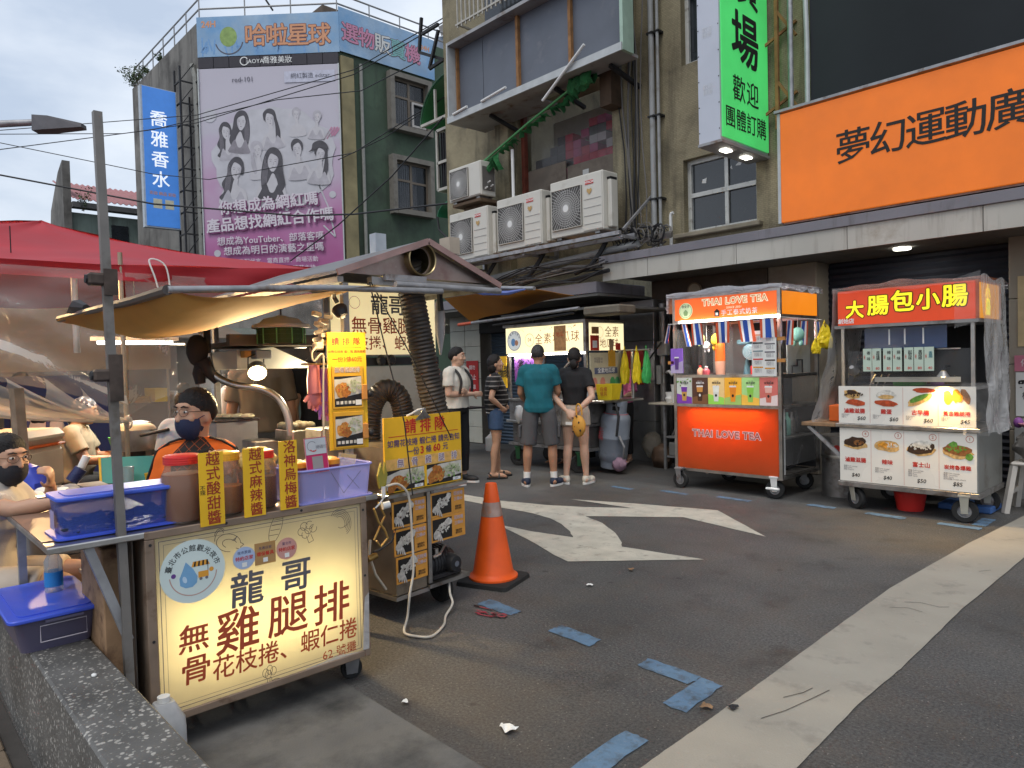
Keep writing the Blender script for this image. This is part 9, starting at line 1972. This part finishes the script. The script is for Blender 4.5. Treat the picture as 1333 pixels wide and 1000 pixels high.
		hp_=part('hair',h_,hairm or HAIRM,root,local=True,smooth=True)
		if hair=='bob':
			b_=MB(hm_);b_.ell((0,-.035,-.05),(.088,.078,.098),26,16,lambda d:1+.04*noise.noise((d.x*9,d.y*9,d.z*3))if d.y<.25 else .8);part('bob_back',b_,HAIRM,hp_,local=True,smooth=True)
		if hair=='tail':
			part('low_bun',MB(hm_).ell((0.0,-.108,-.075),(.052,.045,.060),18,12,lambda d:1+.10*noise.noise((d.x*6,d.y*6,d.z*6))),HAIRM,hp_,local=True,smooth=True);part('nape_hair',MB(hm_).ell((0,-.06,-.05),(.06,.045,.05),14,9),HAIRM,hp_,local=True,smooth=True)
		if hair=='bun':part('top_bun',MB(hm_).ell((0.0,-.05,.115),(.055,.055,.05),18,12,lambda d:1+.14*noise.noise((d.x*5,d.y*5,d.z*5))),HAIRM,hp_,local=True,smooth=True)
		if hair=='long':part('hair_length',MB(hm_).ell((0,-.055,-.10),(.085,.06,.15),22,14,lambda d:1+.06*noise.noise((d.x*9,d.y*9,d.z*3))),HAIRM,hp_,local=True,smooth=True)
		# clothes
	if top:
		m_,slv,wr2,hem=top
		g=MB();lv=tors(.018,hem,.955);loft(g,lv);nkc=nk-Vector((0,0,.012*s));limb(g,[nkc-Vector((0,0,.03*s)),nkc],[.088*s*f_,.070*s*f_],14)
		for q in 'LR':
			sh,el,wr_=P['sh'+q],P['el'+q],P['wr'+q];e_=sh.lerp(el,min(1,slv));b_=.92 if female else 1.0
			limb(g,[nk.lerp(sh,.4)-Vector((0,0,.018*s)),sh+Vector((0,0,-.002*s)),sh.lerp(e_,.5)],[.072*s*b_,.071*s*b_,.066*s*b_]);g.tube([sh.lerp(e_,k/5)for k in range(6)],[(.066+.002*k)*s*b_ for k in range(6)],16)
		part('shirt',fuse(g,'shirt',.010,3,wr2*1.5,10,loc[0]),m_,root,local=True)
	if bottom:
		m_,ln,wd=bottom
		g=MB();lv=[(x,y,z,rx,ry)for x,y,z,rx,ry in tors(.006,-.15,.11)];loft(g,lv)
		for q in 'LR':
			hp,kn,an=P['hip'+q],P['knee'+q],P['ank'+q]
			if ln<=1:e_=hp.lerp(kn,ln);g.tube([hp.lerp(e_,k/5)for k in range(6)],[(.100+wd*k/5-.004*k)*s for k in range(6)],16);g.ell(hp,(.098*s,)*3,12,8)
			else:
				e_=kn.lerp(an,ln-1);g.tube([hp.lerp(kn,k/5)for k in range(6)]+[kn.lerp(e_,k/5)for k in range(1,6)],[(.100-.005*k)*s for k in range(6)]+[(.072+wd*k/5-.003*k)*s for k in range(1,6)],16);g.ell(hp,(.098*s,)*3,12,8)
		part('trousers' if ln>1 else 'shorts',fuse(g,'shorts',.011,3,.006,8,loc[1]),m_,root,local=True)
	if shoes and legs:
		m_,sole=shoes
		for q,k in(('L',-1),('R',1)):
			an,to=P['ank'+q],P['toe'+q];d=Vector((to.x-an.x,to.y-an.y,0)).normalized();x=Vector((d.y,-d.x,0));Mx=Matrix(((x.x,d.x,0,an.x),(x.y,d.y,0,an.y),(0,0,1,0),(0,0,0,1)))
			g=MB(Mx);g.ell((0,.10*s,.046*s),(.052*s,.108*s,.044*s),14,9);g.ell((0,.0*s,.060*s),(.048*s,.070*s,.056*s),12,8);g.tube([(0,-.01*s,.05*s),(0,.0,.098*s)],[.048*s,.046*s],12)
			sh_=part('shoe',fuse(g,'shoe',.008,2),m_,root,local=True)
			part('sole',MB(Mx).poly([(.053*s*math.sin(a)*(1 if math.cos(a)>-.3 else .9),(.068+.145*math.cos(a))*s)for a in[i*math.pi/10 for i in range(20)]],.001,.024*s),sole,sh_,local=True,smooth=True)
			if socks:part('sock',MB().tube([an+Vector((0,0,-.01)),an.lerp(P['knee'+q],.14),an.lerp(P['knee'+q],.22)],[.040*s,.041*s,.046*s],14),socks,root,local=True,smooth=True)
	return root,P,hm_,s
def cloth(name,c,**k):return mat(name,c,.85,0,k.pop('var',.12),k.pop('vs',6),.12,160,**k)
def striped(name,c1,c2,lo,hi,n):
	"""knitted shirt with pale horizontal bands (woven in, so part of the cloth colour)"""
	m=mat(name,c1,.85,0,.15,8,.2,120);t=m.node_tree;p=t.nodes['Principled BSDF'];c=[q for q in t.nodes if q.type=='TEX_COORD'][0]
	s_=t.nodes.new('ShaderNodeSeparateXYZ');t.links.new(c.outputs['Object'],s_.inputs[0])
	a=t.nodes.new('ShaderNodeMath');a.operation='MULTIPLY';a.inputs[1].default_value=n;t.links.new(s_.outputs['Z'],a.inputs[0])
	b=t.nodes.new('ShaderNodeMath');b.operation='FRACT';t.links.new(a.outputs[0],b.inputs[0])
	g=t.nodes.new('ShaderNodeMath');g.operation='LESS_THAN';g.inputs[1].default_value=.22;t.links.new(b.outputs[0],g.inputs[0])
	src=p.inputs['Base Color'].links[0].from_socket;q=t.nodes.new('ShaderNodeMix');q.data_type='RGBA'
	t.links.new(g.outputs[0],q.inputs['Factor']);t.links.new(src,q.inputs['A']);q.inputs['B'].default_value=(*c2,1);t.links.new(q.outputs['Result'],p.inputs['Base Color']);return m
SOLEW=mat('white_sole',(.68,.68,.66),.6,0,.05)
BLKC=cloth('black_tee',(.012,.012,.014));GREYS=cloth('grey_cargo_cloth',(.085,.085,.09));BEI=cloth('beige_shorts_cloth',(.50,.42,.34));DEN=cloth('denim',(.045,.085,.17),vs=30);WTEE=cloth('white_tee',(.62,.59,.52))
# the four customers
TEAL=cloth('teal_tee',(.008,.115,.15))
r,P,hm_,s=person('customer seen from behind in a teal T-shirt and grey cargo shorts',(-5.93,5.95),(-.62,.78),1.68,'tan','crop',female=False,J=dict(elL=(-.225,.03,1.12),elR=(.225,.05,1.13),wrL=(-.16,.20,.98),wrR=(.17,.22,1.0),hipL=(-.10,0,.90),hipR=(.10,0,.90),kneeL=(-.145,.01,.49),kneeR=(.145,.03,.49),ankL=(-.165,-.03,.085),ankR=(.16,.0,.085),toeL=(-.21,.13,.03),toeR=(.23,.15,.03)),belly=.02,top=(TEAL,.68,.008,-.15),bottom=(GREYS,.98,.022),shoes=(mat('navy_sneaker',(.02,.03,.06),.7,0,.2,20),SOLEW),socks=PAPERW,look=(-.05,.05),hairm=mat('greying_hair',(.03,.028,.027),.5,0,.35,60,.5,170),curl=(.6,.6))
for k in(-1,1):
	part('cargo_pocket',MB().cbox((k*.235*s,.0,.66*s),(.03,.12,.15),0),GREYS,r,local=True,bevel=.01)
r,P,hm_,s=person('customer in a black T-shirt and beige shorts with hands clasped behind her back',(-5.70,6.33),(-.52,.85),1.63,'light','tail',female=True,J=dict(elL=(-.235,-.12,1.09),elR=(.235,-.12,1.09),wrL=(-.07,-.215,.93),wrR=(.04,-.225,.90),hipL=(-.085,0,.90),hipR=(.085,0,.90),kneeL=(-.10,.01,.49),kneeR=(.10,.01,.49),ankL=(-.13,-.02,.085),ankR=(.12,0,.085),toeL=(-.22,.11,.03),toeR=(.17,.15,.03)),top=(BLKC,.62,.007,.08),bottom=(BEI,.42,.016),shoes=(mat('cream_sneaker',(.58,.54,.46),.7,0,.1,20),SOLEW),look=(.12,.05),palm=((0,1,0),(0,1,0)),curl=(.8,.9))
bg=thing('hand_bag','yellow spotted drawstring bag held behind the woman in black','bag',(-5.55,6.1,.7));c=r.matrix_basis@Vector((.07,-.27,.78))if False else(Matrix.Translation(r.location)@Matrix.Rotation(r.rotation_euler[2],4,'Z'))@Vector((.085,-.255,.74))
part('bag_body',MB().ell(c,(.095,.06,.15),18,12,lambda d:(1+.12*noise.noise((d.x*3,d.y*3,d.z*3)))*(1-.35*max(0,d.z))),mat('mustard_bag',(.60,.30,.05),.7,0,.12,8),bg,smooth=True);part('handle',MB().tube(smooth_pts([c+Vector((-.03,0,.10)),c+Vector((-.035,.0,.19)),c+Vector((0,0,.23)),c+Vector((.04,0,.19)),c+Vector((.05,0,.1))]),.010,7),mat('mustard_bag',(.60,.30,.05),.7),bg,smooth=True)
for k,(a_,b_)in enumerate(((-.06,.07),(.05,.02),(-.02,-.03),(.07,-.07),(-.055,-.09),(.01,.09))):part('dark_spot',MB().ell(c+Vector((a_*.9,-.050+.25*a_*a_,b_)),(.009,.012,.009+.006*(k%2)),8,5),INKK,bg)
solo('paper_slip',MB(T(c+Vector((-.10,-.06,.0)))).box(-.05,.05,-.002,.002,-.012,.022),PAPERW,'white paper slip in the hand of the woman in black','paper')
STR=striped('black_striped_knit',(.012,.011,.012),(.20,.185,.175),0,1,17)
r,P,hm_,s=person('customer in a black striped top and denim shorts, hand on hip, in profile',(-6.80,6.03),(.55,.84),1.58,'warm','bob',female=True,belly=.05,J=dict(hipL=(-.10,0,.90),hipR=(.10,0,.90),elL=(-.23,-.06,1.10),elR=(.245,-.09,1.11),wrL=(-.19,.12,1.00),wrR=(.175,.06,.98),kneeL=(-.10,.02,.49),kneeR=(.105,-.01,.49),ankL=(-.11,.03,.085),ankR=(.11,-.07,.085),toeL=(-.13,.20,.03),toeR=(.13,.10,.03)),top=(STR,.62,.006,-.14),bottom=(DEN,.55,.02),look=(-.1,.12),curl=(.7,.7),shoes=None)
for k,q in((-1,'L'),(1,'R')):
	an,to=P['ank'+q],P['toe'+q];g=MB();g.tube([an+Vector((-.045,.07,-.06)),an+Vector((-.02,.075,-.015)),an+Vector((.02,.075,-.015)),an+Vector((.045,.07,-.06))],.014,7);g.tube([an+Vector((-.042,-.03,-.03)),an+Vector((0,-.055,.0)),an+Vector((.042,-.03,-.03))],.010,7)
	sd=part('sandal',MB().poly([(an.x+.05*math.sin(a),an.y+.055+.135*math.cos(a))for a in[i*math.pi/8 for i in range(16)]],.001,.022),BLACKP,r,local=True);part('strap',g,BLACKP,sd,local=True,smooth=True,kind='stuff')
part('hem_stripe',MB().tube([(.158*math.cos(a),.008+.122*math.sin(a),.905*s)for a in[i*math.pi/12 for i in range(25)]],.010,6),mat('white_stripe',(.55,.53,.5),.8),r,local=True,smooth=True);part('hem_stripe',MB().tube([(.160*math.cos(a),.012+.128*math.sin(a),.945*s)for a in[i*math.pi/12 for i in range(25)]],.007,6),mat('white_stripe',(.55,.53,.5),.8),r,local=True,smooth=True)
wb2=solo('white_bag',MB().ell((-6.62,6.28,.80),(.06,.06,.12),14,10,lambda d:1+.2*noise.noise((d.x*3,d.y*3,d.z*3))),mat('pale_cloth_bag',(.42,.45,.48),.7),'pale grey cloth bag hanging beside the woman in stripes','bag',smooth=True)
r,P,hm_,s=person('young man in a white T-shirt with black backpack straps and crossed arms',(-6.86,5.46),(.93,.30),1.68,'light','short',J=dict(elL=(-.215,.0,1.12),elR=(.215,.02,1.12),wrL=(.08,.165,1.15),wrR=(-.09,.185,1.11),ankL=(-.11,.0,.085),ankR=(.12,-.03,.085)),top=(WTEE,.66,.008,-.08),bottom=(BLKC,1.85,.006),shoes=(mat('black_sneaker',(.02,.02,.022),.6),SOLEW),look=(.25,.0),palm=((0,-1,0),(0,-1,0)),curl=(.3,.3))
for k in(-1,1):part('backpack_strap',MB().tube(smooth_pts([Vector((k*.10,-.13,1.30))*s,Vector((k*.105,-.06,1.43))*s,Vector((k*.11,.07,1.40))*s,Vector((k*.12,.145,1.28))*s,Vector((k*.135,.13,1.12))*s]),.017,8),BLACKP,r,local=True,smooth=True)
bpk=thing('backpack','black backpack on the back of the young man in white','backpack',(-7.0,5.42,1.0));M=Matrix.Translation(r.location)@Matrix.Rotation(r.rotation_euler[2],4,'Z');part('pack',MB(M).cbox((0,-.21,1.18),(.28,.15,.40)),BLACKP,bpk,bevel=.05,smooth=True);part('pocket',MB(M).cbox((0,-.295,1.08),(.2,.04,.16)),BLACKP,bpk,bevel=.015)
person('person half hidden behind the black duct, only the side of a face showing',(-7.22,5.32),(.9,.2),1.64,'tan','short',top=(cloth('dark_grey_tee',(.06,.055,.05)),.7,.007,-.08),bottom=(BLKC,1.85,.006),voxel=.011,shoes=(mat('black_sneaker',(.02,.02,.022),.6),SOLEW))
# people at the vegan cart
SEAT=dict(kneeL=(-.12,.40,.90),kneeR=(.12,.40,.90),ankL=(-.12,.42,.47),ankR=(.12,.42,.47),toeL=(-.13,.57,.42),toeR=(.13,.57,.42))
def seated(**k):d=dict(SEAT);d.update(k);return d
person('seated woman in purple bent over behind the left end of the vegan cart',(-7.22,7.95,-.42),(.1,-.95),1.60,'warm','back',female=True,J=seated(elL=(-.22,.10,1.10),elR=(.22,.10,1.10),wrL=(-.12,.32,1.05),wrR=(.12,.32,1.05),hd=(0,.10,1.53)),look=(.2,-.45),top=(cloth('purple_tee',(.20,.09,.36)),.7,.007,-.02),bottom=(BLKC,1.8,.006),voxel=.011)
person('cook in a pink top working behind the vegan cart counter',(-6.35,8.05),(.3,-.95),1.56,'light','tail',female=True,J=dict(wrL=(-.10,.30,1.02),wrR=(.12,.30,1.02),elL=(-.21,.08,1.10),elR=(.21,.08,1.10)),look=(.1,-.3),top=(cloth('pink_tee',(.62,.16,.34)),.95,.007,-.05),bottom=(BLKC,1.85,.006),voxel=.011)
# the vendor behind the counter
JER=cloth('orange_jersey',(.72,.13,.012))
def jersey_panel(m):
	"""black lozenge-quilted front panel printed on the cloth, widening from the collar"""
	t=m.node_tree;p=t.nodes['Principled BSDF'];c=[q for q in t.nodes if q.type=='TEX_COORD'][0];s_=t.nodes.new('ShaderNodeSeparateXYZ');t.links.new(c.outputs['Object'],s_.inputs[0])
	def op(o_,a,b=None):
		n=t.nodes.new('ShaderNodeMath');n.operation=o_
		for i,v in enumerate((a,b)):
			if v is None:continue
			if isinstance(v,(int,float)):n.inputs[i].default_value=v
			else:t.links.new(v,n.inputs[i])
		return n.outputs[0]
	X,Y,Z=s_.outputs;ax=op('ABSOLUTE',X);lim=op('MINIMUM',op('MULTIPLY_ADD',Z,-.9),.098)
	lim.node.inputs[0].links[0].from_node.inputs[2].default_value=1.265
	f=op('MULTIPLY',op('LESS_THAN',ax,lim),op('GREATER_THAN',Y,.015))
	g=op('MULTIPLY',f,op('LESS_THAN',op('ABSOLUTE',op('SUBTRACT',op('FRACT',op('MULTIPLY',op('ADD',X,Z),22)),.5)),.035));h=op('MULTIPLY',f,op('LESS_THAN',op('ABSOLUTE',op('SUBTRACT',op('FRACT',op('MULTIPLY',op('SUBTRACT',X,Z),22)),.5)),.035))
	src=p.inputs['Base Color'].links[0].from_socket
	for fac,col in((f,(.022,.016,.014)),(op('MAXIMUM',g,h),(.30,.06,.012))):
		q=t.nodes.new('ShaderNodeMix');q.data_type='RGBA';t.links.new(fac,q.inputs['Factor']);t.links.new(src,q.inputs['A']);q.inputs['B'].default_value=(*col,1);src=q.outputs['Result']
	t.links.new(src,p.inputs['Base Color'])
jersey_panel(JER)
r,P,hm_,s=person('masked stall vendor with glasses in an orange and black jersey',(-3.49,1.20,-.225),(.86,-.51),1.60,'warm','short',J=seated(elL=(-.185,.02,1.12),elR=(.185,.02,1.12),wrL=(-.14,.26,1.03),wrR=(.14,.26,1.03),shL=(-.132,0,1.355),shR=(.132,0,1.355)),look=(-.68,-.02),top=(JER,.70,.007,-.02),bottom=(BLKC,1.85,.006),shoes=(mat('black_sneaker',(.02,.02,.022),.6),SOLEW),voxel=.007)
NAVM=mat('navy_mask',(.018,.025,.065),.8,0,.15,20,.15,120)
def mask(r,hm_,m_=NAVM):
	def mf(d):
		k=max(0,min(1,(d.y-.05)/.12))*max(0,min(1,(.42-d.z)/.10));return .90+.26*k
	q=part('face_mask',MB(hm_).ell((0,.020,-.052),(.064,.077,.075),28,20,mf),m_,r,local=True,smooth=True)
	for k in(-1,1):part('ear_loop',MB(hm_).tube([(k*.058,.058,-.035),(k*.076,.02,-.012),(k*.083,-.008,-.008)],.002,5),m_,q,local=True)
	part('pleat',MB(hm_).tube([(-.055,.062,-.055),(-.03,.098,-.052),(0,.110,-.051),(.03,.098,-.052),(.055,.062,-.055)],.0028,5),m_,q,local=True)
def glasses(r,hm_):
	g=part('glasses',MB(hm_).tube([(-.008,.108,.014),(.008,.108,.014)],.0016,5),IRON,r,local=True)
	for k in(-1,1):
		part('lens_rim',MB(hm_).tube([(k*.034+.025*math.cos(a),.104-.012*abs(math.cos(a))*(1 if k*math.cos(a)>0 else 0),.010+.019*math.sin(a))for a in[i*math.pi/8 for i in range(17)]],.0016,5),mat('brown_rim2',(.12,.07,.04),.3,.4),g,local=True);part('temple',MB(hm_).tube([(k*.060,.090,.014),(k*.079,.03,.012),(k*.084,-.015,.006)],.0017,5),mat('brown_rim2',(.12,.07,.04),.3,.4),g,local=True)
mask(r,hm_);glasses(r,hm_)
BJ=cloth('black_jersey',(.02,.018,.018))
for k in(-1,1):
	for j in range(2):part('sleeve_stripe',MB().tube([Vector((k*(.06+.012*j),.02+.02*j,1.45))*s,Vector((k*.12,.01+.03*j,1.435))*s,Vector((k*(.185),.0+.03*j,1.39))*s,Vector((k*.225,.01+.03*j,1.27))*s,Vector((k*.245,.01+.03*j,1.19))*s],.006,6),BJ,r,local=True,smooth=True)
part('collar',MB().tube([Vector((.085*math.cos(a),.01+.075*math.sin(a),1.425-.045*max(0,math.sin(a))))*s for a in[i*math.pi/10 for i in range(21)]],.011,8),BJ,r,local=True,smooth=True)
stl=thing('stool','dark stool under the stall vendor','stool',(-3.52,1.175,0));part('seat',MB().lathe([(.16,0),(.17,.02),(.16,.04)],(-3.52,1.175,.50),18),BLACKP,stl,smooth=True)
for k in range(4):part('leg',MB().cyl((-3.52+.14*math.cos(k*1.571+.8),1.175+.14*math.sin(k*1.571+.8),0),(-3.52+.11*math.cos(k*1.571+.8),1.175+.11*math.sin(k*1.571+.8),.50),.014),IRON,stl)
# masked woman at the left edge
r,P,hm_,s=person('seated masked woman in a white T-shirt at the left edge, arm stretched along the counter',(-3.98,.42,-.30),(.55,.83),1.55,'warm','long',female=True,J=seated(shL=(-.15,.06,1.33),shR=(.155,.08,1.32),nk=(0,.07,1.375),hd=(0,.12,1.515),elL=(-.20,.22,1.12),elR=(.26,.27,1.30),wrL=(-.03,.30,1.37),wrR=(.20,.52,1.335)),look=(-.55,-.08),top=(cloth('off_white_tee',(.56,.52,.48)),.62,.008,-.02),bottom=(BEI,.8,.01),palm=((0,-1,0),(0,0,-1)),curl=(1.0,.25),voxel=.007)
mask(r,hm_,mat('black_mask',(.02,.02,.025),.8,0,.15,20,.15,120));glasses(r,hm_)
# people in and beyond the tent
r,P,hm_,s=person('man in a khaki T-shirt and patterned bandana sitting at the tent work table',(-6.96,1.36,-.36),(.42,.90),1.66,'tan',None,belly=.03,J=seated(elL=(-.23,.14,1.12),elR=(.24,.16,1.13),wrL=(-.12,.38,1.12),wrR=(.14,.42,1.12),nk=(0,.05,1.40),hd=(0,.11,1.54),shL=(-.18,.04,1.36),shR=(.18,.04,1.36)),look=(.1,-.15),top=(cloth('khaki_tee',(.26,.22,.155)),.7,.008,-.02),bottom=(BLKC,1.85,.006),palm=((0,0,-1),(0,0,-1)))
BAN=mat('patterned_bandana',(.03,.035,.05),.8,0,.2,6,dirt=((.42,.42,.44),34,.56,.60))
part('bandana',MB(hm_).ell((0,-.006,.012),(.084,.102,.112),30,20,lambda d:1.02+.02*noise.noise((d.x*6,d.y*6,d.z*6))if d.z>-.05+.55*max(0,d.y)-.12*(d.y<-.3)else .86),BAN,r,local=True,smooth=True);part('bandana_tail',MB(hm_).ell((0,-.10,-.06),(.045,.025,.07),12,9,lambda d:1+.2*noise.noise((d.x*4,d.y*4,d.z*4))),BAN,r,local=True,smooth=True);glasses(r,hm_)
sst=thing('stool','low stool under the man in the bandana','stool',(-6.96,1.36,0));part('seat',MB().box(-7.12,-6.8,1.2,1.52,.40,.43),BLUEP,sst)
for dx in(-.13,.13):
	for dy in(-.13,.13):part('leg',MB().bar((-6.96+dx,1.36+dy,0),(-6.96+dx,1.36+dy,.399),.03),BLUEP,sst)
LOWV=.012
r,P,hm_,s=person('seated woman in a pale vest with a dark backpack, back turned, inside the tent',(-8.80,1.45,-.36),(-.8,.4),1.60,'light','long',female=True,J=seated(),top=(cloth('pale_pink_vest',(.50,.40,.36)),.3,.006,-.02),bottom=(BLKC,1.8,.006),voxel=LOWV,facedetail=False)
for k in(-1,1):part('backpack_strap',MB().tube([Vector((k*.09,-.135,1.02))*s,Vector((k*.10,-.15,1.25))*s,Vector((k*.095,-.08,1.42))*s,Vector((k*.1,.07,1.38))*s],.018,7),INKB,r,local=True,smooth=True)
person('dark haired passer-by in a blue top at the far left inside the tent',(-9.1,1.02),(.3,-.9),1.58,'light','long',female=True,top=(cloth('slate_blue_tee',(.08,.12,.2)),.7,.006,-.05),bottom=(BLKC,1.85,.006),voxel=LOWV,shoes=(mat('black_sneaker',(.02,.02,.022),.6),SOLEW))
person('person in a light shirt standing at the back of the tent, far left',(-9.3,1.36),(.2,.9),1.5,'warm','back',female=True,top=(cloth('pale_shirt',(.45,.46,.48)),.7,.006,-.05),bottom=(BLKC,1.85,.006),voxel=LOWV,facedetail=False,shoes=(mat('black_sneaker',(.02,.02,.022),.6),SOLEW))
person('helper with a top bun and pale blue shirt behind the vendor, back turned',(-5.62,1.86,-.26),(-.75,.6),1.60,'light','bun',female=True,J=dict(wrL=(-.15,.28,1.0),wrR=(.15,.28,1.0)),top=(cloth('pale_blue_shirt',(.36,.42,.52)),.7,.006,-.05),bottom=(BLKC,1.1,.006),voxel=LOWV,facedetail=False)
person('tall person in a brown shirt standing behind the steel trays, head hidden by the hood',(-5.55,2.42),(-.8,.55),1.74,'tan','short',top=(cloth('brown_shirt',(.17,.13,.09)),.75,.009,-.08),bottom=(GREYS,1.85,.006),voxel=LOWV,facedetail=False,shoes=(mat('black_sneaker',(.02,.02,.022),.6),SOLEW))
person('tall person in a black T-shirt beside the yellow hanging menu, back turned',(-5.38,2.86),(-.85,.45),1.76,'light','short',top=(BLKC,.62,.009,-.08),bottom=(GREYS,1.85,.006),voxel=LOWV,facedetail=False,shoes=(mat('black_sneaker',(.02,.02,.022),.6),SOLEW))
person('person in white with dark hair further back between the brown shirt and the vendor',(-6.35,2.50),(.6,.7),1.56,'light','long',female=True,top=(cloth('white_blouse',(.58,.58,.60)),.8,.008,-.1),bottom=(DEN,1.85,.006),voxel=LOWV,shoes=(mat('black_sneaker',(.02,.02,.022),.6),SOLEW))
bpy.data.scenes.remove(TMP)
